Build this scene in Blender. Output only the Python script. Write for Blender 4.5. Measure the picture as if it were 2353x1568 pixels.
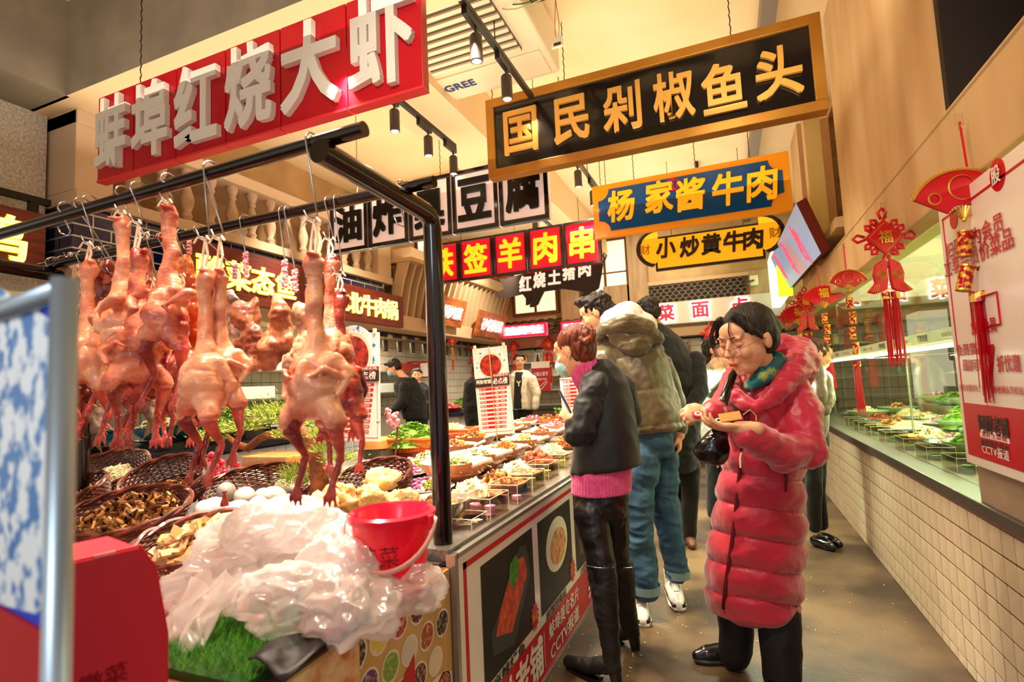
import bpy, bmesh, math, random
import numpy as np
from mathutils import Vector as V, Matrix, Euler, Quaternion
for o in list(bpy.data.objects): bpy.data.objects.remove(o)
SC = bpy.context.scene; COL = SC.collection
random.seed(7); rng = np.random.default_rng(7)
PI = math.pi
# ---------------------------------------------------------------- camera
FPX, CX, CY, HC = 1225.0, 1176.5, 784.0, 1.30
_Y = V((503.5, -78, -FPX)).normalized()
_X = V((3016.5, 240, FPX)); _X = (_X - _Y * _X.dot(_Y)).normalized()
_Z = _X.cross(_Y)
RW = Matrix((_X, _Y, _Z))                       # camera axes -> world
CAMP = V((0, 0, HC))
cam = bpy.data.cameras.new('camera'); co = bpy.data.objects.new('camera', cam); COL.objects.link(co)
co.matrix_world = Matrix.Translation(CAMP) @ RW.to_4x4()
cam.sensor_width = 36; cam.lens = 36 * FPX / 2353; cam.clip_start = .05; cam.clip_end = 60
cam.dof.use_dof = True; cam.dof.focus_distance = 2.9; cam.dof.aperture_fstop = 2.8
SC.camera = co
SC.view_settings.view_transform = 'Standard'; SC.view_settings.look = 'None'
SC.view_settings.exposure = 0.84; SC.view_settings.gamma = 1; SC.view_settings.use_curve_mapping = False
W = bpy.data.worlds.new('world'); SC.world = W; W.use_nodes = True
W.node_tree.nodes['Background'].inputs[0].default_value = (1.0, .86, .72, 1)
W.node_tree.nodes['Background'].inputs[1].default_value = .46
def light(name, kind, loc, energy, col=(1, .8, .58), size=.1, target=None, spot=60, blend=.6, sy=None):
    l = bpy.data.lights.new(name, kind); l.energy = energy; l.color = col
    if kind == 'AREA':
        l.size = size
        if sy: l.shape = 'RECTANGLE'; l.size_y = sy
    else: l.shadow_soft_size = size
    if kind == 'SPOT': l.spot_size = math.radians(spot); l.spot_blend = blend
    o = bpy.data.objects.new(name, l); COL.objects.link(o); o.location = loc
    if target is not None: o.rotation_euler = (V(target) - V(loc)).to_track_quat('-Z', 'Y').to_euler()
    return o
WARM = (1, .84, .62); RED = (1, .62, .46); WHT = (1, .92, .80)
# hall downlights along the tracks above the aisle and the stalls
for i, (x, y, e, t) in enumerate([
    (-1.6, 2.35, 110, (-1.4, 2.1, .7)), (-2.0, 2.9, 120, (-1.7, 2.7, .7)), (-1.2, 3.6, 120, (-1.5, 3.6, .7)),
    (-2.1, 4.6, 130, (-2.0, 4.6, .7)), (-1.2, 2.5, 110, (-1.35, 2.5, .7)), (-1.3, 4.2, 80, (-1.5, 4.0, .7)), (-1.3, 5.5, 130, (-1.5, 5.5, .7)), (-2.1, 6.6, 120, (-2.1, 6.6, .7)),
    (-3.0, 4.0, 90, (-3.9, 4.3, 2.2)), (-2.8, 7.0, 90, (-3.9, 7.5, 2.2)), (-.6, 7.2, 80, (-1.2, 9.1, 2.3))]):
    light('track_spot', 'SPOT', (x, y, 3.25), e*1.55, WARM, .05, t, 95, .8)
for (x, y, e, t) in [(-.3, .4, 60, (.1, 2.7, 1.2)), (.0, 3.9, 60, (.2, 4.6, .4)), (-.9, .2, 60, (-.3, 3.3, 1.3)), (0.1, 2.2, 45, (.5, 3.2, 3.4))]:
    light('aisle_spot', 'SPOT', (x, y, 3.3), e, WARM, .08, t, 90, .8)
# ceiling wash (uplight bounce of the hall's own lamps)
light('ceiling_wash', 'AREA', (-1.6, 4.6, 3.0), 80, (1, .86, .66), 4.4, (-1.6, 4.6, 5), sy=7)
# fresh-meat lamps over the rack and the food pans
for (x, y, e, c) in [(-1.2, .75, 34, RED), (-1.9, .8, 38, RED), (-1.55, 1.9, 26, WHT), (-2.4, 1.3, 30, RED)]:
    light('meat_lamp', 'SPOT', (x, y, 2.75), e, c, .07, (x, y + .45, .8), 80, .7)
light('bag_fill_light', 'SPOT', (-1.35, 1.15, 2.5), 105, WHT, .08, (-1.2, 1.15, .8), 70, .8)  # added fill spot that whitens the plastic bags, not one of the rack's lamps
light('frame_fill_light', 'AREA', (-.55, -.9, 2.0), 7, (.72, .86, 1), .5, (-.9, .4, 1.1), sy=.5)  # added cool fill to brighten the near poster frame, no real fitting
# cool-white tube in the right display case
light('case_tube', 'AREA', (1.28, 4.6, 1.38), 110, (.9, 1, .72), .06, (1.3, 4.6, 0), sy=6)
light('case_ceiling', 'AREA', (1.7, 4.2, 2.08), 70, (1, .97, .72), 1.0, (1.7, 4.2, 0), sy=6)
light('left_shop_lamps', 'AREA', (-4.9, 4.6, 2.1), 90, (1, .88, .62), .8, (-4.9, 4.6, 0), sy=6)
light('back_shop_lamps', 'AREA', (-2.2, 9.9, 2.1), 90, (1, .85, .6), 4.5, (-2.2, 9.9, 0), sy=.8)
# ---------------------------------------------------------------- helpers
def P(u, v, **k):
    d = RW @ V((u - CX, -(v - CY), -FPX)); a, val = list(k.items())[0]; i = 'xyz'.index(a)
    return CAMP + d * ((val - CAMP[i]) / d[i])
def PD(u, v, dist):                               # point at a camera depth
    return CAMP + (RW @ V((u - CX, -(v - CY), -FPX))) * (dist / FPX)
def hexc(h):
    h = h.lstrip('#'); c = [int(h[i:i+2], 16) / 255 for i in (0, 2, 4)]
    return tuple(x / 12.92 if x <= .04045 else ((x + .055) / 1.055) ** 2.4 for x in c) + (1,)
MATS = {}
def mat(name, col='#888888', rough=.5, metal=0, emi=0, emc=None, bump=0, bs=40, col2=None, ns=8, nd=3, fac=(.35, .65),
        trans=0, alpha=1, sub=0, coat=0, stretch=None, kind='noise', spec=.5, ior=1.45, sheen=0):
    if name in MATS: return MATS[name]
    m = bpy.data.materials.new(name); m.use_nodes = True; nt = m.node_tree; N = nt.nodes; L = nt.links
    b = N['Principled BSDF']; I = b.inputs
    I['Base Color'].default_value = hexc(col); I['Roughness'].default_value = rough; I['Metallic'].default_value = metal
    I['Specular IOR Level'].default_value = spec; I['IOR'].default_value = ior
    if trans: I['Transmission Weight'].default_value = trans
    if alpha < 1: I['Alpha'].default_value = alpha
    if sub: I['Subsurface Weight'].default_value = sub; I['Subsurface Scale'].default_value = .02
    if coat: I['Coat Weight'].default_value = coat; I['Coat Roughness'].default_value = .1
    if sheen: I['Sheen Weight'].default_value = sheen
    if emi: I['Emission Color'].default_value = hexc(emc or col); I['Emission Strength'].default_value = emi
    tc = mp = None
    def coords():
        nonlocal tc, mp
        if mp is None:
            tc = N.new('ShaderNodeTexCoord'); mp = N.new('ShaderNodeMapping'); L.new(tc.outputs['Object'], mp.inputs[0])
            if stretch: mp.inputs['Scale'].default_value = stretch
        return mp.outputs[0]
    if col2:
        if kind == 'noise':
            t = N.new('ShaderNodeTexNoise'); t.inputs['Scale'].default_value = ns; t.inputs['Detail'].default_value = nd; o = t.outputs[0]
        elif kind == 'voronoi':
            t = N.new('ShaderNodeTexVoronoi'); t.inputs['Scale'].default_value = ns; sp = N.new('ShaderNodeSeparateColor')
            L.new(t.outputs['Color'], sp.inputs[0]); o = sp.outputs[0]
        else:
            t = N.new('ShaderNodeTexWave'); t.inputs['Scale'].default_value = ns; t.inputs['Distortion'].default_value = nd; t.inputs['Detail'].default_value = 3; o = t.outputs[1]
        L.new(coords(), t.inputs[0])
        r = N.new('ShaderNodeValToRGB'); r.color_ramp.elements[0].position = fac[0]; r.color_ramp.elements[1].position = fac[1]
        r.color_ramp.elements[0].color = hexc(col); r.color_ramp.elements[1].color = hexc(col2)
        L.new(o, r.inputs[0]); L.new(r.outputs[0], I['Base Color'])
        if emi and emc is None: L.new(r.outputs[0], I['Emission Color'])
    if bump:
        t2 = N.new('ShaderNodeTexNoise'); t2.inputs['Scale'].default_value = bs; t2.inputs['Detail'].default_value = 4
        L.new(coords(), t2.inputs[0])
        bp = N.new('ShaderNodeBump'); bp.inputs['Strength'].default_value = min(1, bump); bp.inputs['Distance'].default_value = .01
        L.new(t2.outputs[0], bp.inputs['Height']); L.new(bp.outputs[0], I['Normal'])
    MATS[name] = m; return m
def glass(name, tint='#ffffff', refl=.06, rough=.02):      # thin clear sheet: mostly see-through, with a mirror sheen
    if name in MATS: return MATS[name]
    m = bpy.data.materials.new(name); m.use_nodes = True; nt = m.node_tree; N = nt.nodes; L = nt.links
    N.remove(N['Principled BSDF']); out = N['Material Output']
    t = N.new('ShaderNodeBsdfTransparent'); t.inputs[0].default_value = hexc(tint)
    g = N.new('ShaderNodeBsdfGlossy'); g.inputs['Roughness'].default_value = rough
    f = N.new('ShaderNodeFresnel'); f.inputs[0].default_value = 1.5
    mx = N.new('ShaderNodeMixShader'); ma = N.new('ShaderNodeMath'); ma.operation = 'MAXIMUM'; ma.inputs[1].default_value = refl
    m0 = N.new('ShaderNodeMath'); m0.operation = 'MULTIPLY'; m0.inputs[1].default_value = .45; L.new(f.outputs[0], m0.inputs[0]); L.new(m0.outputs[0], ma.inputs[0]); L.new(ma.outputs[0], mx.inputs[0]); L.new(t.outputs[0], mx.inputs[1]); L.new(g.outputs[0], mx.inputs[2])
    L.new(mx.outputs[0], out.inputs[0]); MATS[name] = m; return m

class G:
    """one mesh under construction"""
    def __init__(s): s.v = []; s.f = []; s.m = []; s.mi = 0
    def add(s, vs, fs, M=None):
        n = len(s.v)
        s.v += [tuple(M @ V(p)) for p in vs] if M else [tuple(p) for p in vs]
        s.f += [tuple(i + n for i in f) for f in fs]; s.m += [s.mi] * len(fs); return s
    def box(s, c, d, rz=0, M=None):
        x, y, z = d[0]/2, d[1]/2, d[2]/2
        T = Matrix.Translation(V(c)) @ Matrix.Rotation(rz, 4, 'Z')
        if M: T = M @ T
        return s.add([(a*x, b*y, e*z) for a in (-1, 1) for b in (-1, 1) for e in (-1, 1)],
                     [(0,1,3,2),(4,6,7,5),(0,4,5,1),(2,3,7,6),(0,2,6,4),(1,5,7,3)], T)
    def bbox(s, a, b): return s.box([(a[i]+b[i])/2 for i in range(3)], [abs(b[i]-a[i]) for i in range(3)])
    def tube(s, pts, r, n=8, cap=True, flat=1.0):
        pts = [V(p) for p in pts]; k = len(pts); rs = r if hasattr(r, '__len__') else [r]*k
        up = None; vs = []
        for i in range(k):
            t = (pts[min(i+1, k-1)] - pts[max(i-1, 0)]).normalized()
            if up is None: up = V((0,0,1)) if abs(t.z) < .9 else V((0,1,0))
            a = t.cross(up); a = a.normalized() if a.length > 1e-6 else V((1,0,0)); b = a.cross(t).normalized(); up = b
            for j in range(n):
                q = 2*PI*j/n; vs.append(pts[i] + (a*math.cos(q) + b*math.sin(q)*flat)*rs[i])
        fs = [(i*n+j, i*n+(j+1)%n, (i+1)*n+(j+1)%n, (i+1)*n+j) for i in range(k-1) for j in range(n)]
        if cap: fs += [tuple(range(n))[::-1], tuple((k-1)*n + j for j in range(n))]
        return s.add(vs, fs)
    def lathe(s, prof, n=24, M=None, cap=False, arc=1.0, ell=1.0):
        vs = []; fs = []; k = len(prof)
        for (r, z) in prof:
            for j in range(n):
                q = 2*PI*j/n*arc; vs.append((r*math.cos(q), r*math.sin(q)*ell, z))
        fs = [(i*n+j, i*n+(j+1)%n, (i+1)*n+(j+1)%n, (i+1)*n+j) for i in range(k-1) for j in range(n if arc == 1 else n-1)]
        if cap: fs += [tuple(range(n))[::-1], tuple((k-1)*n + j for j in range(n))]
        return s.add(vs, fs, M)
    def ball(s, c, r, n=12, k=8, M=None, jit=0):
        r = r if hasattr(r, '__len__') else (r, r, r); vs = [(0,0,-1)]; 
        for i in range(1, k):
            a = -PI/2 + PI*i/k
            for j in range(n): vs.append((math.cos(a)*math.cos(2*PI*j/n), math.cos(a)*math.sin(2*PI*j/n), math.sin(a)))
        vs.append((0,0,1)); e = len(vs)-1
        fs = [(0, 1+(j+1)%n, 1+j) for j in range(n)]
        fs += [(1+i*n+j, 1+i*n+(j+1)%n, 1+(i+1)*n+(j+1)%n, 1+(i+1)*n+j) for i in range(k-2) for j in range(n)]
        fs += [(e, 1+(k-2)*n+j, 1+(k-2)*n+(j+1)%n) for j in range(n)]
        if jit: vs = [tuple(x*(1+random.uniform(-jit, jit)) for x in p) for p in vs]
        T = Matrix.Translation(V(c)) @ (M if M else Matrix()) @ Matrix.Diagonal((r[0], r[1], r[2], 1))
        return s.add(vs, fs, T)
    def prism(s, pts, z0, z1, M=None):               # outline in xy extruded z0..z1
        n = len(pts); vs = [(x, y, z0) for x, y in pts] + [(x, y, z1) for x, y in pts]
        fs = [tuple(range(n))[::-1], tuple(range(n, 2*n))] + [(i, (i+1)%n, n+(i+1)%n, n+i) for i in range(n)]
        return s.add(vs, fs, M)
    def quad(s, *p): return s.add(p, [tuple(range(len(p)))])
    def grid(s, fn, nu, nv):
        vs = [fn(i/nu, j/nv) for i in range(nu+1) for j in range(nv+1)]
        return s.add(vs, [(i*(nv+1)+j, (i+1)*(nv+1)+j, (i+1)*(nv+1)+j+1, i*(nv+1)+j+1) for i in range(nu) for j in range(nv)])
    def build(s, name, m, parent=None, smooth=False, org=None, bevel=0, solid=0, auto=0):
        me = bpy.data.meshes.new(name)
        vs = [tuple(V(p) - V(org)) for p in s.v] if org is not None else s.v
        me.from_pydata(vs, [], s.f)
        for x in (m if isinstance(m, (list, tuple)) else [m]): me.materials.append(x)
        if isinstance(m, (list, tuple)) and len(m) > 1: me.polygons.foreach_set('material_index', s.m)
        if smooth: me.polygons.foreach_set('use_smooth', [True]*len(me.polygons))
        if auto and smooth: 
            try: me.set_sharp_from_angle(angle=math.radians(auto))
            except Exception: pass
        me.update(); o = bpy.data.objects.new(name, me); COL.objects.link(o)
        if parent is not None: o.parent = parent
        if solid: md = o.modifiers.new('s', 'SOLIDIFY'); md.thickness = solid
        if bevel: md = o.modifiers.new('b', 'BEVEL'); md.width = bevel; md.segments = 2; md.limit_method = 'ANGLE'
        return o
def tag(o, label, cat, group=None, kind=None):
    if label: o['label'] = label
    if cat: o['category'] = cat
    if group: o['group'] = group
    if kind: o['kind'] = kind
    return o
def thing(name, label, cat, loc=(0,0,0), rz=0, group=None, rot=None):
    o = bpy.data.objects.new(name, None); o.empty_display_size = .05; COL.objects.link(o)
    o.location = loc; o.rotation_euler = rot or (0, 0, rz); return tag(o, label, cat, group)
def struct(name, g, m, **k):
    o = g.build(name, m, **k); o['kind'] = 'structure'; return o
def stuff(o): o['kind'] = 'stuff'; return o
def dup(root, loc, rz=None, label=None, group=None, rot=None, scale=None):
    r = root.copy(); COL.objects.link(r); r.location = loc
    if rz is not None: r.rotation_euler = (0, 0, rz)
    if rot is not None: r.rotation_euler = rot
    if scale: r.scale = (scale,)*3 if not hasattr(scale, '__len__') else scale
    if label: r['label'] = label
    if group: r['group'] = group
    for ch in list(root.children):
        c = ch.copy(); COL.objects.link(c); c.parent = r
        for g2 in ch.children: d = g2.copy(); COL.objects.link(d); d.parent = c
    return r
# text -> mesh, in the xy plane, centred; h = height of a CJK glyph box
_tc = {}
def text_mesh(s, h=.1, ext=0.0, bold=0.0, sx=1.0, space=1.0, shear=0, res=3, bev=0):
    key = (s, h, ext, bold, sx, space, shear)
    if key in _tc: return _tc[key]
    c = bpy.data.curves.new('t', 'FONT'); c.body = s; c.size = h; c.extrude = ext; c.offset = min(bold, .008)*h; c.resolution_u = res
    c.align_x = 'CENTER'; c.align_y = 'CENTER'; c.space_character = space; c.shear = shear; c.bevel_depth = bev; c.space_line = 1.15
    o = bpy.data.objects.new('t', c); COL.objects.link(o)
    bpy.context.view_layer.update()
    me = bpy.data.meshes.new_from_object(o.evaluated_get(bpy.context.evaluated_depsgraph_get()))
    bpy.data.objects.remove(o)
    n = len(me.vertices)
    if n:
        a = np.empty(n*3); me.vertices.foreach_get('co', a); a = a.reshape(-1, 3)
        mid = (a.max(0)+a.min(0))/2; a -= mid; a[:, 0] *= sx
        me.vertices.foreach_set('co', a.ravel())
        if bold > .008:                                       # heavier strokes: the glyph laid over itself a few times
            b = (bold-.006)*h*.6; fs = [tuple(p.vertices) for p in me.polygons]; vs = []; F = []
            sh = [(-b, -b*.88), (b*.9, -b), (b, b*.93), (-b*.93, b)] if n < 4000 and len(s) < 5 else [(-b, 0), (b, 0)]
            for k, (dx, dy) in enumerate(sh): vs.append(a + np.array((dx, dy, k*min(.0005, h*.004)))); F += [tuple(i+k*n for i in f) for f in fs]
            me = bpy.data.meshes.new('t'); me.from_pydata(np.concatenate(vs).tolist(), [], F); me.update()
    _tc[key] = me; return me
def text(name, s, m, parent, loc, h=.1, ext=0.0, bold=0.0, sx=1.0, rot=None, face='-y', ang=0, fit=None, **k):
    """face: the direction the lettering looks to"""
    me = text_mesh(s, h, ext, bold, sx, **k).copy(); me.materials.clear(); me.materials.append(m)
    if fit:                                                     # (width, height) the block must fill
        n = len(me.vertices); a = np.empty(n*3); me.vertices.foreach_get('co', a); a = a.reshape(-1, 3)
        d = a.max(0)-a.min(0)
        if fit[0]: a[:, 0] *= fit[0]/d[0]
        if fit[1]: a[:, 1] *= fit[1]/d[1]
        me.vertices.foreach_set('co', a.ravel())
    o = bpy.data.objects.new(name, me); COL.objects.link(o); o.parent = parent
    R0 = {'-y': Euler((PI/2, 0, 0)), '+y': Euler((PI/2, 0, PI)), '+x': Euler((PI/2, 0, PI/2)), '-x': Euler((PI/2, 0, -PI/2)), '+z': Euler((0, 0, 0))}[face].to_matrix()
    R0 = R0 @ Matrix.Rotation(ang, 3, 'Z')
    if rot is not None: R0 = Euler(rot).to_matrix() @ R0
    o.rotation_euler = R0.to_euler(); o.location = loc; return o
def sweep_noise(o, amp, scale, seed=0):
    from mathutils import noise
    me = o.data
    for v in me.vertices:
        q = V(v.co)*scale + V((seed*7.1, seed*3.3, 0)); v.co = v.co + v.normal*noise.noise(q)*amp
    me.update()
# ---------------------------------------------------------------- the setting
Xr, Xl = .836, -.862
plaster = mat('plaster', '#bf9864', .9, col2='#dcbc8c', ns=1.6, nd=5, stretch=(2.5, 2.5, .7), fac=(.25, .75), bump=.12, bs=14)
plasterD = mat('plaster_left', '#a08c74', .9, col2='#c2ac90', ns=2.5, nd=5, bump=.2, bs=30)
speck = mat('speckled_plaster', '#b0a594', .95, col2='#d8cfc0', ns=60, nd=3, bump=.6, bs=90)
ceilm = mat('ceiling_paint', '#f6e2ba', .9, col2='#efd5a2', ns=1.2)
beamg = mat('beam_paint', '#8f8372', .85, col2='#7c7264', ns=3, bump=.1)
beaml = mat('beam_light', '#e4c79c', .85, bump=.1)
floorm = mat('stained_concrete', '#3a2b20', .38, col2='#766044', ns=1.7, nd=12, fac=(.38, .62), bump=.12, bs=60, spec=.5)
grout = mat('grout', '#4a3222', .9); tilew = mat('cream_tile', '#dccbb0', .22, col2='#cfbb9c', ns=5, spec=.6)
granite = mat('dark_granite', '#3a342e', .3, col2='#57504a', ns=120, nd=2)
black = mat('black_metal', '#14100e', .35, metal=.3); woodd = mat('window_wood', '#6a3b1c', .5, col2='#54290f', ns=6, stretch=(1, 1, 8))
g = G(); g.quad((-9, -3, 0), (4, -3, 0), (4, 13, 0), (-9, 13, 0)); struct('floor', g, floorm)
# seed husks dropped on the floor
g = G()
for i in range(260):
    if i < 170: x = random.uniform(-.75, .8); y = random.uniform(2.3, 5.2)
    else: x = random.uniform(-.85, -.5); y = random.uniform(2.2, 4.5)
    a = random.uniform(0, PI); l = random.uniform(.004, .009); w = l*.3; c, s_ = math.cos(a), math.sin(a)
    pts = [(x+c*l, y+s_*l, .002), (x-s_*w, y+c*w, .005), (x-c*l, y-s_*l, .002), (x+s_*w, y-c*w, .005)]
    g.quad(*pts)
tag(stuff(g.build('seed_husks', mat('husk', '#e8cf98', .6))), 'pale seed husks scattered over the brown aisle floor', 'litter')
# darker ragged strip of worn floor is in the concrete itself; ceiling and beams
ZC = 3.95
g = G(); g.box((-2.5, 5, ZC+.05), (13, 16, .1)); struct('ceiling', g, ceilm)
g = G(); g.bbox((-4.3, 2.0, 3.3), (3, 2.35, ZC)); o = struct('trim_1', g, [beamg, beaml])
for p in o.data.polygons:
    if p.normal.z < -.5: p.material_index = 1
g = G(); g.bbox((-2.38, 2.35, 3.5), (-1.86, 9.3, ZC)); struct('trim_2', g, beaml)
g = G(); g.bbox((-4.3, 5.6, 3.5), (-2.38, 5.95, ZC)); struct('trim_3', g, beaml)
g = G(); g.bbox((-4.6, -2, 3.3), (-3.85, 2.02, ZC)); struct('trim_4', g, beamg)
g = G(); g.bbox((-4.5, -2, 2.1), (-4.25, 2.1, 3.32)); struct('wall_left_near', g, speck)
# right wall: tall pillar, the dark opening before it, the recessed wall with windows beyond
g = G(); g.bbox((Xr+.004, 2.5, 2.2), (1.5, 4.45, ZC)); struct('wall_right', g, plaster)
g = G(); g.bbox((1.15, 4.45, 2.2), (1.5, 9.4, ZC)); g.bbox((Xr+.004, 6.3, 2.2), (1.2, 6.9, ZC)); struct('wall_right_far', g, plaster)
g = G(); g.bbox((1.15, -1, 2.2), (1.4, 2.5, ZC)); struct('wall_right_near', g, mat('dark_opening_brown', '#241812', .6))  # stands for the dark opening, its shade put into the colour
g = G(); g.bbox((Xr+.01, 2.46, 2.28), (1.16, 2.499, ZC)); struct('trim_17', g, MATS['dark_opening_brown'])  # added sheet: the dark of the pillar's near face, painted as shade
bx_ = P(1768, 20, z=3.75).x; g = G(); g.bbox((bx_-.05, 2.0, 3.75), (bx_+.05, 9.3, 3.87)); struct('trim_16', g, mat('grey_duct', '#7a6e60', .5))
g = G(); g.bbox((Xr+.12, 1.9, 2.24), (1.15, 2.12, ZC)); struct('trim_5', g, mat('olive_post', '#4a4020', .6))
g = G(); g.bbox((Xr+.10, 1.66, 2.24), (1.15, 1.8, ZC)); struct('trim_6', g, mat('umber_post', '#2a140c', .6))
# fascia band over the right stall with its soffit
g = G(); g.bbox((Xr, .6, 1.955), (Xr+.1, 9.4, 2.27)); g.bbox((Xr, .6, 2.24), (1.2, 9.4, 2.275)); struct('trim_7', g, plaster, bevel=.008)
g = G(); g.bbox((Xr+.1, .6, 2.1), (3.0, 9.4, 2.14)); struct('ceiling_right_stall', g, mat('stall_ceiling', '#d8c890', .8))
# window in the recess of the right wall
def window(name, y0, y1, z0, z1, x, cols=2, rows=4, face='-x', emi=.5, tint='#dfe8a8'):
    pane = mat('lit_pane_' + tint[1:], tint, .4, emi=emi)
    if face == '-x':
        g = G(); g.bbox((x+.02, y0, z0), (x+.03, y1, z1)); root = g.build(name, pane); root['kind'] = 'structure'
        B = lambda a0, a1, b0, b1, d: ((x-d, a0, b0), (x+.03, a1, b1))
    else:
        g = G(); g.bbox((y0, x-.02, z0), (y1, x-.03, z1)); root = g.build(name, pane); root['kind'] = 'structure'
        B = lambda a0, a1, b0, b1, d: ((a0, x-.03-d, b0), (a1, x, b1))
    g = G(); w = .05
    for a in ((y0-w, y0, z0-w, z1+w), (y1, y1+w, z0-w, z1+w), (y0, y1, z0-w, z0), (y0, y1, z1, z1+w)): g.bbox(*B(*a, .05))
    g.build('window_frame', woodd, root)
    for i in range(1, cols):
        c = y0 + (y1-y0)*i/cols; g = G(); g.bbox(*B(c-.02, c+.02, z0, z1, .03)); g.build('mullion', woodd, root)
    for j in range(1, rows):
        c = z0 + (z1-z0)*j/rows; g = G(); g.bbox(*B(y0, y1, c-.012, c+.012, .02)); g.build('glazing_bar', woodd, root)
    return root
# the open casement standing against the pillar's far side
wr = window('window_1', 4.75, 5.75, 2.5, 3.7, 1.1, 2, 4, tint='#cfe08a')
g = G(); g.bbox((.82, 4.62, 2.38), (1.15, 5.9, 2.46)); g.build('window_sill', plaster, wr)
g = G(); g.bbox((.84, 5.82, 2.44), (.98, 5.98, 3.9)); struct('trim_8', g, plaster)
# ---- left facade: beam, dark blue bricks, balustrade
FX = -4.0
g = G(); g.bbox((FX-.5, 2.1, 2.08), (FX+.12, 9.3, 2.27)); struct('trim_9', g, mat('stall_beam', '#c9a583', .8, bump=.1), bevel=.01)
wallL = struct('wall_left', G().bbox((FX-.42, 2.14, 2.27), (FX-.012, 5.62, 2.66)), mat('mortar', '#e7dccb', .9))
brickm = mat('blue_glazed_brick', '#0c1c4c', .15, spec=.8, coat=.5); 
bh, bl, j = .072, .235, .012
tmp = []; 
def bk(c, d, n):
    g = G(); g.box((0, 0, 0), d); o = g.build('brick', brickm, wallL); o.location = c; return o
protoB = {}
for r in range(5):
    z = 2.275 + r*(bh+j) ; zc = z+bh/2
    if zc > 2.66: break
    y = 2.14 - (bl/2 if r % 2 else 0)
    while y < 5.6:
        y0 = max(y, 2.14); y1 = min(y+bl, 5.61)
        if y1-y0 > .03:
            k = round(y1-y0, 2)
            if k not in protoB: protoB[k] = bk((FX-.0125, (y0+y1)/2, zc), (.01, y1-y0, bh), 0)
            else:
                o = protoB[k].copy(); COL.objects.link(o); o.location = (FX-.0125, (y0+y1)/2, zc)
        y += bl + j
    for k2 in range(2):
        xx = FX-.013-bl/2-k2*(bl+j) + (bl/2 if r % 2 else 0)
        x1 = min(xx+bl/2, FX-.003); x0 = max(xx-bl/2, FX-.42)
        bk(((x0+x1)/2, 2.137, zc), (x1-x0, .012, bh), 0)
# blue brick strips below the plinth, between the signs
g = G(); g.bbox((FX-.5, 2.12, 2.655), (FX+.06, 5.72, 2.74)); struct('trim_10', g, mat('plinth_plaster', '#c8ad90', .85, bump=.2), bevel=.006)
g = G(); g.bbox((FX-.5, 2.12, 3.2), (FX+.05, 5.72, 3.3)); g.bbox((FX-.3, 5.45, 2.74), (FX+.04, 5.72, 3.2)); g.bbox((FX-.55, 2.12, 2.74), (FX+.04, 2.36, 3.34)); struct('trim_11', g, MATS['plinth_plaster'], bevel=.006)
g = G(); g.bbox((FX-.6, 2.1, 2.3), (FX-.5, 9.3, ZC)); g.bbox((FX-.5,5.72,2.27),(FX-.2,9.3,3.0)); struct('wall_left_upper', g, mat('ochre_plaster', '#a9895f', .9, col2='#c4a274', ns=2, nd=6))
bal = mat('baluster_plaster', '#cdb398', .8, col2='#b0947a', ns=14, nd=4, bump=.3, bs=60)
prof = [(.052, 0), (.052, .03), (.034, .035), (.034, .05), (.046, .065), (.034, .085), (.03, .1), (.05, .16), (.055, .2), (.046, .25), (.028, .31), (.025, .33), (.036, .345), (.036, .36), (.026, .37), (.038, .39), (.042, .4), (.048, .43), (.048, .46)]
g = G(); g.lathe(prof, 14, cap=True); b0 = g.build('baluster', bal, None, smooth=True, auto=40)
n = 14; ys = [2.55 + i*.215 for i in range(14)]
for i, y in enumerate(ys):
    o = b0 if i == 0 else b0.copy()
    if i: COL.objects.link(o)
    o.location = (FX-.05, y, 2.74); tag(o, 'turned pale plaster baluster above the blue bricks, %s from the near end' % ('first second third fourth fifth sixth seventh eighth ninth tenth eleventh twelfth thirteenth fourteenth'.split()[i]), 'baluster', 'balusters of the upper balustrade')
# bent slat canopy
canopy = thing('slat_canopy', 'brown slatted awning frame under the left upper windows', 'canopy', (FX+.05, 5.75, 2.27))
slm = mat('slat_paint', '#6f5c4a', .6); slm2 = mat('slat_edge', '#c9ab84', .6)
g = G(); g.bbox((-.12, 0, .68), (.28, 3.55, .86)); g.build('canopy_beam', slm2, canopy, bevel=.01)
g = G(); g.quad((-.1, 0, 0), (-.1, 3.5, 0), (.02, 3.5, .68), (.02, 0, .68)); g.build('backing', slm, canopy)
g = G()
M2 = Matrix(((1,0,0,0),(0,0,1,0),(0,1,0,0),(0,0,0,1)))
g.prism([(-.06, 0), (.04, 0), (.12, .4), (.22, .68), (.05, .68), (-.04, .35)], 0, .035, M2)
s0 = g.build('slat', [slm2], canopy)
for i in range(21):
    o = s0 if i == 0 else s0.copy()
    if i: COL.objects.link(o)
    o.location = (0, .02+i*.17, 0)
# tile roof strip + back wall
BY = 9.3
g = G(); g.bbox((-4.6, BY, 2.2), (1.6, BY+.25, ZC)); struct('wall_back', g, mat('back_plaster', '#b09366', .9, col2='#c9ab7c', ns=3, nd=5, bump=.3, bs=60))
g = G(); g.bbox((-4.6, BY-.12, 1.98), (1.6, BY+.2, 2.2)); struct('trim_12', g, mat('back_fascia', '#a3835f', .8))
for i, (x0, x1) in enumerate([(-3.65, -2.85), (-2.3, -1.55)]):
    window('window_%d' % (i+2), x0, x1, 2.62, 3.75, BY-.02, 2, 2, '-y', .55, '#f0e6c0')
window('window_4', 7.2, 7.95, 3.2, 3.75, FX-.5, 2, 1, '-x', .5, '#e6ecd0')
for o in bpy.data.objects:
    if o.name.startswith('window_4'): o.location.x = 0
g = G()
for x in (-4.1, -2.57, -1.35): g.bbox((x-.16, BY-.14, 2.2), (x+.16, BY, ZC))
struct('trim_13', g, mat('pilaster', '#9c8262', .85, col2='#b59a76', ns=4, stretch=(3, 3, .5)))
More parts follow.
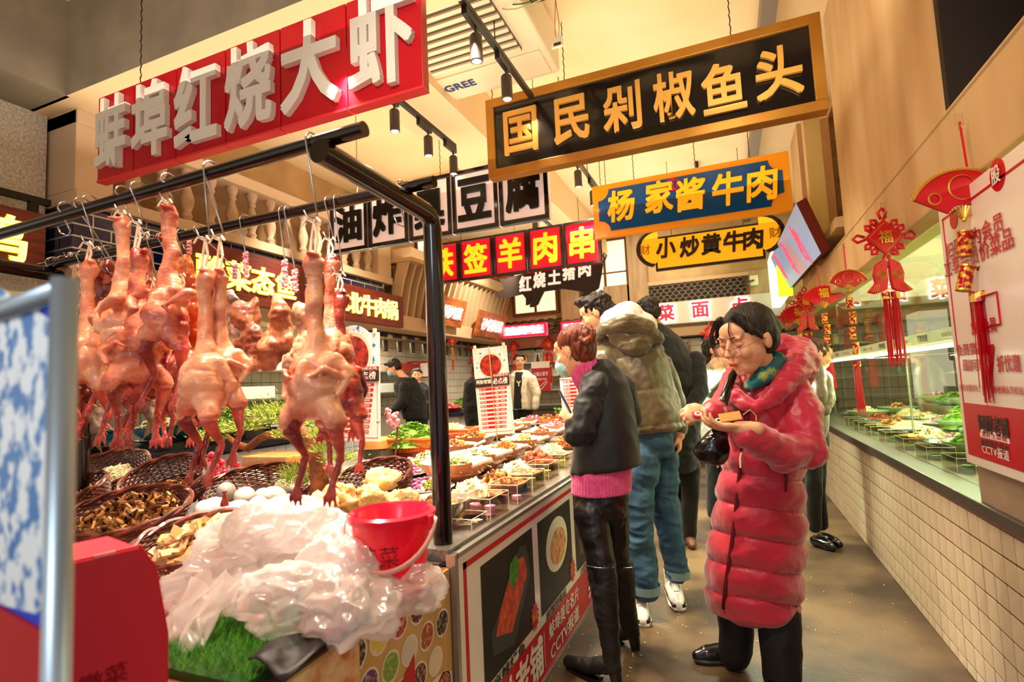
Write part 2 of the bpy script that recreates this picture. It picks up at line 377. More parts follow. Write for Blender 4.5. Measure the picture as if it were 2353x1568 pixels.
roof = thing('tile_roof', 'row of grey curved roof tiles behind the pink lightboxes', 'roof', (-4.1, BY-.35, 2.2))
tm = mat('grey_roof_tile', '#5c4a3e', .7, bump=.2)
g = G(); g.bbox((0, .05, 0), (2.6, .33, .06)); g.build('roof_deck', tm, roof)
g = G(); g.lathe([(.075, 0), (.07, .16)], 9, Matrix.Rotation(PI/2, 4, 'Y') @ Matrix.Rotation(PI/2, 4, 'Z'), arc=.62)
t0 = None
for r in range(4):
    for c in range(15):
        if t0 is None: 
            g = G(); vs = []; 
            for k in range(2):
                for q in range(7): a = PI*q/6; vs.append((.085*math.cos(a), k*.11, .05*math.sin(a)))
            g.add(vs, [(q, q+1, 8+q, 7+q) for q in range(6)]); t0 = g.build('roof_tile', tm, roof, smooth=True, solid=.012); o = t0
        else: o = t0.copy(); COL.objects.link(o)
        o.location = (.09+c*.172, .02+r*.085, .03+r*.065)
# lattice grille and sign board with glowing characters on the back wall
lat = thing('lattice_grille', 'dark fish-scale lattice grille in the back wall', 'grille', (-1.3, BY-.06, 2.45))
x0, x1 = 0, 1.62
g = G(); g.bbox((x0, 0, 0), (x1, .02, .42)); g.build('dark_backing', mat('grille_dark', '#1c130c', .8), lat)
g = G()
for r in range(7):
    for c in range(17):
        cx = .05+c*.1 + (.05 if r % 2 else 0); pts = [(cx + .05*math.cos(a), -.01, .02+r*.058+.045*math.sin(a)) for a in [PI*q/5 for q in range(6)]]
        g.tube(pts, .005, 4)
g.build('scale_lattice', mat('grille_metal', '#b9a58a', .5, metal=.5), lat)['kind'] = 'stuff'
g = G(); g.bbox((-.06, -.05, -.06), (x1+.06, .02, 0)); g.bbox((-.06, -.05, .42), (x1+.06, .02, .48)); g.build('grille_frame', MATS['stall_beam'], lat)
for xx in (-1.72, .62):
    g = G(); g.bbox((xx-.25, BY-.1, 2.42), (xx+.25, BY, 2.95)); struct('trim_14', g, MATS['pilaster'], bevel=.02)
sb = thing('noodle_sign', 'long pale board with red glowing characters reading rice, dish and noodle on the back wall', 'sign', (-.5, BY-.22, 2.18))
g = G(); g.bbox((-1.3, 0, 0), (1.35, .12, .36)); g.build('board', mat('sign_board_pale', '#b9a888', .6, emi=.1, emc='#c8e0e0'), sb)
for ch, dx in (('菜', -.42), ('面', .12), ('点', .7)):
    text('character', ch, mat('halo_white', '#ffffff', .5, emi=3, emc='#e8f6ff'), sb, (dx, -.02, .19), .3, .004, .09)
    text('character', ch, mat('sign_red', '#c3122a', .5, emi=.5), sb, (dx, -.045, .19), .28, .01, .055)
# ---------------------------------------------------------------- hanging signs
chainm = mat('dark_chain', '#3a2c20', .5, metal=.6)
def chain(root, x, z0, z1, y=0):
    g = G(); n = max(4, int((z1-z0)/.02)); 
    pts = [(x + .0035*math.sin(i*2.2), y + .0035*math.cos(i*2.2), z0+(z1-z0)*i/n) for i in range(n+1)]
    g.tube(pts, .0035, 4); g.build('hanging_chain', chainm, root)
def rect_from(y, tl, tr, bl, br):
    a = [P(*p, y=y) for p in (tl, tr, bl, br)]
    return (a[0].x+a[2].x)/2, (a[1].x+a[3].x)/2, (a[2].z+a[3].z)/2, (a[0].z+a[1].z)/2
# big red sign: six panels, one raised white character each
redp = mat('gloss_red_panel', '#c0001c', .3, coat=.12); redp2 = mat('red_panel_edge', '#e8323c', .3)
whl = mat('white_lettering', '#efece4', .45)
y = 1.92
x0, x1, z0, z1 = rect_from(y, (226, 250), (969, -92), (222, 432), (969, 177))
s = thing('red_shop_sign', 'big red hanging sign of six panels with thick white raised characters', 'sign', (x0, y, z0))
Wd = x1-x0; H_ = z1-z0; xs = [226, 309, 408, 519, 645, 796, 969]
xp = [P(u, 300, y=y).x - x0 for u in xs]
xp = [P(*c, y=y).x - x0 for c in ((222, 340), (307, 305), (404, 262), (518, 215), (644, 160), (796, 95), (968, 40))]
xp[0] = 0; xp[-1] = Wd
for i, ch in enumerate('蚌埠红烧大虾'):
    a, b = xp[i], xp[i+1]; g = G(); g.bbox((a+.003, 0, 0), (b-.003, .05, H_)); pn = g.build('panel', redp, s, bevel=.003)
    g = G(); g.bbox((a+.003, -.004, -.012), (b-.003, .05, 0)); g.build('panel_trim', redp2, pn)
    text('raised_character', ch, whl, pn, ((a+b)/2, -.016, H_*.5), .3, .015, .036, fit=((b-a)*.86, H_*.86))
for u in (313, 1500):
    xx = .35 if u == 313 else Wd-.3
    chain(s, xx, H_, ZC-z0, .02)
# black sign with gold frame
gold = mat('gold_frame', '#c08a34', .35, metal=.55, col2='#a87026', ns=2); goldl = mat('gold_letter', '#d9a44c', .4, metal=.35); blk = mat('gloss_black_panel', '#140f0e', .12, coat=.5)
def frame(root, name, w, h, t, d, m, y0=-.02):
    g = G()
    for a, b in (((0, y0, 0), (w, d, t)), ((0, y0, h-t), (w, d, h)), ((0, y0, t), (t, d, h-t)), ((w-t, y0, t), (w, d, h-t))): g.bbox(a, b)
    return g.build(name, m, root, bevel=.004)
y = 3.6
x0, x1, z0, z1 = rect_from(y, (1116, 236), (1881, 28), (1126, 414), (1906, 251))
s = thing('black_gold_sign', 'large black sign in a wide gold frame with six gold characters over the aisle', 'sign', (x0, y, z0)); w, h = x1-x0, z1-z0
g = G(); g.bbox((.02, 0, .02), (w-.02, .07, h-.02)); g.build('panel', blk, s); frame(s, 'gold_frame', w, h, .065, .08, gold)
for i, ch in enumerate('国民剁椒鱼头'):
    u = (1198, 1314, 1430, 1548, 1662, 1788)[i]; v = (303, 276, 250, 222, 205, 170)[i]
    p = P(u, v, y=y); text('raised_character', ch, goldl, s, (p.x-x0, -.018, p.z-z0), .3, .012, .026, fit=(.262, .33))
for xx in (.04, .62, 1.75): chain(s, xx*w/2.25, h, ZC-z0, .03)
# blue sign
y = 5.2
x0, x1, z0, z1 = rect_from(y, (1359, 429), (1811, 347), (1367, 550), (1824, 483))
s = thing('blue_sign', 'blue sign with yellow border and five yellow characters and a small red seal', 'sign', (x0, y, z0)); w, h = x1-x0, z1-z0
yel = mat('yellow_board', '#e88c08', .35, coat=.3, emi=.12); blue = mat('blue_board', '#0b4a8c', .15, coat=.5)
g = G(); g.bbox((0, 0, 0), (w, .06, h)); g.build('border_board', yel, s, bevel=.004)
c = .11; t = .06; pts = []
def arc(cx, cy, a0, a1, r, n=6): return [(cx+r*math.cos(a0+(a1-a0)*i/n), cy+r*math.sin(a0+(a1-a0)*i/n)) for i in range(n+1)]
pts = arc(t, t, PI/2, 0, c) + arc(w-t, t, PI, PI/2, c) + arc(w-t, h-t, 1.5*PI, PI, c) + arc(t, h-t, 0, -PI/2, c)
XZ = Matrix(((1,0,0,0),(0,0,1,0),(0,1,0,0),(0,0,0,1)))
g = G(); g.prism(pts, -.012, 0, XZ); g.build('blue_panel', blue, s)
for i, ch in enumerate('杨家酱牛肉'):
    u = (1428, 1514, 1588, 1672, 1750)[i]; v = (474, 454, 448, 436, 424)[i]; p = P(u, v, y=y)
    text('raised_character', ch, mat('yellow_letter', '#f4a612', .4, emi=.3), s, (p.x-x0, -.025, p.z-z0), .25, .012, .03, fit=(.27, .31), shear=.1)
p = P(1546, 426, y=y); g = G(); g.lathe([(.062, 0), (.062, .012)], 24, Matrix.Translation((p.x-x0, -.02, p.z-z0)) @ Matrix.Rotation(PI/2, 4, 'X'), cap=True)
sl = g.build('red_seal', mat('seal_red', '#c4122c', .4), s); text('seal_mark', '财', mat('seal_blue', '#123c78', .4), sl, (p.x-x0, -.036, p.z-z0), .09, .001, .02)
for xx in (.08, .4, .95, 1.4): chain(s, xx*w/1.7, h, ZC-z0, .03)
# yellow scroll-shaped sign with dark outline
y = 6.6
x0, x1, z0, z1 = rect_from(y, (1460, 540), (1806, 490), (1510, 617), (1756, 592))
xa, xb = P(1460, 570, y=y).x, P(1806, 520, y=y).x
zb = P(1640, 603, y=y).z; zt = zb + .37
s = thing('yellow_scroll_sign', 'yellow scroll-shaped sign with dark outline and five dark characters', 'sign', ((xa+xb)/2, y, zb)); w = (xb-xa)/2
def scroll(k):
    a = w*.70+k; hh = .37
    o = [(-a, -k), (a, -k), (a, .09-k*.3)] + arc(a+.0, .26, -PI/2*.9, PI/2*.95, .20+k, 10) + [(a-.02, .37+.09+k), (a-.02, .37+k), (-a+.02, .37+k), (-a+.02, .46+k)] + arc(-a, .26, PI/2*1.05, 1.5*PI*.97, .20+k, 10) + [(-a, .09-k*.3)]
    return o
g = G(); g.prism(scroll(.022), 0, .06, XZ); g.build('dark_outline', mat('dark_brown_edge', '#1c1008', .5), s)
g = G(); g.prism(scroll(-.005), -.012, 0, XZ); g.build('yellow_face', mat('lit_yellow', '#f0a010', .4, emi=.45), s)
for i, ch in enumerate('小炒黄牛肉'):
    u = (1530, 1584, 1634, 1686, 1730)[i]; v = (571, 568, 562, 556, 550)[i]; p = P(u, v, y=y)
    text('dark_character', ch, MATS['dark_brown_edge'], s, (p.x-(xa+xb)/2, -.025, p.z-zb), .2, .012, .045, fit=(.23, .245), shear=.1)
for sx in (-1, 1): text('coin_seal', '㊎'[:0] + '财', mat('ochre_mark', '#a87a20', .5), s, (sx*w*.86, -.02, .25), .13, .003, .01)
for xx in (-.4, .4): chain(s, xx, .4, ZC-zb, .03)
# row of black framed tiles
y = 4.0
xs = [(761, 843), (845, 933), (935, 1027), (1031, 1142), (1146, 1262)]
zb_, zt_ = 2.60, 3.11
a0 = P(761, 590, y=y); a1 = P(1265, 496, y=y)
xw0, xw1 = a0.x, a1.x; zb_ = (a0.z+a1.z)/2-.0; zt_ = P(1030, 400, y=y).z
s = thing('black_framed_sign', 'row of five square tiles with black blocky characters in black frames', 'sign', (xw0, y, zb_))
pink = mat('pale_pink_board', '#f0d2c0', .3, emi=.25)
for i, ch in enumerate('油炸臭豆腐'):
    wa = (xw1-xw0)/5; g = G(); g.bbox((i*wa+.005, 0, 0), ((i+1)*wa-.005, .05, zt_-zb_)); pn = g.build('tile_panel', pink, s)
    f = frame(pn, 'black_frame', wa-.012, zt_-zb_, .035, .05, blk); f.location = (i*wa+.006, 0, 0)
    text('black_character', ch, mat('letter_black', '#0f0c0b', .3), pn, ((i+.5)*wa, -.02, (zt_-zb_)/2), .25, .01, .05, fit=(wa*.7, .37))
for xx in (.3, 1.2, 2.1): chain(s, xx, zt_-zb_, ZC-zb_, .03)
# red lamb-skewer tiles
y = 5.6
a0 = P(1000, 655, y=y); a1 = P(1378, 600, y=y); zb_ = (P(1058, 648, y=y).z + P(1385, 602, y=y).z)/2; zt_ = (P(1300, 508, y=y).z+P(1060, 558, y=y).z)/2
e = [P(u, v, y=y).x for u, v in ((975, 600), (1056, 600), (1134, 590), (1213, 575), (1295, 560), (1381, 550))]
s = thing('red_tile_sign', 'row of red square tiles in black frames with yellow characters', 'sign', (e[0], y, zb_))
for i, ch in enumerate('铁签羊肉串'):
    a, b = e[i]-e[0]+.006, e[i+1]-e[0]-.006; g = G(); g.bbox((a, 0, 0), (b, .05, zt_-zb_)); pn = g.build('tile_panel', mat('lit_red_tile', '#c80428', .25, emi=.25), s)
    f = frame(pn, 'black_frame', b-a, zt_-zb_, .028, .05, blk); f.location = (a, 0, 0)
    text('yellow_character', ch, mat('lit_gold_letter', '#ffb81c', .4, emi=.6), pn, ((a+b)/2, -.02, (zt_-zb_)/2), .25, .01, .035, fit=((b-a)*.7, .35), shear=.05)
for xx in (.5, 1.5): chain(s, xx, zt_-zb_, ZC-zb_, .03)
# pig silhouette board
y = 7.3
pp = [(1137,676),(1146,670),(1158,664),(1152,650),(1146,640),(1160,642),(1176,636),(1210,628),(1270,612),(1330,600),(1372,592),(1386,600),(1382,630),(1376,662),(1358,676),(1350,694),(1336,694),(1334,684),(1340,672),(1322,668),(1292,664),(1250,670),(1243,684),(1236,700),(1224,706),(1216,706),(1222,690),(1216,700),(1208,702),(1208,686),(1200,676),(1176,682),(1158,684),(1144,684)]
q = [P(u, v, y=y) for u, v in pp]; cx0 = P(1260, 650, y=y)
s = thing('pig_sign', 'dark board cut in the shape of a pig with pale pink characters on its back', 'sign', (cx0.x, y, cx0.z))
g = G(); g.prism([(a.x-cx0.x, a.z-cx0.z) for a in q], 0, .03, XZ); g.build('pig_board', mat('pig_black', '#241a16', .5), s)
g = G(); tl = [P(u, v, y=y)-cx0 for u, v in ((1382, 604), (1390, 598), (1394, 588), (1388, 582), (1384, 590))]; g.tube(tl, .012, 5); g.build('tail', MATS['pig_black'], s)
pr = [P(u, v, y=y)-cx0 for u, v in ((1208, 652), (1240, 644), (1274, 636), (1308, 626), (1344, 618))]
for i, ch in enumerate('红烧土猪肉'):
    text('pale_character', ch, mat('pale_letter', '#f3cfc0', .4, emi=.5), s, (pr[i].x, -.02, pr[i].z), .2, .01, .04, fit=(.19, .235), shear=.06)
for xx in (-.5, .5): chain(s, xx, .2, ZC-cx0.z, .015)
# wooden glowing signs on the left facade (parallel to the aisle, facing +x)
wr_ = mat('redwood_board', '#7c2c1c', .5, col2='#5a1c12', ns=3, nd=6, stretch=(1, 1, 14)); glow = mat('glow_letter', '#fff0a0', .4, emi=1.1, emc='#ffe880'); gedge = mat('glow_edge', '#d8c020', .4, emi=.9)
def facade_sign(name, label, y0, y1, z0, z1, s_, xo=.13, m=wr_, h=.22, tilt=0, lm=None, fitw=.8):
    r = thing(name, label, 'sign', (FX+xo, (y0+y1)/2, (z0+z1)/2), rot=(0, tilt, 0)); w = y1-y0; hh = z1-z0
    g = G(); g.bbox((-.03, -w/2, -hh/2), (.03, w/2, hh/2)); g.build('wooden_board', m, r, bevel=.004)
    n = len(s_)
    for i, ch in enumerate(s_):
        if ch == ' ': continue
        yy = -w/2*fitw + w*fitw*(i+.5)/n
        text('glowing_character', ch, gedge if lm is None else lm, r, (.036, yy, 0), h, .004, .045, face='+x')
        if lm is None: text('glowing_character', ch, glow, r, (.046, yy, 0), h, .006, .015, face='+x')
    return r
facade_sign('wooden_sign', 'red-brown wooden sign with glowing characters ending in the one for fish', 2.75, 4.05, 2.1, 2.56, '酸菜态鱼', .152, h=.26)
facade_sign('wooden_sign', 'red-brown wooden sign with glowing characters for beef pot beside the slatted awning', 4.3, 5.75, 2.09, 2.49, '淮北牛肉锅', .152, h=.25)
ws = facade_sign('wooden_sign', 'red-brown wooden sign with one glowing character at the left edge under the black railing', 1.2, 2.02, 2.15, 2.55, '炖鸡', -.1, h=.3)
ow = mat('orange_wood', '#b8662c', .5, col2='#8a4418', ns=5, nd=5, stretch=(1, 1, 4)); pinkl = mat('pink_white_letter', '#f6d8dc', .4, emi=.3)
facade_sign('tilted_wooden_sign', 'tilted orange wooden sign with pink-white characters, the nearer one under the awning', 6.3, 7.25, 2.2, 2.62, '大锅炖菜', .26, ow, .2, .35, pinkl)
facade_sign('tilted_wooden_sign', 'tilted orange wooden sign with pink-white characters, the farther one by the pink lightbox', 7.75, 8.8, 2.12, 2.55, '砂锅焗菜', .26, ow, .22, .35, pinkl)
# pink lightboxes on the back fascia
for (ua, ub, vt, vb, st, lb) in ((1154, 1254, 738, 780, '油炸社', 'pink glowing lightbox with white characters left of the roof tiles'), (1290, 1400, 728, 775, '凉皮铺', 'pink glowing lightbox half hidden behind the customers heads')):
    yb = BY-.45; a = P(ua, vb, y=yb); b = P(ub, vt, y=yb)
    s = thing('lightbox_sign', lb, 'sign', (a.x, yb, a.z+.02)); w, h = b.x-a.x, b.z-a.z-.04
    g = G(); g.bbox((0, 0, 0), (w, .1, h)); g.build('lit_panel', mat('pink_light', '#f08cac', .4, emi=.6), s); frame(s, 'red_frame', w, h, .03, .1, mat('lit_red_frame', '#d81030', .4, emi=.4))
    text('white_lettering', st, mat('white_lit', '#ffffff', .4, emi=2), s, (w/2, -.01, h/2), .25, .004, .05, fit=(w*.85, h*.66))
# slanted blue-white backlit board on the right with pink neon script
s = thing('slanted_board_sign', 'slanted blue-white backlit board with pink outlined characters on the right fascia', 'sign', (0, 0, 0))
c4 = [P(u, v, x=x) for u, v, x in ((1838, 462, .60), (1895, 578, .78), (1812, 670, .80), (1776, 590, .62))]
ctr = sum(c4, V())/4; s.location = ctr
g = G(); nrm = (c4[1]-c4[0]).cross(c4[3]-c4[0]).normalized()
if nrm.dot(CAMP-ctr) < 0: nrm = -nrm
vs = [p-ctr+nrm*.03 for p in c4] + [p-ctr-nrm*.05 for p in c4]
g.add(vs, [(0,1,2,3),(7,6,5,4),(0,4,5,1),(1,5,6,2),(2,6,7,3),(3,7,4,0)]); ob = g.build('backlit_board', [mat('sky_blue_face', '#88a8cc', .35, emi=.3, col2='#d07850', ns=1.2, nd=2, fac=(.52, .72)), mat('redwood_edge', '#6a1c12', .5)], s)
for i, p in enumerate(ob.data.polygons): p.material_index = 0 if i == 0 else 1
ax = (c4[3]-c4[0]).normalized()
xa = (c4[2]-c4[3]); 
R3 = Matrix((( (c4[1]-c4[0]).normalized()), (nrm.cross((c4[1]-c4[0]).normalized())), nrm)).transposed()
for i, ch in enumerate('凉菜档'):
    f_ = (.2, .5, .8)[i]; ppos = (c4[3]*.6+c4[2]*.4)*(1-f_) + (c4[0]*.42+c4[1]*.58)*f_ - ctr + nrm*.04
    t = text('neon_character', ch, mat('neon_pink', '#e8506c', .4, emi=.5), s, ppos, .3, .003, .01, fit=(.2, .38))
    zdir = (c4[0]-c4[3]).normalized()*.35 + V((0, 0, 1))*.65; yv = (zdir - nrm*zdir.dot(nrm)).normalized(); xv = yv.cross(nrm)
    t.rotation_euler = Matrix((xv, yv, nrm)).transposed().to_euler()
# far green-white lightbox behind it
s = thing('lightbox_sign', 'tall white-green lightbox on the right fascia beyond the slanted board', 'sign', (.72, 7.6, 2.3))
g = G(); g.bbox((-.06, 0, 0), (.06, 1.6, .75)); g.build('lit_panel', mat('white_green_light', '#e0f4c0', .4, emi=1.1), s)
g = G(); g.bbox((-.08, -.08, -.03), (.08, 0, .8)); g.build('yellow_edge', mat('yellow_green_lit', '#c8d820', .4, emi=1), s)
# ---------------------------------------------------------------- ceiling fittings
tk = mat('track_black', '#26211c', .4, metal=.4); lampg = mat('lamp_grey', '#4a4038', .4, metal=.5); bulb = mat('lamp_glow', '#fff0d0', .5, emi=22)
def track_rail(name, label, x, y0, y1, z, lamps, along='y'):
    r = thing(name, label, 'light', (x, y0, z)); L_ = y1-y0
    g = G(); 
    g.bbox((-.018, 0, 0), (.018, L_, .03)) if along == 'y' else g.bbox((0, -.018, 0), (L_, .018, .03)); g.build('track_rail', tk, r)
    g = G(); 
    for yy in np.arange(.1, L_, .9): g.tube([(0, yy, .03), (0, yy, .19 if 2.3 < y0+yy < 3.75 else max(.05, ZC-z))], .004, 4)
    g.build('hanger_rod', tk, r)
    return r
head = thing('spotlight', 'black cylinder spotlight on the ceiling track', 'light', (0, 0, -20))
g = G(); g.bbox((-.016, -.09, -.05), (.016, .09, 0)); g.build('track_adapter', tk, head)
g = G(); g.tube([(0, .05, -.04), (0, .05, -.1)], .008, 6); g.lathe([(.028, -.25), (.036, -.245), (.036, -.1), (.03, -.09), (0, -.085)], 14, Matrix.Translation((0, .05, 0))); hb = g.build('lamp_housing', lampg, head, smooth=True, auto=40)
g = G(); g.lathe([(.0, -.235), (.032, -.24)], 14, Matrix.Translation((0, .05, 0))); g.build('lit_lens', bulb, head)
first = True
def lamp(x, y, z, label, group=None, rot=None):
    global first
    if first: head.location = (x, y, z); head['label'] = label; o = head; first = False
    else: o = dup(head, (x, y, z), label=label)
    if rot: o.rotation_euler = rot
    return o
T1 = [(1095, 100), (1168, 190)]; T2 = [(907, 262), (987, 322), (1045, 366)]; T3 = [(1336, 405), (1352, 440)]
track_rail('ceiling_track', 'black ceiling track running from the air conditioner to the black and gold sign', -1.2, 1.0, 3.55, 3.38, None)
track_rail('ceiling_track', 'black ceiling track under the beam between the red sign and the black framed sign', -2.08, 1.2, 4.0, 3.38, None)
track_rail('ceiling_track', 'short black ceiling track seen between the gold framed and the blue sign', -1.2, 4.2, 6.6, 3.38, None)
track_rail('ceiling_track', 'black ceiling track behind the row of red tiles', -2.08, 4.6, 7.6, 3.38, None)
for (u, v), lb in zip([(1083, 45), (1155, 140)], ['large black spotlight nearest the air conditioner', 'black spotlight just above the black and gold sign']):
    p = P(u, v, x=-1.2); lamp(-1.2, p.y, 3.38, lb)
for (u, v), lb in zip([(896, 222), (975, 285), (1034, 330)], ['first black spotlight below the red sign, nearest the meat rail', 'middle black spotlight of the three under the beam', 'farthest black spotlight of the three, above the black framed sign']):
    p = P(u, v, x=-2.08); lamp(-2.08, p.y, 3.38, lb)
for yy, lb in ((4.75, 'black spotlight under the gold framed sign, the nearer of two'), (5.35, 'black spotlight under the gold framed sign, close to the blue sign')): lamp(-1.2, yy, 3.38, lb)
for yy, lb in ((4.9, 'black spotlight above the red tile sign, left one'), (6.0, 'black spotlight above the red tile sign, right one')): lamp(-2.08, yy, 3.38, lb)
lamp(-.2, 6.9, ZC, 'black spotlight behind the blue sign')
# cassette air conditioner
ac = thing('cassette_air_conditioner', 'beige ceiling air conditioner with slotted grille and blue lettering', 'air conditioner', (-2.15, 2.4, 3.58))
acm = mat('ac_plastic', '#e6d8b8', .5); 
g = G(); g.bbox((0, 0, 0), (1.15, 1.25, .32)); g.build('body', acm, ac, bevel=.02)
g = G(); g.bbox((.32, .2, -.02), (1.0, .85, 0)); g.build('intake_panel', mat('ac_dark', '#5a4c38', .6), ac)
for i in range(9):
    g = G(); g.box((.66, .24+i*.072, -.025), (.68, .035, .016)); g.build('louvre', acm, ac)
g = G(); g.bbox((.02, .92, -.012), (1.1, 1.2, 0)); g.build('front_flap', acm, ac, bevel=.02)
text('lettering', 'GREE', mat('blue_print', '#1c3a78', .5), ac, (.42, 1.05, -.016), .11, .001, .02, rot=(PI, 0, 0), face='+z', ang=.0)
# loose cables with thermostat
cab = thing('cable_bundle', 'tangle of black and coloured cables hanging from the ceiling beside the air conditioner', 'cable', (-.75, 2.9, 3.7))
g = G(); g.tube([(-.3, .15, .05), (0, .1, .0), (.35, .0, .12), (.8, -.3, .25)], .035, 8); g.build('black_conduit', mat('conduit', '#201812', .7, bump=.4), cab)
for i, cc in enumerate(['#1a1614', '#1a1614', '#d8c890', '#a02018', '#3a6a30', '#c8b070']):
    g = G(); r0 = .12+.03*i; g.tube([(r0*math.cos(a)*1.3-.02*i, r0*math.sin(a*.9)*.6, .05+r0*math.sin(a)) for a in [PI*.9+q*.28 for q in range(11)]], .012 if i < 2 else .004, 5); g.build('cable', mat('cable_%d' % i, cc, .5), cab)
th = thing('thermostat', 'small white wall controller dangling on two wires', 'controller', P(1280, 97, y=3.1))
g = G(); g.box((0, 0, 0), (.075, .02, .075)); g.build('casing', mat('white_plastic', '#e8dcc0', .5), th, bevel=.006)
g = G(); g.box((.004, -.012, -.02), (.045, .004, .016)); g.build('display', mat('lcd', '#3a3428', .4), th)
for dx in (-.008, .012):
    g = G(); g.tube([(dx, 0, .03), (dx*1.5, .01, .12), (0, .02, .3)], .002, 4); g.build('wire', MATS['cable_3'], th)
# grey steel post beside the gold framed sign
# black balcony rail in front of the speckled wall
rl = thing('balcony_railing', 'black metal railing in front of the speckled wall at the far left', 'railing', (FX-.1, .2, 2.2))
g = G(); g.bbox((-.02, 0, .42), (.02, 1.85, .46)); g.build('handrail', black, rl)
for i in range(9):
    g = G(); w_ = .022 if i == 8 else .008; g.bbox((-w_, .2+i*.195-w_, 0), (w_, .2+i*.195+w_, .42)); g.build('baluster_bar', black, rl)
# security camera
sc_ = thing('security_camera', 'small white security camera on the back wall beside the lattice grille', 'camera', P(1732, 645, y=BY-.15))
g = G(); g.box((0, 0, 0), (.12, .06, .16)); g.build('junction_box', MATS['white_plastic'], sc_, bevel=.01); g = G(); g.ball((-.12, -.1, -.06), .045); g.tube([(0, -.03, 0), (-.12, -.1, -.04)], .015); g.build('camera_dome', MATS['lamp_grey'], sc_, smooth=True)
# ---------------------------------------------------------------- food heaps and dishes (shared builders)
def fm(n, a, b=None, rough=.45, **k): return mat('food_'+n, a, rough, col2=b, ns=k.pop('ns', 30), nd=3, spec=.5, **k)
def heap(kind, mats, n=90, r=.1, h=.06, s=.016):
    g = G(); g.lathe([(r*.98, 0), (r*.8, h*.5), (r*.4, h*.85), (0, h*.95)], 14)
    for i in range(n):
        q = random.uniform(0, 2*PI); t = math.sqrt(random.random())*r*.95; z = h*(1-(t/r)**2)*1.0 + random.uniform(-.2, .5)*s
        g.mi = random.randrange(len(mats)); E = Euler((random.uniform(0, 3), random.uniform(0, 3), random.uniform(0, 3))).to_matrix().to_4x4()
        c = (t*math.cos(q), t*math.sin(q), z)
        if kind == 'chunk': g.ball(c, (s*random.uniform(.7, 1.3), s*random.uniform(.6, 1), s*random.uniform(.5, .9)), 6, 4, E, jit=.15)
        elif kind == 'slice': g.box((0, 0, 0), (s*2.2, s*1.2, s*.22), M=Matrix.Translation(c) @ Euler((random.uniform(-.6, .6), random.uniform(-.6, .6), random.uniform(0, 6))).to_matrix().to_4x4())
        elif kind == 'shred':
            a = random.uniform(0, 2*PI); l = s*random.uniform(1.5, 3); d = V((math.cos(a), math.sin(a), random.uniform(-.2, .5)))
            c = V(c); g.tube([c-d*l*.5, c+V((random.uniform(-1, 1), random.uniform(-1, 1), 1))*s*.4, c+d*l*.5], s*.13, 4, cap=False)
        elif kind == 'curl':
            c = V(c); g.tube([c+V((s*.9*math.cos(u*1.4), s*.9*math.sin(u*1.4), s*.25*u))@E.to_3x3() if 0 else c+E.to_3x3()@V((s*.9*math.cos(u*1.4), s*.9*math.sin(u*1.4), s*.2*u)) for u in range(4)], s*.32, 5, cap=False)
        elif kind == 'leaf':
            a = random.uniform(0, 2*PI); l = s*random.uniform(1.5, 3.5); d = V((math.cos(a), math.sin(a), random.uniform(-.1, .6))); w = V((-d.y, d.x, 0))*s*.45; c = V(c)
            g.quad(c-d*l*.5, c+w+V((0, 0, s*.3)), c+d*l*.5, c-w+V((0, 0, s*.2)))
    return g
H = {}
def hp(key, kind, cols, **k):
    ms = [fm(key+str(i), c, rough=k.get('rough', .45)) for i, c in enumerate(cols)]; k.pop('rough', None)
    H[key] = (heap(kind, ms, **k), ms)
hp('mushroom', 'chunk', ['#a8672f', '#6a3c1c', '#d8a05a'], n=110, s=.017)
hp('white_slices', 'slice', ['#f4ead2', '#e8d8b4', '#fff6e4'], n=90, s=.02)
hp('sprouts', 'shred', ['#f6ecc8', '#e8d69a', '#fffbe8'], n=160, s=.024)
hp('meat', 'curl', ['#a84a28', '#7a2c18', '#c8784a'], n=80, s=.018)
hp('pickles', 'chunk', ['#8a8a20', '#6a6a14', '#c8b850', '#4a5a14'], n=130, s=.012)
hp('onion', 'chunk', ['#b86a94', '#e8c8d4', '#8a3a6a'], n=90, s=.016)
hp('sausage', 'chunk', ['#8a4028', '#a85a38'], n=30, s=.034)
hp('greens', 'leaf', ['#7aa83a', '#a8cc5a', '#5a8a24', '#c8dc84'], n=240, r=.15, h=.1, s=.028)
hp('twists', 'curl', ['#c86a20', '#e09040', '#a84a14'], n=60, s=.022)
hp('mixed', 'chunk', ['#e8d8a8', '#5a3018', '#c88a48', '#f4ecd0', '#6a7a2a'], n=140, s=.013)
hp('red_meat', 'slice', ['#b83a3a', '#d8605a', '#e8a8a0'], n=90, s=.02)
hmesh = {}
def food(key, label, loc, sc=1.0, group=None, name=None, rz=0, scz=None):
    if key not in hmesh:
        g, ms = H[key]; o = g.build(key+'_food', ms, None, smooth=False); hmesh[key] = o.data
    else: o = bpy.data.objects.new(key+'_food', hmesh[key]); COL.objects.link(o)
    o.location = loc; o.scale = (sc, sc, scz or sc); o.rotation_euler.z = rz; tag(o, label, 'food', group, 'stuff'); return o
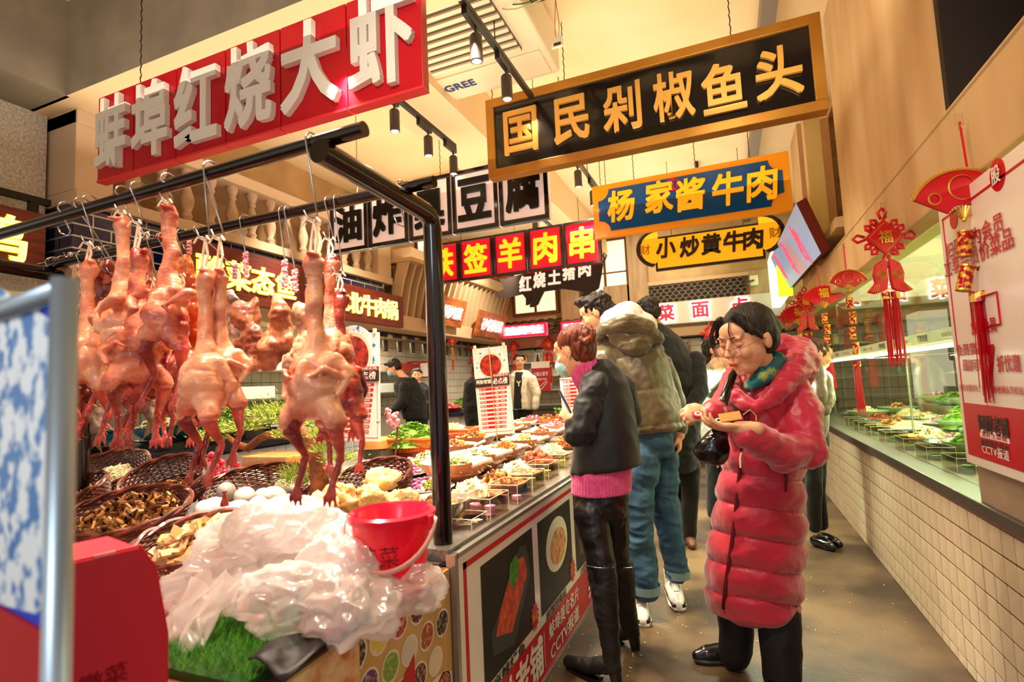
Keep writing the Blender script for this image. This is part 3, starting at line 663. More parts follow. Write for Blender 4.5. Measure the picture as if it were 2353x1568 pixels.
# dish kinds
terr = mat('terracotta_glaze', '#d88458', .3, coat=.3); terri = mat('white_glaze', '#f4ead6', .2, coat=.3)
def make_bowl(name, label, r=.13, m=terr, mi=terri, handle=True, depth=.075):
    t = thing(name, label, 'bowl', (0, 0, 0))
    g = G(); g.lathe([(r*.35, 0), (r*.5, .004), (r*.85, depth*.55), (r, depth), (r*1.02, depth+.004)], 26, cap=False); g.lathe([(0, .0), (r*.35, 0)], 26); g.build('outer_wall', m, t, smooth=True)
    g = G(); g.lathe([(r*1.02, depth+.004), (r*.96, depth+.002), (r*.8, depth*.6), (0, .012)], 26); g.build('inner_glaze', mi, t, smooth=True)
    if handle:
        g = G(); g.tube([(r*.94+.0, -.03, depth-.008), (r+.035, -.022, depth+.012), (r+.048, 0, depth+.016), (r+.035, .022, depth+.012), (r*.94, .03, depth-.008)], .007, 6, flat=1.3); g.build('loop_handle', mi, t, smooth=True)
    return t
def make_plate(name, label, r=.17, m=terri, rim=None, depth=.03, cat='plate', ell=1):
    t = thing(name, label, cat, (0, 0, 0))
    g = G(); g.lathe([(0, 0), (r*.5, 0), (r*.55, .004), (r, depth), (r*1.0, depth+.004), (r*.6, .012), (0, .01)], 28, ell=ell); g.build('dish_body', m, t, smooth=True)
    if rim: g = G(); g.lathe([(r*1.0, depth-.003), (r*1.012, depth+.003), (r*.99, depth+.007), (r*.93, depth-.0)], 28, ell=ell); g.build('rim_band', rim, t, smooth=True)
    return t
# clear acrylic box with round price chips
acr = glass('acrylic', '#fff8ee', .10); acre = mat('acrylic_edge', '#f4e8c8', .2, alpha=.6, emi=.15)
def make_box(name, label, w=.11, d=.15, h=.055, cols=('#d89ac0', '#b86aa0'), chips=2, nn=5):
    t = thing(name, label, 'container', (0, 0, 0)); e = .003
    g = G()
    for a, b in (((-w/2, -d/2, 0), (w/2, d/2, .003)), ((-w/2, -d/2, 0), (-w/2+e, d/2, h)), ((w/2-e, -d/2, 0), (w/2, d/2, h)), ((-w/2, -d/2, 0), (w/2, -d/2+e, h)), ((-w/2, d/2-e, 0), (w/2, d/2, h)), ((-e/2, -d/2, 0), (e/2, d/2, h*.9))): g.bbox(a, b)
    g.build('box_wall', acr, t)
    g = G(); c = [(-w/2, -d/2), (w/2, -d/2), (w/2, d/2), (-w/2, d/2)]
    for i in range(4):
        a, b = c[i], c[(i+1)%4]; g.tube([(a[0], a[1], h), (b[0], b[1], h)], .0014, 4); g.tube([(a[0], a[1], 0), (a[0], a[1], h)], .0014, 4)
    g.build('bright_edge', acre, t)
    return t
def chips(loc, n, cols, group, label, r=.022, first={}):
    k = cols
    for i in range(n):
        z = i*.0058
        if k not in first:
            t = thing('price_chip', label, 'token', loc, group=group)
            g = G(); g.lathe([(r, 0), (r, .005)], 18, cap=True); g.build('chip_disc', mat('chip_'+k[0][1:], k[0], .4), t)
            g = G(); g.lathe([(r*.72, .0053), (r*.4, .0054)], 18); g.build('printed_ring', mat('chip2_'+k[1][1:], k[1], .4), t)
            first[k] = t; t.location = loc
        else: dup(first[k], (loc[0]+random.uniform(-.002, .002), loc[1]+random.uniform(-.002, .002), loc[2]+z), label=label, group=group)
# ---------------------------------------------------------------- right counter
rc = thing('tiled_counter', 'long white-tiled serving counter with a dark granite top along the right side', 'counter', (0, 0, 0))
g = G(); g.bbox((Xr+.0035, .4, 0), (1.0, 8.6, .74)); g.build('counter_core', grout, rc)
g = G(); g.bbox((Xr-.02, .4, .735), (2.5, 8.6, .785)); g.build('granite_top', granite, rc, bevel=.004)
g = G(); g.bbox((Xr+.003, .4, .715), (1.0, 8.6, .735)); g.build('pink_trim_strip', mat('pinkish_strip', '#a8685a', .5), rc)
ts = .0955; jn = .0065
g = G(); g.box((0, 0, 0), (.012, ts-jn, ts-jn)); t0 = None; far = G(); cnt = 0
for c in range(84):
    for r in range(8):
        y = 1.86 + (c+.5)*ts; z = .715 - (r+.5)*ts; hh = ts-jn
        if r == 7: 
            z = (.715-7*ts)/2; hh = .715-7*ts-jn
        if y > 8.5: continue
        if cnt < 300:
            if r == 7: gg = G(); gg.box((0, 0, 0), (.012, ts-jn, hh)); o = gg.build('tile', tilew, rc) if not 'tb' in MATS else None
            if r == 7: o.location = (Xr+.007, y, z)
            else:
                if t0 is None: t0 = g.build('tile', tilew, rc, bevel=.0015); o = t0
                else: o = t0.copy(); COL.objects.link(o)
                o.location = (Xr+.007+random.uniform(-.0006, .0006), y, z)
        else: far.box((Xr+.007, y, z), (.012, ts-jn, hh))
        cnt += 1
stuff(far.build('far_tiles', tilew, rc))
# interior back wall with tiles, kitchen equipment
g = G(); g.bbox((2.9, .6, 0), (3.0, 9.3, 2.12)); struct('wall_right_stall', g, mat('stall_wall', '#b8a884', .5))
inner = bpy.data.objects['wall_right_stall']
g = G()
for c in range(34):
    for r in range(5): g.box((2.895, 1.2+c*.22, 1.4+r*.15), (.014, .212, .142))
stuff(g.build('wall_tiles', mat('inner_tile', '#efe4bc', .25), inner))
g = G(); g.bbox((2.52, 1.0, 1.0), (2.85, 8.5, 1.03)); g.bbox((2.52, 1.0, 0), (2.55, 8.5, 1.0)); o = g.build('back_worktop', mat('steel', '#9aa08a', .3, metal=.8), None); tag(o, 'steel worktop at the back of the right stall behind the glass', 'worktop')
g = G(); g.bbox((2.45, 2.0, 1.35), (2.6, 8.0, 1.75)); o = g.build('extractor_hood', mat('hood', '#7a8068', .35, metal=.7), None, bevel=.02); tag(o, 'grey-green steel extractor hood behind the right glass', 'hood')
wsn = thing('wall_sign', 'white glowing character for dish on the tiled wall behind the right glass', 'sign', (2.86, 3.2, 1.72))
text('glowing_character', '菜', mat('cool_white_lit', '#f0fff4', .4, emi=6), wsn, (0, 0, 0), .32, .01, .04, face='-x')
for y in (2.6, 2.95, 3.3, 3.7, 4.2):
    r = thing('hanging_utensil_rack', 'dark angled spotlight under the right stall ceiling, %s' % {2.6:'nearest the white poster',2.95:'second from the white poster',3.3:'third from the white poster',3.7:'fourth from the white poster',4.2:'farthest one seen through the glass'}[y], 'light', (1.45, y, 2.1)); r.name = 'case_spotlight'
    g = G(); g.tube([(0, 0, 0), (0, 0, -.08)], .01, 6); g.build('stem', tk, r)
    g = G(); g.box((.05, 0, -.14), (.07, .07, .22), M=Matrix.Rotation(.5, 4, 'Y')); g.build('lamp_housing', lampg, r, bevel=.01)
# glass front with the printed strip and light tube
gl = glass('case_glass', '#f4fbe8', .05, .01)
GX = .93
edges = [1.62, 2.62, 4.1, 5.6, 7.1, 8.5]
for i in range(5):
    g = G(); g.bbox((GX, edges[i]+.004, .785), (GX+.006, edges[i+1]-.004, 2.1))
    o = g.build('glass_pane', gl, rc)
st = thing('guard_strip', 'white printed strip above the light tube inside the right food case', 'strip', (1.22, 1.7, 1.44))
g = G(); g.bbox((0, 0, 0), (.006, 6.6, .085)); g.build('white_strip', mat('strip_white', '#f4f0dc', .4, emi=.3), st)
for i in range(6):
    yy = .6 + i*1.05
    text('print', '阿财老铺', mat('print_black', '#201810', .5), st, (-.003, yy, .048), .05, 0, .02, face='-x')
    text('print', '蚌埠美食名片·CCTV报道', mat('print_red', '#c02030', .5), st, (-.003, yy+.52, .045), .032, 0, .01, face='-x')
tb = thing('light_tube', 'bright white fluorescent tube over the dishes in the right case', 'light', (1.24, 1.7, 1.42))
g = G(); g.tube([(0, 0, 0), (0, 6.6, 0)], .014, 10); g.build('glowing_tube', mat('tube_glow', '#f6ffd8', .4, emi=14), tb)
g = G(); g.bbox((-.02, 0, .014), (.02, 6.6, .03)); g.build('tube_holder', MATS['strip_white'], tb)
for yy in (1.75, 4.9, 8.2):
    g = G(); g.tube([(1.24, yy, .785), (1.24, yy, 1.44)], .008, 6); o = g.build('guard_post', mat('steel2', '#b8b8a0', .3, metal=.8)); tag(o, 'thin steel post carrying the light tube of the right case, %s' % ('nearest' if yy < 2 else 'middle' if yy < 5 else 'farthest'), 'post')
# poster board at the right edge
bx = .80; c0 = P(2157, 498, x=bx); c1 = P(2220, 1062, x=bx); zt = c0.z+.03; zb = c1.z
pb = thing('member_poster', 'tall white board with red lettering and red foot on the right counter', 'poster', (bx, 1.3, zb))
yL = (c0.y+c1.y)/2 - 1.3; hh = zt-zb
g = G(); g.bbox((0, 0, 0), (.03, yL, hh)); g.build('white_board', mat('poster_white', '#efe6da', .3, coat=.2), pb, bevel=.004)
rr = mat('poster_red', '#c4001c', .35); rk = mat('poster_black', '#1a1412', .4); pw = mat('poster_paper', '#f4ece2', .35)
def onb(u, v): p = P(u, v, x=bx-.003); return (-.003, p.y-1.3, p.z-zb)
zr = onb(2210, 925)[2]
g = G(); g.bbox((-.002, 0, .035), (0, yL-.035, zr)); g.build('red_foot', rr, pb)
g = G(); g.bbox((-.002, yL-.045, zr), (0, yL-.037, hh-.05)); g.bbox((-.002, .05, hh-.058), (0, yL-.037, hh-.05)); g.build('red_border', rr, pb)
def pt(s_, u0, v0, u1, v1, m, wfit=None, hfit=.06):
    a, b = onb(u0, v0), onb(u1, v1); text('lettering', s_, m, pb, (-.004, (a[1]+b[1])/2, (a[2]+b[2])/2), .06, 0, .03, face='-x', fit=(abs(a[1]-b[1]), hfit))
pt('扫码成为会员', 2175, 585, 2305, 500, rr, hfit=.062); pt('立享会员价菜品', 2170, 622, 2328, 540, rr, hfit=.066)
pt('加入会员', 2232, 755, 2290, 745, rr, hfit=.05); pt('会员菜品', 2198, 806, 2262, 800, rr, hfit=.045); pt('7', 2266, 840, 2290, 835, rr, hfit=.13)
pt('最高可享', 2213, 840, 2262, 838, rr, hfit=.045); pt('折优惠', 2292, 838, 2345, 833, rr, hfit=.055)
pt('另有多重好礼，或享阿财老铺会员权益', 2205, 888, 2353, 902, rr, hfit=.026)
pt('阿财老铺', 2250, 975, 2318, 982, rk, hfit=.065); 
a, b = onb(2252, 998), onb(2318, 1008); g = G(); g.bbox((-.003, b[1], (a[2]+b[2])/2-.013), (-.002, a[1], (a[2]+b[2])/2+.013)); g.build('white_label', pw, pb)
pt('龙虾土菜馆', 2256, 999, 2314, 1007, rr, hfit=.018); pt('蚌埠美食名片', 2255, 1020, 2318, 1029, rk, hfit=.03); pt('CCTV报道', 2258, 1033, 2320, 1046, pw, hfit=.035)
p = onb(2290, 402); g = G(); g.lathe([(.05, 0), (.05, .002)], 20, Matrix.Translation((0, p[1], p[2])) @ Matrix.Rotation(-PI/2, 4, 'Y'), cap=True); g.build('red_seal', rr, pb); text('lettering', '股', pw, pb, (-.006, p[1], p[2]), .06, 0, .02, face='-x')
p = onb(2190, 505); g = G(); g.lathe([(.035, 0), (.035, .002)], 20, Matrix.Translation((0, p[1], p[2])) @ Matrix.Rotation(-PI/2, 4, 'Y'), cap=True); g.build('red_seal', rr, pb)
a, b = onb(2230, 690), onb(2300, 745); g = G(); frame_pts = [(a[1], a[2]), (b[1], a[2]), (b[1], b[2]), (a[1], b[2])]
for i in range(4):
    q, r2 = frame_pts[i], frame_pts[(i+1)%4]; g.tube([(-.004, q[0], q[1]), (-.004, r2[0], r2[1])], .003, 4)
g.build('red_square_outline', rr, pb)
g = G(); g.bbox((Xr+.0, 1.2, .785), (Xr+.05, c1.y+.01, .93)); o = g.build('poster_plinth', mat('plinth_stone', '#a89078', .7)); tag(o, 'low beige plinth under the white poster board', 'plinth')
# dishes inside the right case
bluer = mat('blue_rim', '#3a78a8', .25); celad = mat('celadon', '#a8c89a', .2, coat=.3); woodp = mat('pale_wood', '#d8a868', .5, col2='#c08a4c', ns=4, stretch=(1, 8, 1))
plA = make_plate('plate', 'white plate', .17, terri, bluer); plB = make_plate('shallow_bowl', 'pale green bowl', .19, celad, None, .08, 'bowl'); plC = make_plate('oval_platter', 'white platter', .2, terri, None, .025)
dd = thing('wooden_tray', 'round wooden tray', 'tray', (0, 0, 0)); g = G(); g.lathe([(0, 0), (.16, 0), (.165, .02), (.155, .02), (.15, .008), (0, .008)], 24); g.build('tray_body', woodp, dd, smooth=True, auto=40)
hld = {'a': plA, 'b': plB, 'c': plC, 'd': dd}; used = set()
foods = ['white_slices', 'mixed', 'red_meat', 'sprouts', 'twists', 'mushroom', 'greens', 'meat', 'onion']
kn = {'a': 'blue-rimmed white plate', 'b': 'pale green bowl', 'c': 'white platter', 'd': 'round wooden tray'}
fn_ = {'white_slices': 'white slices', 'mixed': 'mixed chopped food', 'red_meat': 'pink meat slices', 'sprouts': 'pale shreds', 'twists': 'orange twists', 'mushroom': 'brown mushrooms', 'greens': 'green leaves', 'meat': 'brown curled meat', 'onion': 'purple onion'}
rown = ['front', 'middle', 'back', 'rear raised']; orden = ['first', 'second', 'third', 'fourth', 'fifth', 'sixth', 'seventh', 'eighth', 'ninth', 'tenth', 'eleventh', 'twelfth']
for ri, (xx, zz, seq) in enumerate([(1.27, .787, 'acabadacaba'), (1.66, .787, 'bdabcabcadb'), (2.06, .9, 'bbabcbabbab')]):
    for ci, kd in enumerate(seq):
        y = 2.35 + ci*.46 + ri*.1 + random.uniform(-.04, .04); f_ = foods[(ci*2+ri*3) % len(foods)]
        lab = '%s in the %s row of the right case, %s from the white poster' % (kn[kd], rown[ri], orden[ci])
        if kd not in used: hld[kd].location = (xx, y, zz); hld[kd]['label'] = lab; used.add(kd)
        else: dup(hld[kd], (xx, y, zz), label=lab)
        food(f_, '%s on the %s of the right case\'s %s row, %s from the poster' % (fn_[f_], kn[kd].split()[-1], rown[ri], orden[ci]), (xx, y, zz+.012), (1.15 if kd != 'd' else 1.05)*.9, rz=ci, scz=1.0 + (kd == 'b')*.5)
g = G(); g.bbox((1.88, 1.8, .785), (2.35, 8.4, .898)); o = g.build('riser_shelf', MATS['steel2']); tag(o, 'steel riser carrying the rear bowls in the right case', 'shelf')
wb = thing('wooden_tub', 'brown wooden stave tub standing among the rear bowls of the right case', 'tub', (2.1, 4.2-.05, 1.0)); wb.location = (1.86, 3.98, .80); 
g = G(); g.lathe([(.0, 0), (.13, 0), (.14, .2), (.125, .2), (.12, .02), (0, .02)], 20); g.build('stave_wall', mat('tub_wood', '#b87848', .6, col2='#9a5c30', ns=10, stretch=(1, 1, .2)), wb, smooth=True, auto=40)
b0 = None
for i in range(9):
    y = 2.42 + i*.42
    if b0 is None: b0 = make_box('acrylic_box', '', .13, .2, .07); bb = b0; b0.location = (1.02, y, .787); b0['label'] = 'clear acrylic box just inside the right glass, first from the white poster'
    else: bb = dup(b0, (1.02, y, .787), label='clear acrylic box just inside the right glass, %s from the white poster' % orden[i])
    chips((1.01, y-.05, .791), 3+i % 3, ('#2a8a5a', '#d8f0d8'), 'green price chips, right case box %d' % (i+1), 'round green price chip in the %s acrylic box past the white poster' % orden[i])
    if i < 5: chips((1.03, y+.045, .791), 2+i % 2, ('#2a8a5a', '#d8f0d8'), 'green price chips, right case box %d' % (i+1), 'round green price chip in the %s acrylic box past the white poster' % orden[i])
pf = thing('cake_stack', 'stack of round yellow-green cakes beside the white poster inside the case', 'food', (1.17, 2.1, .79)); pf['category'] = 'food'
for i in range(6):
    g = G(); g.lathe([(0, 0), (.08, 0), (.09, .012), (.08, .022), (0, .024)], 20, Matrix.Translation((random.uniform(-.006, .006), random.uniform(-.006, .006), i*.024))); g.build('cake', fm('cake', '#e8dc98', '#d8c070'), pf, smooth=True)
# ---------------------------------------------------------------- hanging new-year decorations
dr = mat('decor_red', '#c4001a', .4); dg = mat('decor_gold', '#d8a040', .3, metal=.7); dr2 = mat('decor_deep_red', '#8a0010', .5); fr = mat('firecracker_foil', '#a80a18', .25, metal=.3, col2='#e0b040', ns=55, nd=1, fac=(.5, .55)); clr = glass('hook_plastic', '#ffffff', .25)
def tassel(root, x, z, l, w=.03, n=22, y=0):
    g = G(); g.tube([(x, y, z), (x, y, z-.035)], w*.55, 10); t = g.build('tassel_cap', fr, root)
    g = G()
    for i in range(n):
        a = random.uniform(0, 2*PI); q = w*.45*math.sqrt(random.random()); l2 = l*random.uniform(.88, 1.08)
        g.tube([(x+q*math.cos(a), y+q*math.sin(a), z-.03), (x+q*math.cos(a)*1.2+random.uniform(-1, 1)*.002, y+q*math.sin(a)*1.2, z-.03-l2*.5), (x+q*1.4*math.cos(a)+random.uniform(-1, 1)*.006, y+q*math.sin(a)*1.4, z-.03-l2)], .0016, 3, cap=False)
    g.build('tassel_threads', dr, root)['kind'] = 'stuff'
def fan(root, w, z, char=None, rich=False):
    R = w/2/math.sin(1.08); n = 16; r0 = R*.32; g = G()
    A = [PI/2-1.08+2.16*i/n for i in range(n+1)]
    out = []
    for i in range(n):
        a, b = A[i], A[i+1]; out += [(R*math.cos(a), R*math.sin(a)), (R*1.035*math.cos((a+b)/2), R*1.035*math.sin((a+b)/2))]
    out.append((R*math.cos(A[-1]), R*math.sin(A[-1]))); inn = [(r0*math.cos(a), r0*math.sin(a)) for a in A[::-1]]
    pts = out+inn; m = len(out); k = len(inn)
    vs = [(x, -.006, y+z) for x, y in pts] + [(x, .006, y+z) for x, y in pts]
    # quads strip by strip
    fs = []
    for i in range(n):
        fs += [(2*i, 2*i+1, m+k-1-i), (2*i+1, 2*i+2, m+k-2-i, m+k-1-i)]
    N_ = len(pts); fs += [tuple(x+N_ for x in f[::-1]) for f in fs] + [(i, i+N_, (i+1) % N_+N_, (i+1) % N_) for i in range(N_)]
    g.add(vs, fs); g.build('fan_leaf', dr, root)
    g = G()
    for a in [PI/2+q*.2 for q in range(-5, 6)]: g.tube([(0, 0, z), (r0*math.cos(a), 0, z+r0*math.sin(a))], .002*w/.25, 4)
    g.ball((0, 0, z), .008); g.build('fan_ribs', dg, root)
    if rich:
        g = G(); g.tube([(R*1.03*math.cos(a), -.006, z+R*1.03*math.sin(a)) for a in np.linspace(A[0], A[-1], 40)], .004*w/.25, 5)
        for i in range(26):
            a = A[0]+(A[-1]-A[0])*i/25; g.ball((R*1.05*math.cos(a), -.004, z+R*1.05*math.sin(a)), .006*w/.3, 6, 4)
        for sg in (-1, 1):
            a = PI/2+sg*.85; g.lathe([(R*.13, 0), (R*.1, .002)], 12, Matrix.Translation((R*.7*math.cos(a), -.008, z+R*.7*math.sin(a))) @ Matrix.Rotation(PI/2, 4, 'X'))
        g.lathe([(R*.26, 0), (R*.24, .002)], 28, Matrix.Translation((0, -.008, z+R*.66)) @ Matrix.Rotation(PI/2, 4, 'X')); g.build('gold_trim', dg, root)
    if char: text('gold_character', char, mat('gold_ink', '#e8b830', .4, metal=.2), root, (0, -.009, z+R*.68), w*.26, .001, .03)
def cracker(root, x, z, h=.07, r=.018, tilt=0):
    M_ = Matrix.Translation((x, 0, z)) @ Matrix.Rotation(tilt, 4, 'Y'); g = G(); g.lathe([(0, 0), (r, 0), (r, -h), (0, -h)], 12, M_); o = g.build('firecracker', fr, root, smooth=True, auto=40)
    g = G(); g.lathe([(r*1.06, -.004), (r*1.06, .002)], 12, M_); g.lathe([(r*1.06, -h-.002), (r*1.06, -h+.004)], 12, M_); g.build('gold_band', dg, o)
def knot(root, w, z):
    g = G(); d = w*.33
    g.prism([(0, -d), (d, 0), (0, d), (-d, 0)], -.008, .008, Matrix.Translation((0, 0, z)) @ Matrix.Rotation(PI/2, 4, 'X')); g.build('diamond_plaque', dr, root, bevel=.003)
    g = G()
    for q in ((0, -d*.78), (d*.78, 0), (0, d*.78), (-d*.78, 0)): pass
    P4 = [(0, -.01, z-d*.8), (d*.8, -.01, z), (0, -.01, z+d*.8), (-d*.8, -.01, z), (0, -.01, z-d*.8)]; g.tube(P4, .003, 4); g.build('gold_outline', dg, root)
    text('gold_character', '福', MATS.get('gold_ink') or dg, root, (0, -.011, z), d*.75, .001, .02)
    g = G()
    for s_ in range(4):
        for i in range(3):
            a0 = s_*PI/2; base = V((math.cos(a0), math.sin(a0)))*d*(1-(i)/3.3) + V((math.cos(a0+PI/2), math.sin(a0+PI/2)))*d*((i)/3.3)
            o_ = V((math.cos(a0+PI/4), math.sin(a0+PI/4))) if i else V((math.cos(a0), math.sin(a0))); L_ = w*(.14 if i else .2); sd = V((-o_.y, o_.x))*L_*.33
            pts = [base-sd*.4, base-sd+o_*L_*.6, base+o_*L_, base+sd+o_*L_*.6, base+sd*.4]
            g.tube([(p.x, 0, z+p.y) for p in pts], w*.028, 6)
    g.build('cord_loops', dr, root, smooth=True)
def fishes(root, w, z):
    for sg in (-1, 1):
        pts = [(.03, .5), (.16, .52), (.34, .40), (.42, .1), (.38, -.15), (.62, -.42), (.4, -.48), (.2, -.42), (.08, -.36), (.04, -.1)]
        g = G(); pr_ = [(sg*x*w, y*w) for x, y in pts]; pr_ = pr_ if sg > 0 else pr_[::-1]
        g.prism(pr_, -.012, .012, Matrix.Translation((0, 0, z)) @ Matrix.Rotation(PI/2, 4, 'X')); f_ = g.build('fish', dr, root, bevel=.004)
        g = G(); cx_ = sg*.22*w
        g.lathe([(w*.035, 0), (w*.02, .004)], 10, Matrix.Translation((cx_, -.013, z+.36*w)) @ Matrix.Rotation(PI/2, 4, 'X'))
        for r_ in (.06, .1, .14): g.tube([(cx_+r_*w*math.cos(a), -.014, z+.05*w+r_*w*math.sin(a)) for a in np.linspace(0, 2*PI, 14)], .0016, 4)
        for k in range(3): g.tube([(sg*(.3+.05*k)*w, -.014, z-.22*w), (sg*(.38+.07*k)*w, -.014, z-.42*w)], .0015, 4)
        g.build('gold_scales', dg, f_)
def decor(kind, label, y, zh, w, rz=.25, **k):
    r = thing({'fan': 'fan_ornament', 'knot': 'knot_ornament'}[kind], label, 'decoration', (.79, y, zh), rz=rz)
    g = G(); g.bbox((-.012, .0, -.03), (.012, .003, .03)); g.tube([(0, 0, -.01), (0, -.012, -.03), (0, -.004, -.035)], .002, 4); g.build('clear_hook', clr, r)
    return r
for (kind, lab, u, y, zc, w, ch, rich, tail) in [
    ('fan', 'large rich red fan with gold rim and four firecrackers, hanging before the white poster', 2225, 2.25, None, .30, None, True, 'A'),
    ('knot', 'big red knot over a pair of fish with long tassels, right of the coat woman', 2037, 3.05, None, .27, None, False, 'B'),
    ('fan', 'red gold-rimmed fan with a firecracker chain, between big knot and plain fan', 1945, 4.05, None, .23, None, True, 'C'),
    ('fan', 'plain red fan with a yellow character and a long tassel, the nearer of two', 1885, 5.2, None, .33, '福', False, 'D'),
    ('knot', 'red knot with gold diamond over small fish, partly behind the plain fan', 1842, 6.2, None, .30, None, False, 'E'),
    ('fan', 'plain red fan with a yellow character, the farther of two', 1824, 7.2, None, .42, '福', False, 'F'),
    ('knot', 'farthest red knot, beside the coat woman\'s hair', 1800, 8.2, None, .3, None, False, 'G')]:
    vh = {'A': 280, 'B': 478, 'C': 560, 'D': 618, 'E': 664, 'F': 690, 'G': 705}[tail]; hk = P({'A': 2205, 'B': 2030, 'C': 1938, 'D': 1880, 'E': 1843, 'F': 1824, 'G': 1806}[tail], vh, y=y)
    r = decor(kind, lab, y, hk.z, w); r.location = (hk.x, y, hk.z)
    zz = lambda v: P(u, v, y=y).z - hk.z
    g = G(); top = {'A': 395, 'B': 500, 'C': 628, 'D': 672, 'E': 668, 'F': 705, 'G': 715}[tail]
    g.tube([(0, 0, 0), (P(u, top, y=y).x-hk.x, 0, zz(top))], .004, 5); g.build('hanging_cord', dr, r)
    off = P(u, 600, y=y).x - hk.x
    sub = r
    n0 = set(r.children)
    if kind == 'fan':
        zb_ = {'A': 505, 'C': 668, 'D': 708, 'F': 748}[tail]; fan(r, w, zz(zb_), ch, rich)
        if tail == 'A':
            for (uu, vv, tl) in ((2215, 540, .1), (2250, 545, -.5), (2220, 620, .25), (2258, 618, -.5)): cracker(r, P(uu, vv-5, y=y).x-hk.x-off, zz(vv-8), .085, .021, tl)
            tassel(r, P(2247, 680, y=y).x-hk.x-off, zz(672), .33, .045, 40)
        if tail == 'C':
            for k_ in range(4): cracker(r, (k_ % 2)*.012-.006, zz(684)-k_*.1, .075, .02)
            tassel(r, .0, zz(684)-.42, .30, .045, 34)
        if tail == 'D':
            for k_ in range(3): cracker(r, (k_ % 2)*.014-.006, zz(722)-k_*.095, .08, .024)
            tassel(r, 0, zz(722)-.3, .3, .055, 34)
        if tail == 'F': cracker(r, 0, zz(756), .09, .028); cracker(r, 0, zz(756)-.12, .09, .028); tassel(r, 0, zz(756)-.23, .25, .05, 20)
    else:
        zk = {'B': 545, 'E': 695, 'G': 730}[tail]; knot(r, w, zz(zk))
        if tail != 'G':
            fz = {'B': 638, 'E': 742}[tail]; fishes(r, w*.6, zz(fz)); 
            tz = {'B': 672, 'E': 765}[tail]
            for dx in (-.02, .02): tassel(r, dx, zz(tz), .31 if tail == 'B' else .25, .032, 30)
    for o in list(r.children):
        if o not in n0: o.location.x += off
# ---------------------------------------------------------------- the food island on the left
TZ = .79
isl = thing('food_island', 'long dark-topped food counter with poster boards on its aisle side', 'counter', (0, 0, 0))
g = G(); g.bbox((-2.95, 1.5, 0), (Xl-.03, 6.6, .75)); g.bbox((-2.95, .78, 0), (Xl-.012, 1.5, .70)); g.bbox((-2.95, .3, 0), (-1.16, .8, .70)); g.build('island_core', mat('core_dark', '#4a3a2c', .8), isl)
g = G(); g.bbox((-3.0, 1.52, .75), (Xl-.004, 6.65, TZ)); g.build('stone_top', mat('grey_stone', '#4c4540', .35, col2='#6a625a', ns=90, nd=2), isl, bevel=.004)
g = G(); g.bbox((-3.0, .76, .70), (Xl-.004, 1.52, .735)); g.bbox((-3.0, .3, .70), (-1.15, .76, .735)); g.build('near_top', mat('worn_red_board', '#8a4a38', .6, col2='#a86a50', ns=4), isl)
# aisle-side poster stand
px = Xl+.012
def on(u, v): p = P(u, v, x=px); return (p.y, p.z)
ps = thing('dish_poster_stand', 'long framed poster board with dish photos and red lettered foot along the food counter', 'poster', (px, 0, 0))
wp = mat('poster_white2', '#ece4d8', .28, coat=.4); sil = mat('silver_frame', '#a8a49c', .3, metal=.8)
g = G(); g.bbox((-.02, 1.53, .02), (0, 4.45, .76)); g.build('white_board', wp, ps)
def face_poly(name, pts, m, parent, d=.001):
    g = G(); g.add([(d, y, z) for y, z in pts], [tuple(range(len(pts)))]); return g.build(name, m, parent)
g = G(); 
for a, b in (((-.025, 1.515, 0), (.008, 1.535, .775)), ((-.025, 1.53, .76), (.008, 4.45, .775)), ((-.025, 4.44, 0), (.008, 4.46, .775)), ((-.025, 1.53, 0), (.008, 4.45, .02))): g.bbox(a, b)
g.build('silver_frame', sil, ps)
g = G()
for a, b in (((0, 1.58, .04), (.002, 1.6, .73)), ((0, 1.58, .71), (.002, 4.4, .73)), ((0, 4.38, .04), (.002, 4.4, .73))): g.bbox(a, b)
g.build('red_border', rr, ps)
face_poly('red_foot', [(1.535, .02), (4.44, .02), (4.44, .235), (1.535, .235)], rr, ps, .0012)
dark = mat('photo_dark', '#120a08', .5, col2='#2a1610', ns=3)
A1 = [on(1103, 1303), on(1221, 1210), on(1232, 1452), on(1115, 1537)]; ya, yb_ = A1[0][0], A1[1][0]; z1_, z0_ = .68, .275
wph = yb_-ya
redfood = mat('red_food_print', '#a81808', .35, col2='#e05828', ns=30, nd=5, coat=.3); herb = mat('herb_print', '#5a9a28', .5, col2='#2e6a18', ns=40)
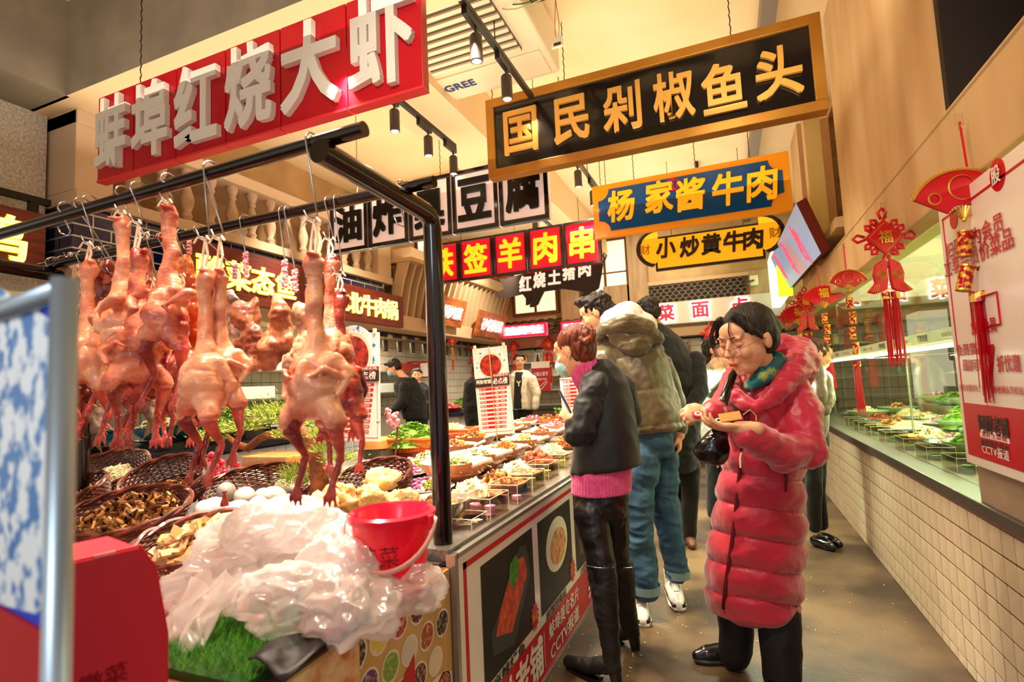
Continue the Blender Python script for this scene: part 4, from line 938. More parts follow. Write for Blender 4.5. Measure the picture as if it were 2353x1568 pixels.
for k in range(4):
    y0 = ya + k*(wph+.07)
    face_poly('photo_ground', [(y0, z0_), (y0+wph, z0_), (y0+wph, z1_), (y0, z1_)], dark, ps, .0014)
    cx_, cz_ = y0+wph*.52, (z0_+z1_)/2
    if k % 2 == 0:
        face_poly('pan_print', [(cx_-.19, cz_-.13), (cx_+.0, cz_-.175), (cx_+.2, cz_+.02), (cx_+.17, cz_+.15), (cx_+.1, cz_+.165), (cx_-.2, cz_-.05)], mat('pan_black', '#3a3a38', .4), ps, .002)
        face_poly('fish_print', [(cx_-.165, cz_-.075), (cx_-.02, cz_-.12), (cx_+.17, cz_+.04), (cx_+.13, cz_+.12), (cx_+.02, cz_+.12), (cx_-.12, cz_+.0)], redfood, ps, .0026)
        face_poly('herb_print', [(cx_+.0, cz_+.03), (cx_+.05, cz_+.05), (cx_+.09, cz_+.1), (cx_+.05, cz_+.15), (cx_-.01, cz_+.13), (cx_-.03, cz_+.07)], herb, ps, .003)
    else:
        e = lambda rx, rz_, ox=0, oz=0: [(cx_+ox+rx*math.cos(a), cz_+.04+oz+rz_*math.sin(a)) for a in [2*PI*q/28 for q in range(28)]]
        face_poly('bowl_print', e(.17, .125), mat('bowl_print_white', '#ece0cc', .3), ps, .002)
        face_poly('soup_print', e(.125, .085, .015, -.015), mat('soup_print', '#c85a18', .35, col2='#e8b888', ns=25, nd=4), ps, .0026)
    yy, zz = y0+wph*.97, z0_+.04; st = []
    for i in range(24): r_ = .052 if i % 2 else .037; st.append((yy+r_*math.cos(2*PI*i/24), zz+r_*1.2*math.sin(2*PI*i/24)))
    face_poly('starburst', st, rr, ps, .0034)
    text('lettering', '新品', mat('print_yellow', '#f0b030', .4), ps, (.0042, yy, zz), .05, 0, .03, face='+x', fit=(.062, .034))
    text('lettering', ('麻辣烤鱼', '麻辣馋嘴蛙', '小炒黄牛肉', '红烧土猪肉')[k], rk, ps, (.002, y0+wph*.42, .253), .05, 0, .02, face='+x', fit=(wph*.62, .04))
text('lettering', '阿财老铺', pw, ps, (.003, 1.95, .135), .15, 0, .045, face='+x', fit=(.66, .165)); text('lettering', '蚌埠美食名片', pw, ps, (.003, 2.62, .175), .08, 0, .035, face='+x', fit=(.5, .075)); text('lettering', 'CCTV报道', pw, ps, (.003, 2.62, .08), .08, 0, .02, face='+x', fit=(.48, .075))
text('lettering', '菜', pw, ps, (.003, 3.15, .14), .15, 0, .04, face='+x', fit=(.17, .17)); text('lettering', '馆', pw, ps, (.003, 3.4, .14), .15, 0, .04, face='+x', fit=(.17, .17))
text('lettering', '阿财老铺', pw, ps, (.003, 3.9, .135), .15, 0, .045, face='+x', fit=(.66, .165))
face_poly('divider', [(2.3, .06), (2.304, .06), (2.304, .21), (2.3, .21)], pw, ps, .003)
# near mosaic print on the aisle side and the front
mp_ = thing('small_bowl_print', 'printed panel of small bowls and noodles on the near end of the food counter', 'poster', (Xl, 0, 0))
g = G(); g.bbox((-.01, .79, .02), (0, 1.51, .735)); g.build('tan_board', mat('print_tan', '#d8b070', .35, col2='#c89850', ns=3, coat=.3), mp_)
cols = ['#3a1410', '#e8c84a', '#b8281c', '#5a1410', '#e4d8b4', '#6a3a6a', '#7aa02c', '#d8d0c0', '#a84818']
k = 0
for r in range(4):
    for c in range(6):
        yy, zz = 1.06+c*.088+(.044 if r % 2 else 0), .685-r*.09
        if yy > 1.47 or yy-1.0 < r*.05: continue
        e = lambda r_: [(yy+r_*math.cos(a), zz+r_*math.sin(a)) for a in [2*PI*q/18 for q in range(18)]]
        face_poly('bowl_print', e(.04), mat('bowl_print_white', '#ece0cc', .3), mp_, .0012); face_poly('filling_print', e(.034), mat('fill%d' % (k % 9), cols[k % 9], .4, col2='#ece0c0', ns=90, fac=(.5, .8)), mp_, .0018); k += 1
face_poly('soup_print', [(.80, .73), (1.07, .73), (1.07, .5), (.95, .35), (.80, .3)], mat('noodle_print', '#c8501c', .35, col2='#f0d8a0', ns=14, nd=6, coat=.3), mp_, .002)
face_poly('red_corner', [(.80, .02), (1.3, .02), (1.3, .58), (.80, .22)], rr, mp_, .0026)
text('lettering', '老铺', pw, mp_, (.0036, 1.2, .36), .1, 0, .03, face='+x', fit=(.18, .12))
e = [(1.41+.15*math.cos(a), .33+.13*math.sin(a)) for a in [2*PI*q/28 for q in range(28)]]; face_poly('plate_print', [(min(y, 1.505), z) for y, z in e], mat('bowl_print_white', '#ece0cc', .3), mp_, .0012)
e = [(1.42+.11*math.cos(a), .31+.1*math.sin(a)) for a in [2*PI*q/28 for q in range(28)]]; face_poly('crayfish_print', [(min(y, 1.505), z) for y, z in e], redfood, mp_, .002)
fp = thing('front_red_panel', 'glossy red panel with white edge on the near front of the food counter', 'panel', (-1.2, .765, .3))
g = G(); g.bbox((0, -.012, -.25), (.335, 0, .43)); g.build('red_sheet', mat('red_gloss_sheet', '#c80020', .2, coat=.5), fp); g = G(); g.bbox((-.0, -.018, .40), (.34, .0, .438)); g.bbox((.325, -.018, -.25), (.34, 0, .43)); g.build('white_edge', MATS['white_plastic'], fp)
# artificial turf and the black strip
tf = thing('turf_mat', 'mat of bright green artificial grass on the near corner of the counter', 'turf', (-1.02, .98, .735))
g = G(); g.bbox((-.2, -.2, 0), (.12, .24, .02)); g.build('turf_base', mat('turf_base', '#1e4a10', .9), tf)
g = G()
for i in range(3800):
    x, y = random.uniform(-.2, .12), random.uniform(-.2, .24); a = random.uniform(0, 6.28); l = random.uniform(.014, .03); dx, dy = math.cos(a)*l*.7, math.sin(a)*l*.7
    g.mi = random.randrange(2); g.add([(x-.0012, y, .018), (x+.0012, y, .018), (x+dx, y+dy, .02+l)], [(0, 1, 2)])
stuff(g.build('grass_blades', [mat('grass_a', '#62b428', .6), mat('grass_b', '#3e8a1a', .6)], tf))
bs_ = thing('black_strip', 'crumpled black rubber strip along the near corner edge', 'strip', (Xl-.01, .98, .745))
g = G(); g.grid(lambda u, v: (-.06+.09*v+.006*math.sin(u*9), -.16+.5*u, .012+.012*math.sin(u*14+v*5)+.02*(1-v)), 20, 4); g.build('rubber_sheet', mat('black_rubber', '#1c1814', .5), bs_, smooth=True, solid=.004)
# ---- hanging rack of black pipe
rk_ = thing('meat_rack', 'black pipe rack standing on the counter with two crossbars for hanging meat', 'rack', (-.92, 1.58, TZ))
pipe = mat('black_pipe', '#1a0f0c', .16, metal=.55, coat=.6); 
zt_ = 1.90-TZ
pA = [V((0, 0, -.05)), V((0, 0, zt_-.05)), V((0, -.012, zt_-.015)), V((0, -.05, zt_)), V((0, -.55, zt_+.012))]
g = G(); g.tube(pA[:4], .032, 20); g.build('upright_post', pipe, rk_, smooth=True, auto=50)
g = G(); g.tube(pA[2:], .032, 20); g.build('side_arm', pipe, rk_, smooth=True, auto=50)
g = G(); g.tube([(x-1.93, y, z) for x, y, z in pA[:4]], .032, 16); g.build('upright_post', pipe, rk_, smooth=True, auto=50)
g = G(); g.tube([(x-1.93, y, z) for x, y, z in pA[2:]], .032, 16); g.build('side_arm', pipe, rk_, smooth=True, auto=50)
g = G(); g.lathe([(.07, -.05), (.06, -.01), (.036, .0)], 20); g.build('post_foot', MATS['black_rubber'], rk_, smooth=True)
Z1 = 1.955
for nm, (ul, vl), (ur, vr), yy in (('front', (0, 560), (838, 290), 1.06), ('back', (200, 597), (998, 408), 1.44)):
    a, b = P(ul, vl, y=yy), P(ur, vr, y=yy); a.z = a.z*.5+Z1*.5; b.z = Z1
    g = G(); g.tube([a-rk_.location - V((.35, 0, 0)), b-rk_.location], .0195, 16); g.build('crossbar', pipe, rk_, smooth=True, auto=50)
BAR = {'f': (1.06, Z1), 'b': (1.44, Z1)}
# ---- wicker baskets
wick = mat('dark_wicker', '#4a1c10', .45, col2='#7a3820', ns=25, coat=.3)
def basket(name, label, loc, a, b, h, rot=(0, 0, 0), flare=1.25, rows=11, m=wick, nw=26):
    t = thing(name, label, 'basket', loc, rot=rot)
    g = G()
    for r in range(rows):
        f_ = r/(rows-1); k_ = 1/flare + (1-1/flare)*math.sin(f_*PI/2); z = h*f_; n = nw*2; pts = []
        for i in range(n+1):
            q = 2*PI*i/n; w = .004*(1 if (i+r) % 2 else -1); pts.append(((a*k_+w)*math.cos(q), (b*k_+w)*math.sin(q), z))
        g.tube(pts, h/rows*.52 if h/rows < .013 else .0065, 4, cap=False)
    o = g.build('wicker_weave', m, t); o['kind'] = 'stuff'
    g = G()
    for i in range(nw):
        q = 2*PI*(i+.5)/nw; g.tube([(a*k_*math.cos(q), b*k_*math.sin(q), h*f_) for f_, k_ in ((0, 1/flare), (.35, 1/flare+(1-1/flare)*.52), (.7, 1/flare+(1-1/flare)*.89), (1, 1))], .003, 4)
    g.build('upright_stakes', m, t)['kind'] = 'stuff'
    g = G(); 
    for ph in (0, PI):
        g.tube([((a+.004*math.cos(7*q+ph))*math.cos(q), (b+.004*math.cos(7*q+ph))*math.sin(q), h+.007*math.sin(7*q+ph)) for q in np.linspace(0, 2*PI, 80)], .008, 5, cap=False)
    g.build('braided_rim', m, t)
    g = G(); g.lathe([(0, 0), (1/flare, 0), (1/flare*.99, .003), (0, .004)], 26, Matrix.Diagonal((a, b, 1, 1))); g.build('basket_floor', mat('basket_floor', '#3a1810', .8), t)
    return t
def bpos(u, v, z): return P(u, v, z=z)
hp('dry_mushroom', 'curl', ['#8a5420', '#5a3010', '#c89048'], n=240, r=.2, h=.05, s=.022); hp('dry_slices', 'slice', ['#c8985c', '#a87440', '#dcb078'], n=110, r=.2, h=.06, s=.03)
def in_basket(key, label, t, s=1, sz=1, dz=.02):
    o = food(key, label, (0, 0, 0), s); o.matrix_world = t.matrix_basis @ Matrix.Translation((0, 0, dz)) @ Matrix.Diagonal((s, s, sz, 1)); return o
loc = bpos(300, 1215, .80); t = basket('wicker_basket', 'large dark wicker basket of brown dried mushrooms beside the red gift box', loc, .235, .2, .085, (.28, 0, .3)); in_basket('dry_mushroom', 'brown dried mushrooms and stalks in the big dark basket beside the red gift box', t, .95, 1.3)
loc = bpos(480, 1285, .78); t = basket('wicker_basket', 'dark wicker basket of tan dried slices half under the plastic bags', loc, .21, .17, .08, (.25, 0, .5)); in_basket('dry_slices', 'tan dried slices in the basket half under the plastic bags', t, .85, 1.3)
loc = bpos(395, 1135, .86); t = basket('wicker_basket', 'empty dark wicker basket tilted up behind the mushroom basket', loc, .21, .16, .1, (.62, 0, .2)); in_basket('dry_mushroom', 'remains of dried stalks at the bottom of the tilted wicker basket', t, .5, .5, .005)
loc = bpos(265, 1108, .86); t = basket('wicker_basket', 'dark wicker basket at the back by the left rack post', loc, .25, .16, .1, (.55, 0, .15)); in_basket('sprouts', 'pale sprouts in the wicker basket by the left rack post', t, 1, 1, .01)
loc = bpos(195, 1160, .83); t = basket('wicker_basket', 'small dark wicker basket partly hidden by the blurred poster frame', loc, .13, .12, .1, (.4, 0, 0)); in_basket('dry_mushroom', 'stringy dried food in the small basket beside the blurred frame', t, .5, 1, .02)
loc = bpos(600, 1150, .80); tE = basket('wicker_basket', 'dark wicker basket holding big white goose eggs under the bonsai', loc, .27, .2, .09, (.35, 0, .25))
eggm = mat('egg_white', '#f6ece0', .35, sub=.1)
eg = None
for i, (u, v, rr_) in enumerate([(590, 1100, .042), (635, 1105, .04), (562, 1140, .043), (607, 1142, .04), (655, 1122, .042), (520, 1130, .045), (500, 1165, .04), (470, 1170, .038), (590, 1165, .04), (545, 1172, .04), (632, 1138, .04), (465, 1205, .037), (685, 1110, .04), (560, 1098, .036)]):
    p = bpos(u, v, .86); lb = 'big white goose egg in the wicker basket, ' + ['at the back', 'at the back right', 'in the middle left', 'in the middle', 'near the bonsai trunk', 'left of the middle', 'at the front left', 'at the far left', 'at the front', 'beside the wooden charm', 'right of the middle', 'leftmost at the front', 'rightmost by the branch', 'behind the others'][i]
    if eg is None:
        g = G(); g.ball((0, 0, 0), (.036, .036, .05), 16, 10); eg = g.build('goose_egg', eggm, None, smooth=True); o = eg
    else: o = eg.copy(); COL.objects.link(o)
    o.location = p; o.rotation_euler = (random.uniform(.6, 1.6), 0, random.uniform(-1.5, 1.5)); o.scale = (rr_/.038,)*3; tag(o, lb, 'egg', 'goose eggs in the basket')
loc = bpos(868, 1140, .80); tG = basket('wicker_basket', 'dark wicker basket of golden fried rice crusts behind the red bucket', loc, .2, .17, .11, (.35, 0, -.1))
gold_ = fm('golden', '#f0b45c', '#fbe0a0', ns=40, bump=.8, bs=60)
for i, (u, v, s_) in enumerate([(880, 1102, .075), (780, 1145, .08), (735, 1165, .07), (850, 1140, .07), (925, 1150, .06)]):
    g = G(); g.ball((0, 0, 0), (s_, s_*.8, s_*.6), 28, 18); o = g.build('rice_crust', gold_, None, smooth=True); sweep_noise(o, .03, 28, i); sweep_noise(o, .012, 90, i+3); o.location = bpos(u, v, .89 if i != 0 else .93)
    tag(o, 'golden crumbly fried rice crust ' + ['standing up at the back of the basket', 'left of the basket, beside the bags', 'leftmost, touching the plastic bags', 'in the middle behind the bucket', 'at the right side of the basket'][i], 'food')
# red bucket
bc = thing('red_bucket', 'red plastic bucket with a pale handle standing in front of the black post', 'bucket', (0, 0, 0))
c_ = P(900, 1180, y=1.22); bc.location = (c_.x, c_.y, c_.z-.2); R_ = .108
bred = mat('bucket_red', '#f01838', .28, sub=.15, coat=.2)
g = G(); g.lathe([(0, 0), (R_*.72, 0), (R_*.97, .19), (R_*1.06, .19), (R_*1.08, .204), (R_*1.0, .21), (R_*.93, .2), (R_*.69, .008), (0, .008)], 36); g.build('bucket_shell', bred, bc, smooth=True, auto=60)
g = G(); g.tube([(R_*1.08*math.cos(a), -R_*1.08*abs(math.sin(a))*.25-.0+R_*.0, .185-R_*1.25*abs(math.sin(a))) if 0 else (R_*1.12*math.cos(a), -.02-R_*.85*math.sin(a), .19-R_*1.0*math.sin(a)) for a in np.linspace(0, PI, 18)], .0055, 8, flat=1.6); hb_ = g.build('carry_handle', mat('pink_handle', '#f0b0a8', .4), bc, smooth=True); hb_.rotation_euler = (0, 0, .35)
for s_ in (-1, 1):
    g = G(); g.box((s_*R_*1.1, 0, .185), (.014, .02, .035)); g.build('handle_lug', bred, bc, bevel=.003)
ink = mat('marker_ink', '#5a0a18', .5)
for ch, q in (('凉', -1.62), ('菜', -1.05)):
    text('handwriting', ch, ink, bc, (R_*.905*math.cos(q), R_*.905*math.sin(q), .115), .055, .0005, -.012, rot=(.13, 0, q+PI/2) if 0 else (0, 0, q+PI/2), face='-y')
# red gift box with a gable top
rb = thing('red_gift_box', 'tall red cardboard gift box with a gable top at the near left', 'box', (-1.09, .62, .735), rz=1.32)
redb = mat('red_card', '#dc0420', .4, coat=.15); redb2 = mat('red_card_light', '#f03040', .45)
w, d, h = .20, .16, .31
g = G(); g.prism([(-w/2, 0), (w/2, 0), (w/2, h*.45), (w*.40, h*.85), (w*.27, h), (-w*.27, h), (-w*.40, h*.85), (-w/2, h*.45)], -.004, 0, Matrix.Translation((0, -d/2+.004, 0)) @ Matrix.Rotation(PI/2, 4, 'X')); g.build('gable_front', redb, rb, bevel=.001)
g = G(); g.prism([(-w/2+.004, 0), (w/2-.004, 0), (w/2-.004, h*.45), (w*.38, h*.84), (w*.25, h*.985), (-w*.25, h*.985), (-w*.38, h*.84), (-w/2+.004, h*.45)], -d/2, d/2, Matrix.Rotation(PI/2, 4, 'X')); g.build('box_body', redb2, rb)
g = G(); g.prism([(-.012, h*.87), (.012, h*.87), (.015, h*1.0), (-.015, h*1.0)], -.006, -.004, Matrix.Translation((0.0, -d/2+.002, 0)) @ Matrix.Rotation(PI/2, 4, 'X')); o = g.build('paper_tab', mat('pink_tab', '#f4b8b4', .5), rb); o.location.y = -.004
text('embossed_lettering', '徽菜\n土产', mat('red_emboss', '#b00014', .35), rb, (.0, -d/2-.0015, .085), .035, .0006, 0)
for i, (zz, cc) in enumerate([(.09, '#f08030'), (.13, '#f8c060')]):
    g = G(); g.bbox((-w/2-.002, -.05+.02*i, zz), (-w/2, .04, zz+.02)); g.build('printed_band', mat('band%d' % i, cc, .5), rb)
# ---- blurred standing frame close to the camera
bf = thing('poster_frame_stand', 'blurred silver-framed poster with blue and white print at the left edge, very close', 'poster', (-.62, .30, 0), rz=-.18)
tr = P(150, 640, y=.30); bf.location = (tr.x, tr.y, 0); zt2 = tr.z
g = G(); g.tube([(0, 0, 0), (0, 0, zt2)], .011, 14); g.build('silver_post', mat('brushed_steel', '#a8b8c4', .35, metal=.7), bf, smooth=True)
g = G(); g.tube([(0, 0, zt2-.011), (-.55, 0, zt2-.011)], .011, 14); g.build('silver_rail', MATS['brushed_steel'], bf, smooth=True)
g = G(); g.bbox((-.55, .004, .3), (-.008, .008, zt2-.02)); g.build('blue_print', mat('blue_print_sheet', '#0838b0', .4, emi=.12), bf)
def zf(v): return P(120, v, y=.3).z
g = G(); g.add([(-.02, .002, zf(745)), (-.3, .002, zf(520)), (-.3, .002, zf(1500)), (-.02, .002, zf(1280)), (-.045, .002, zf(1420)), (-.06, .002, zf(1440))], [(0, 1, 2, 5, 4, 3)]); g.build('china_print', mat('china_print', '#e4ecf0', .4, col2='#2a78b8', ns=34, nd=5, fac=(.48, .56)), bf)
g = G(); g.bbox((-.55, .0, .3), (-.012, .0035, zf(1470))); g.build('red_print', mat('red_print2', '#b00418', .4), bf)
text('lettering', '0', pw, bf, (-.02, -.002, zf(1495)), .04, 0, .03)
# ---- heap of clear plastic bags
bag = bpy.data.materials.new('plastic_film'); bag.use_nodes = True; nt = bag.node_tree; nt.nodes.remove(nt.nodes['Principled BSDF'])
N = nt.nodes; L = nt.links
t_ = N.new('ShaderNodeBsdfTransparent'); t_.inputs[0].default_value = (1, .97, .95, 1); d_ = N.new('ShaderNodeBsdfTranslucent'); d_.inputs[0].default_value = (1, .96, .93, 1); df = N.new('ShaderNodeBsdfDiffuse'); df.inputs[0].default_value = (1, .96, .94, 1); gs = N.new('ShaderNodeBsdfGlossy'); gs.inputs[1].default_value = .16
m1 = N.new('ShaderNodeMixShader'); m2 = N.new('ShaderNodeMixShader'); m3 = N.new('ShaderNodeMixShader'); m1.inputs[0].default_value = .5; m2.inputs[0].default_value = .2; m3.inputs[0].default_value = .38
L.new(d_.outputs[0], m1.inputs[1]); L.new(df.outputs[0], m1.inputs[2]); L.new(m1.outputs[0], m2.inputs[1]); L.new(gs.outputs[0], m2.inputs[2]); L.new(m2.outputs[0], m3.inputs[1]); L.new(t_.outputs[0], m3.inputs[2]); L.new(m3.outputs[0], N['Material Output'].inputs[0])
from mathutils import noise as _n
def film(u0, v0, s3, seed, dist=None, rotz=0, amp=.5, zt=.86):
    c = P(u0, v0, z=zt); g = G(); g.ball((0, 0, 0), (1, 1, 1), 84, 56); me = g.build('bag_film', bag, None, smooth=True)
    R_ = Matrix.Rotation(rotz, 3, 'Z')
    for v in me.data.vertices:
        q = V(v.co).normalized(); f1 = 1-abs(_n.noise(q*1.6+V((seed, 0, 0))))*2; f2 = 1-abs(_n.noise(q*4.2+V((0, seed, 0))))*2; f3 = 1-abs(_n.noise(V((q.x*9, q.y*9, q.z*3+seed))))*2
        k_ = 1 + amp*(.44*f1+.17*f2+.035*f3) - amp*.3; p = V((q.x*s3[0], q.y*s3[1], q.z*s3[2]))*k_
        p = R_ @ p; p.z = max(p.z, -(c.z-.75)); v.co = p
    me.location = c; return me
bgs = thing('plastic_bag_heap', 'crumpled heap of translucent white plastic bags over the near corner of the counter', 'bag', (-1.25, 1.12, .735))
for i, (u, v, s3, rz_, am, zt) in enumerate([(668, 1212, (.13, .09, .08), .1, .5, .93), (600, 1225, (.10, .09, .08), .3, .5, .92), (650, 1260, (.24, .16, .12), .4, .5, .85), (800, 1310, (.15, .12, .11), -.2, .5, .83), (560, 1330, (.17, .12, .10), .9, .7, .80), (690, 1385, (.16, .1, .08), .2, .7, .80), (800, 1400, (.14, .10, .09), -.5, .7, .79), (900, 1370, (.12, .07, .08), .6, .8, .78)]):
    o = film(u, v, s3, i*3.7, rotz=rz_, amp=am, zt=zt); o.parent = bgs; o.location = o.location - bgs.location
# the hanging tail of film
q0 = [P(500, 1330, y=.95), P(440, 1420, y=.9), P(425, 1500, y=.86), P(440, 1575, y=.84)]
g = G()
def tail(u, v):
    i = min(int(u*3), 2); f_ = u*3-i; p = q0[i].lerp(q0[i+1], f_); w = .07*(1-.35*u); a = v*2*PI
    return (p.x+math.cos(a)*w+.01*math.sin(u*17+a*3), p.y+math.sin(a)*w*.45+.008*math.cos(a*7+u*9), p.z+.012*math.sin(a*5))
g.grid(tail, 36, 50); o = g.build('bag_film', bag, bgs, smooth=True, org=bgs.location)
# ---------------------------------------------------------------- dishes on the island
bw = make_bowl('handled_bowl', '', .125)
pl = make_plate('white_platter', '', .19, terri, None, .03)
lf = thing('leaf_dish', '', 'plate'); g = G(); g.lathe([(0, 0), (.06, 0), (.12, .03), (.125, .034), (.1, .026), (0, .01)], 10, ell=.72); g.build('dish_body', mat('tan_glaze', '#c89874', .35, coat=.2), lf, smooth=False)
usedd = set()
def put(proto, u, v, label, z=TZ, rz=0, s=1.0, dz=.001):
    s = s*1.32 if proto is bw else s
    p = P(u, v, z=z+.04)
    if p.y > 6.2: p = P(u, v, y=6.2)
    loc = (max(p.x, -2.75), p.y, (TZ if z > TZ else z)+dz)
    if proto.name not in usedd: proto.location = loc; proto.rotation_euler = (0, 0, rz); proto['label'] = label; usedd.add(proto.name); proto.scale = (s,)*3; return loc
    dup(proto, loc, rz=rz, label=label, scale=s); return loc
B_ = [(1046, 1092, 1.12, 'sprouts', 'pickles', 'beside the black post, nearest the bucket'), (1100, 1068, 1.1, 'white_slices', 'mixed', 'second from the post in the front row'), (1158, 1046, .95, 'mixed', 'twists', 'third from the post in the front row'), (1200, 1027, .98, 'sprouts', 'pickles', 'fourth from the post in the front row'), (1240, 1006, .95, 'white_slices', 'meat', 'fifth from the post in the front row'), (1275, 990, .92, 'onion', 'red_meat', 'sixth from the post in the front row'),
      (1044, 1042, 1.0, 'mushroom', None, 'second row, beside the black post'), (1094, 1020, 1.0, 'mushroom', None, 'second row, second from the post'), (1148, 1000, 1.0, 'white_slices', None, 'second row, third from the post'), (1190, 984, .95, 'mixed', None, 'second row, fourth from the post'), (1225, 971, .95, 'onion', None, 'second row, fifth from the post'), (1258, 962, .9, 'mushroom', None, 'second row, farthest'), (1290, 953, .9, 'twists', None, 'second row, beside the customers sleeve'), (1305, 975, .9, 'meat', None, 'front row, seventh from the post')]
for (u, v, s, f1, f2, wh) in B_:
    l = put(bw, u, v, 'terracotta-and-white bowl with a loop handle, '+wh, s=s, rz=random.uniform(-.5, .4)); hh = l[2]+.05*s
    food(f1, 'food heaped in the handled bowl, '+wh, (l[0], l[1], hh), 1.42*s, rz=u, scz=1.15)
    if f2: food(f2, 'second topping in the handled bowl, '+wh, (l[0]+.04, l[1]-.05, hh+.02), .75*s, rz=v, scz=.9)
for (u, v, s, f_, wh) in [(1110, 962, 1.2, 'white_slices', 'behind the bowls, left of the stick'), (1170, 948, 1.15, 'sprouts', 'behind the bowls, right of the stick'), (1065, 972, 1.1, 'white_slices', 'behind the bowls, close to the post'), (1215, 936, 1.1, 'white_slices', 'at the back near the grey-jacket man'), (1270, 928, 1.1, 'mixed', 'at the back left of the phone'), (1140, 978, 1.0, 'sprouts', 'just behind the second row'), (1300, 915, 1.0, 'meat', 'farthest back under the phone')]:
    l = put(pl, u, v, 'large white platter '+wh, z=TZ+.06, s=s); food(f_, 'pale food on the white platter '+wh, (l[0], l[1], l[2]+.012), 1.4*s, scz=.6)
for (u, v, s, f_, wh) in [(1142, 1112, 1.1, 'mushroom', 'with a pile of brown mushrooms at the counter edge'), (1085, 1135, 1.05, 'white_slices', 'with flat grey mushroom slices at the counter edge'), (1188, 1086, 1.05, 'white_slices', 'with white strips at the counter edge'), (1233, 1064, 1.0, 'sausage', 'with brown sausages at the counter edge'), (1268, 1042, 1.0, 'sprouts', 'with white shreds at the counter edge'), (1300, 1022, 1.0, 'twists', 'with orange twists at the counter edge')]:
    l = put(lf, u, v, 'tan scalloped dish '+wh, s=s*1.1, rz=.5); food(f_, 'food on the tan scalloped dish '+wh, (l[0], l[1], l[2]+.02), .85*s, scz=1.1)
sbw = make_bowl('glass_bowl', 'clear and steel mixing bowl between the red bucket and the post', .13, mat('steel_bowl', '#8a8478', .2, metal=.7), mat('steel_in', '#a09888', .25, metal=.6), False, .09)
p = P(1048, 1158, z=.86); sbw.location = (p.x-.06, p.y-.05, TZ+.001); food('mushroom', 'dark mushrooms and white cubes in the steel bowl by the post', (p.x-.06, p.y-.05, TZ+.03), 1.0)
for (u, v, s, f1, f2, wh) in [(950, 1070, 1.3, 'white_slices', 'pickles', 'left of the post'), (935, 1078, .9, 'onion', None, 'left of the post, overlapping'), (975, 1112, 1.0, 'onion', 'pickles', 'left of the post, nearer'), (985, 1045, 1.0, 'mixed', None, 'left of the post, behind')]:
    l = put(pl, u, v, 'white platter of cut vegetables '+wh, s=s*.8); food(f1, 'cut food on the platter '+wh, (l[0], l[1], l[2]+.012), s*1.05, scz=.8)
    if f2: food(f2, 'green pickles on the platter '+wh, (l[0]+.06, l[1]-.03, l[2]+.03), s*.55)
# box stand with price chips
bx0 = make_box('acrylic_box', 'clear acrylic box of pink price chips, nearest to the post', .14, .18, .08)
cpk, cpg = ('#c888b8', '#f0c8e0'), ('#a8b850', '#e8e8a0')
for i, (u, v, c, n1, n2, wh) in enumerate([(1128, 1172, cpk, 7, 6, 'nearest to the post'), (1175, 1138, cpk, 3, 3, 'second from the post'), (1208, 1112, cpg, 7, 8, 'third from the post'), (1245, 1088, cpg, 5, 6, 'fourth from the post'), (1283, 1064, cpg, 5, 6, 'fifth, beside the black jacket')]):
    p = P(u, v, z=TZ+.02); l = (min(p.x, Xl-.09), p.y, TZ+.001)
    if i: dup(bx0, l, label='clear acrylic box of price chips on the food counter, '+wh)
    else: bx0.location = l
    for dx, n in ((-.033, n1), (.033, n2)):
        chips((l[0]+dx, l[1]-.01, l[2]+.004), n, c, ('pink' if c is cpk else 'green')+' price chips, box '+wh, 'round %s price chip stacked in the acrylic box %s' % ('pink' if c is cpk else 'yellow-green', wh))
bx9 = make_box('acrylic_tray', 'low open acrylic tray with paper slips beside the post', .12, .13, .035); p = P(1077, 1200, z=TZ+.01); bx9.location = (Xl-.095, p.y, TZ+.001)
for i in range(3):
    g = G(); g.box((0, 0, 0), (.05, .03, .002)); o = g.build('paper_slip', MATS['poster_paper'], None); o.location = (Xl-.085+.012*i, p.y-.02+.018*i, TZ+.007+.003*i); o.rotation_euler.z = .4+.3*i; tag(o, 'white paper slip in the low acrylic tray', 'paper', 'paper slips in the tray')
# orange plastic baskets of greens
orb = mat('orange_basket', '#e0601c', .4, coat=.2)
def rect_basket(label, loc, w, d, h):
    t = thing('plastic_basket', label, 'basket', loc, rz=.1); g = G()
    for sx, sy, ax in ((0, -1, 0), (0, 1, 0), (-1, 0, 1), (1, 0, 1)):
        L_ = w if ax == 0 else d
        for i in range(15):
            t_ = -L_/2+L_*i/14; b = (t_*.85, sy*d/2*.85) if ax == 0 else (sx*w/2*.85, t_*.85); c = (t_, sy*d/2) if ax == 0 else (sx*w/2, t_); g.tube([(b[0], b[1], 0), (c[0], c[1], h)], .004, 4)
    for k in range(7):
        f_ = k/6; s_ = .85+.15*f_; q = [(-w/2*s_, -d/2*s_), (w/2*s_, -d/2*s_), (w/2*s_, d/2*s_), (-w/2*s_, d/2*s_), (-w/2*s_, -d/2*s_)]; g.tube([(x, y, h*f_) for x, y in q], .006 if k < 6 else .009, 4)
    g.build('basket_lattice', orb, t)['kind'] = 'stuff'; g = G(); g.bbox((-w/2*.85, -d/2*.85, 0), (w/2*.85, d/2*.85, .004)); g.build('basket_floor', orb, t); return t
p = P(950, 1030, z=.86); rect_basket('orange plastic basket of green leaves left of the post', (p.x, p.y, .85), .46, .34, .09); food('greens', 'big pile of fresh green stems and leaves in the orange basket left of the post', (p.x, p.y, .88), 1.35, scz=1.5)
p2 = P(1040, 1008, z=.86); rect_basket('orange plastic basket right of the post behind the bowls', (p2.x, p2.y, .85), .4, .3, .09); food('sprouts', 'pale yellow food in the orange basket right of the post', (p2.x, p2.y, .9), 1.2)
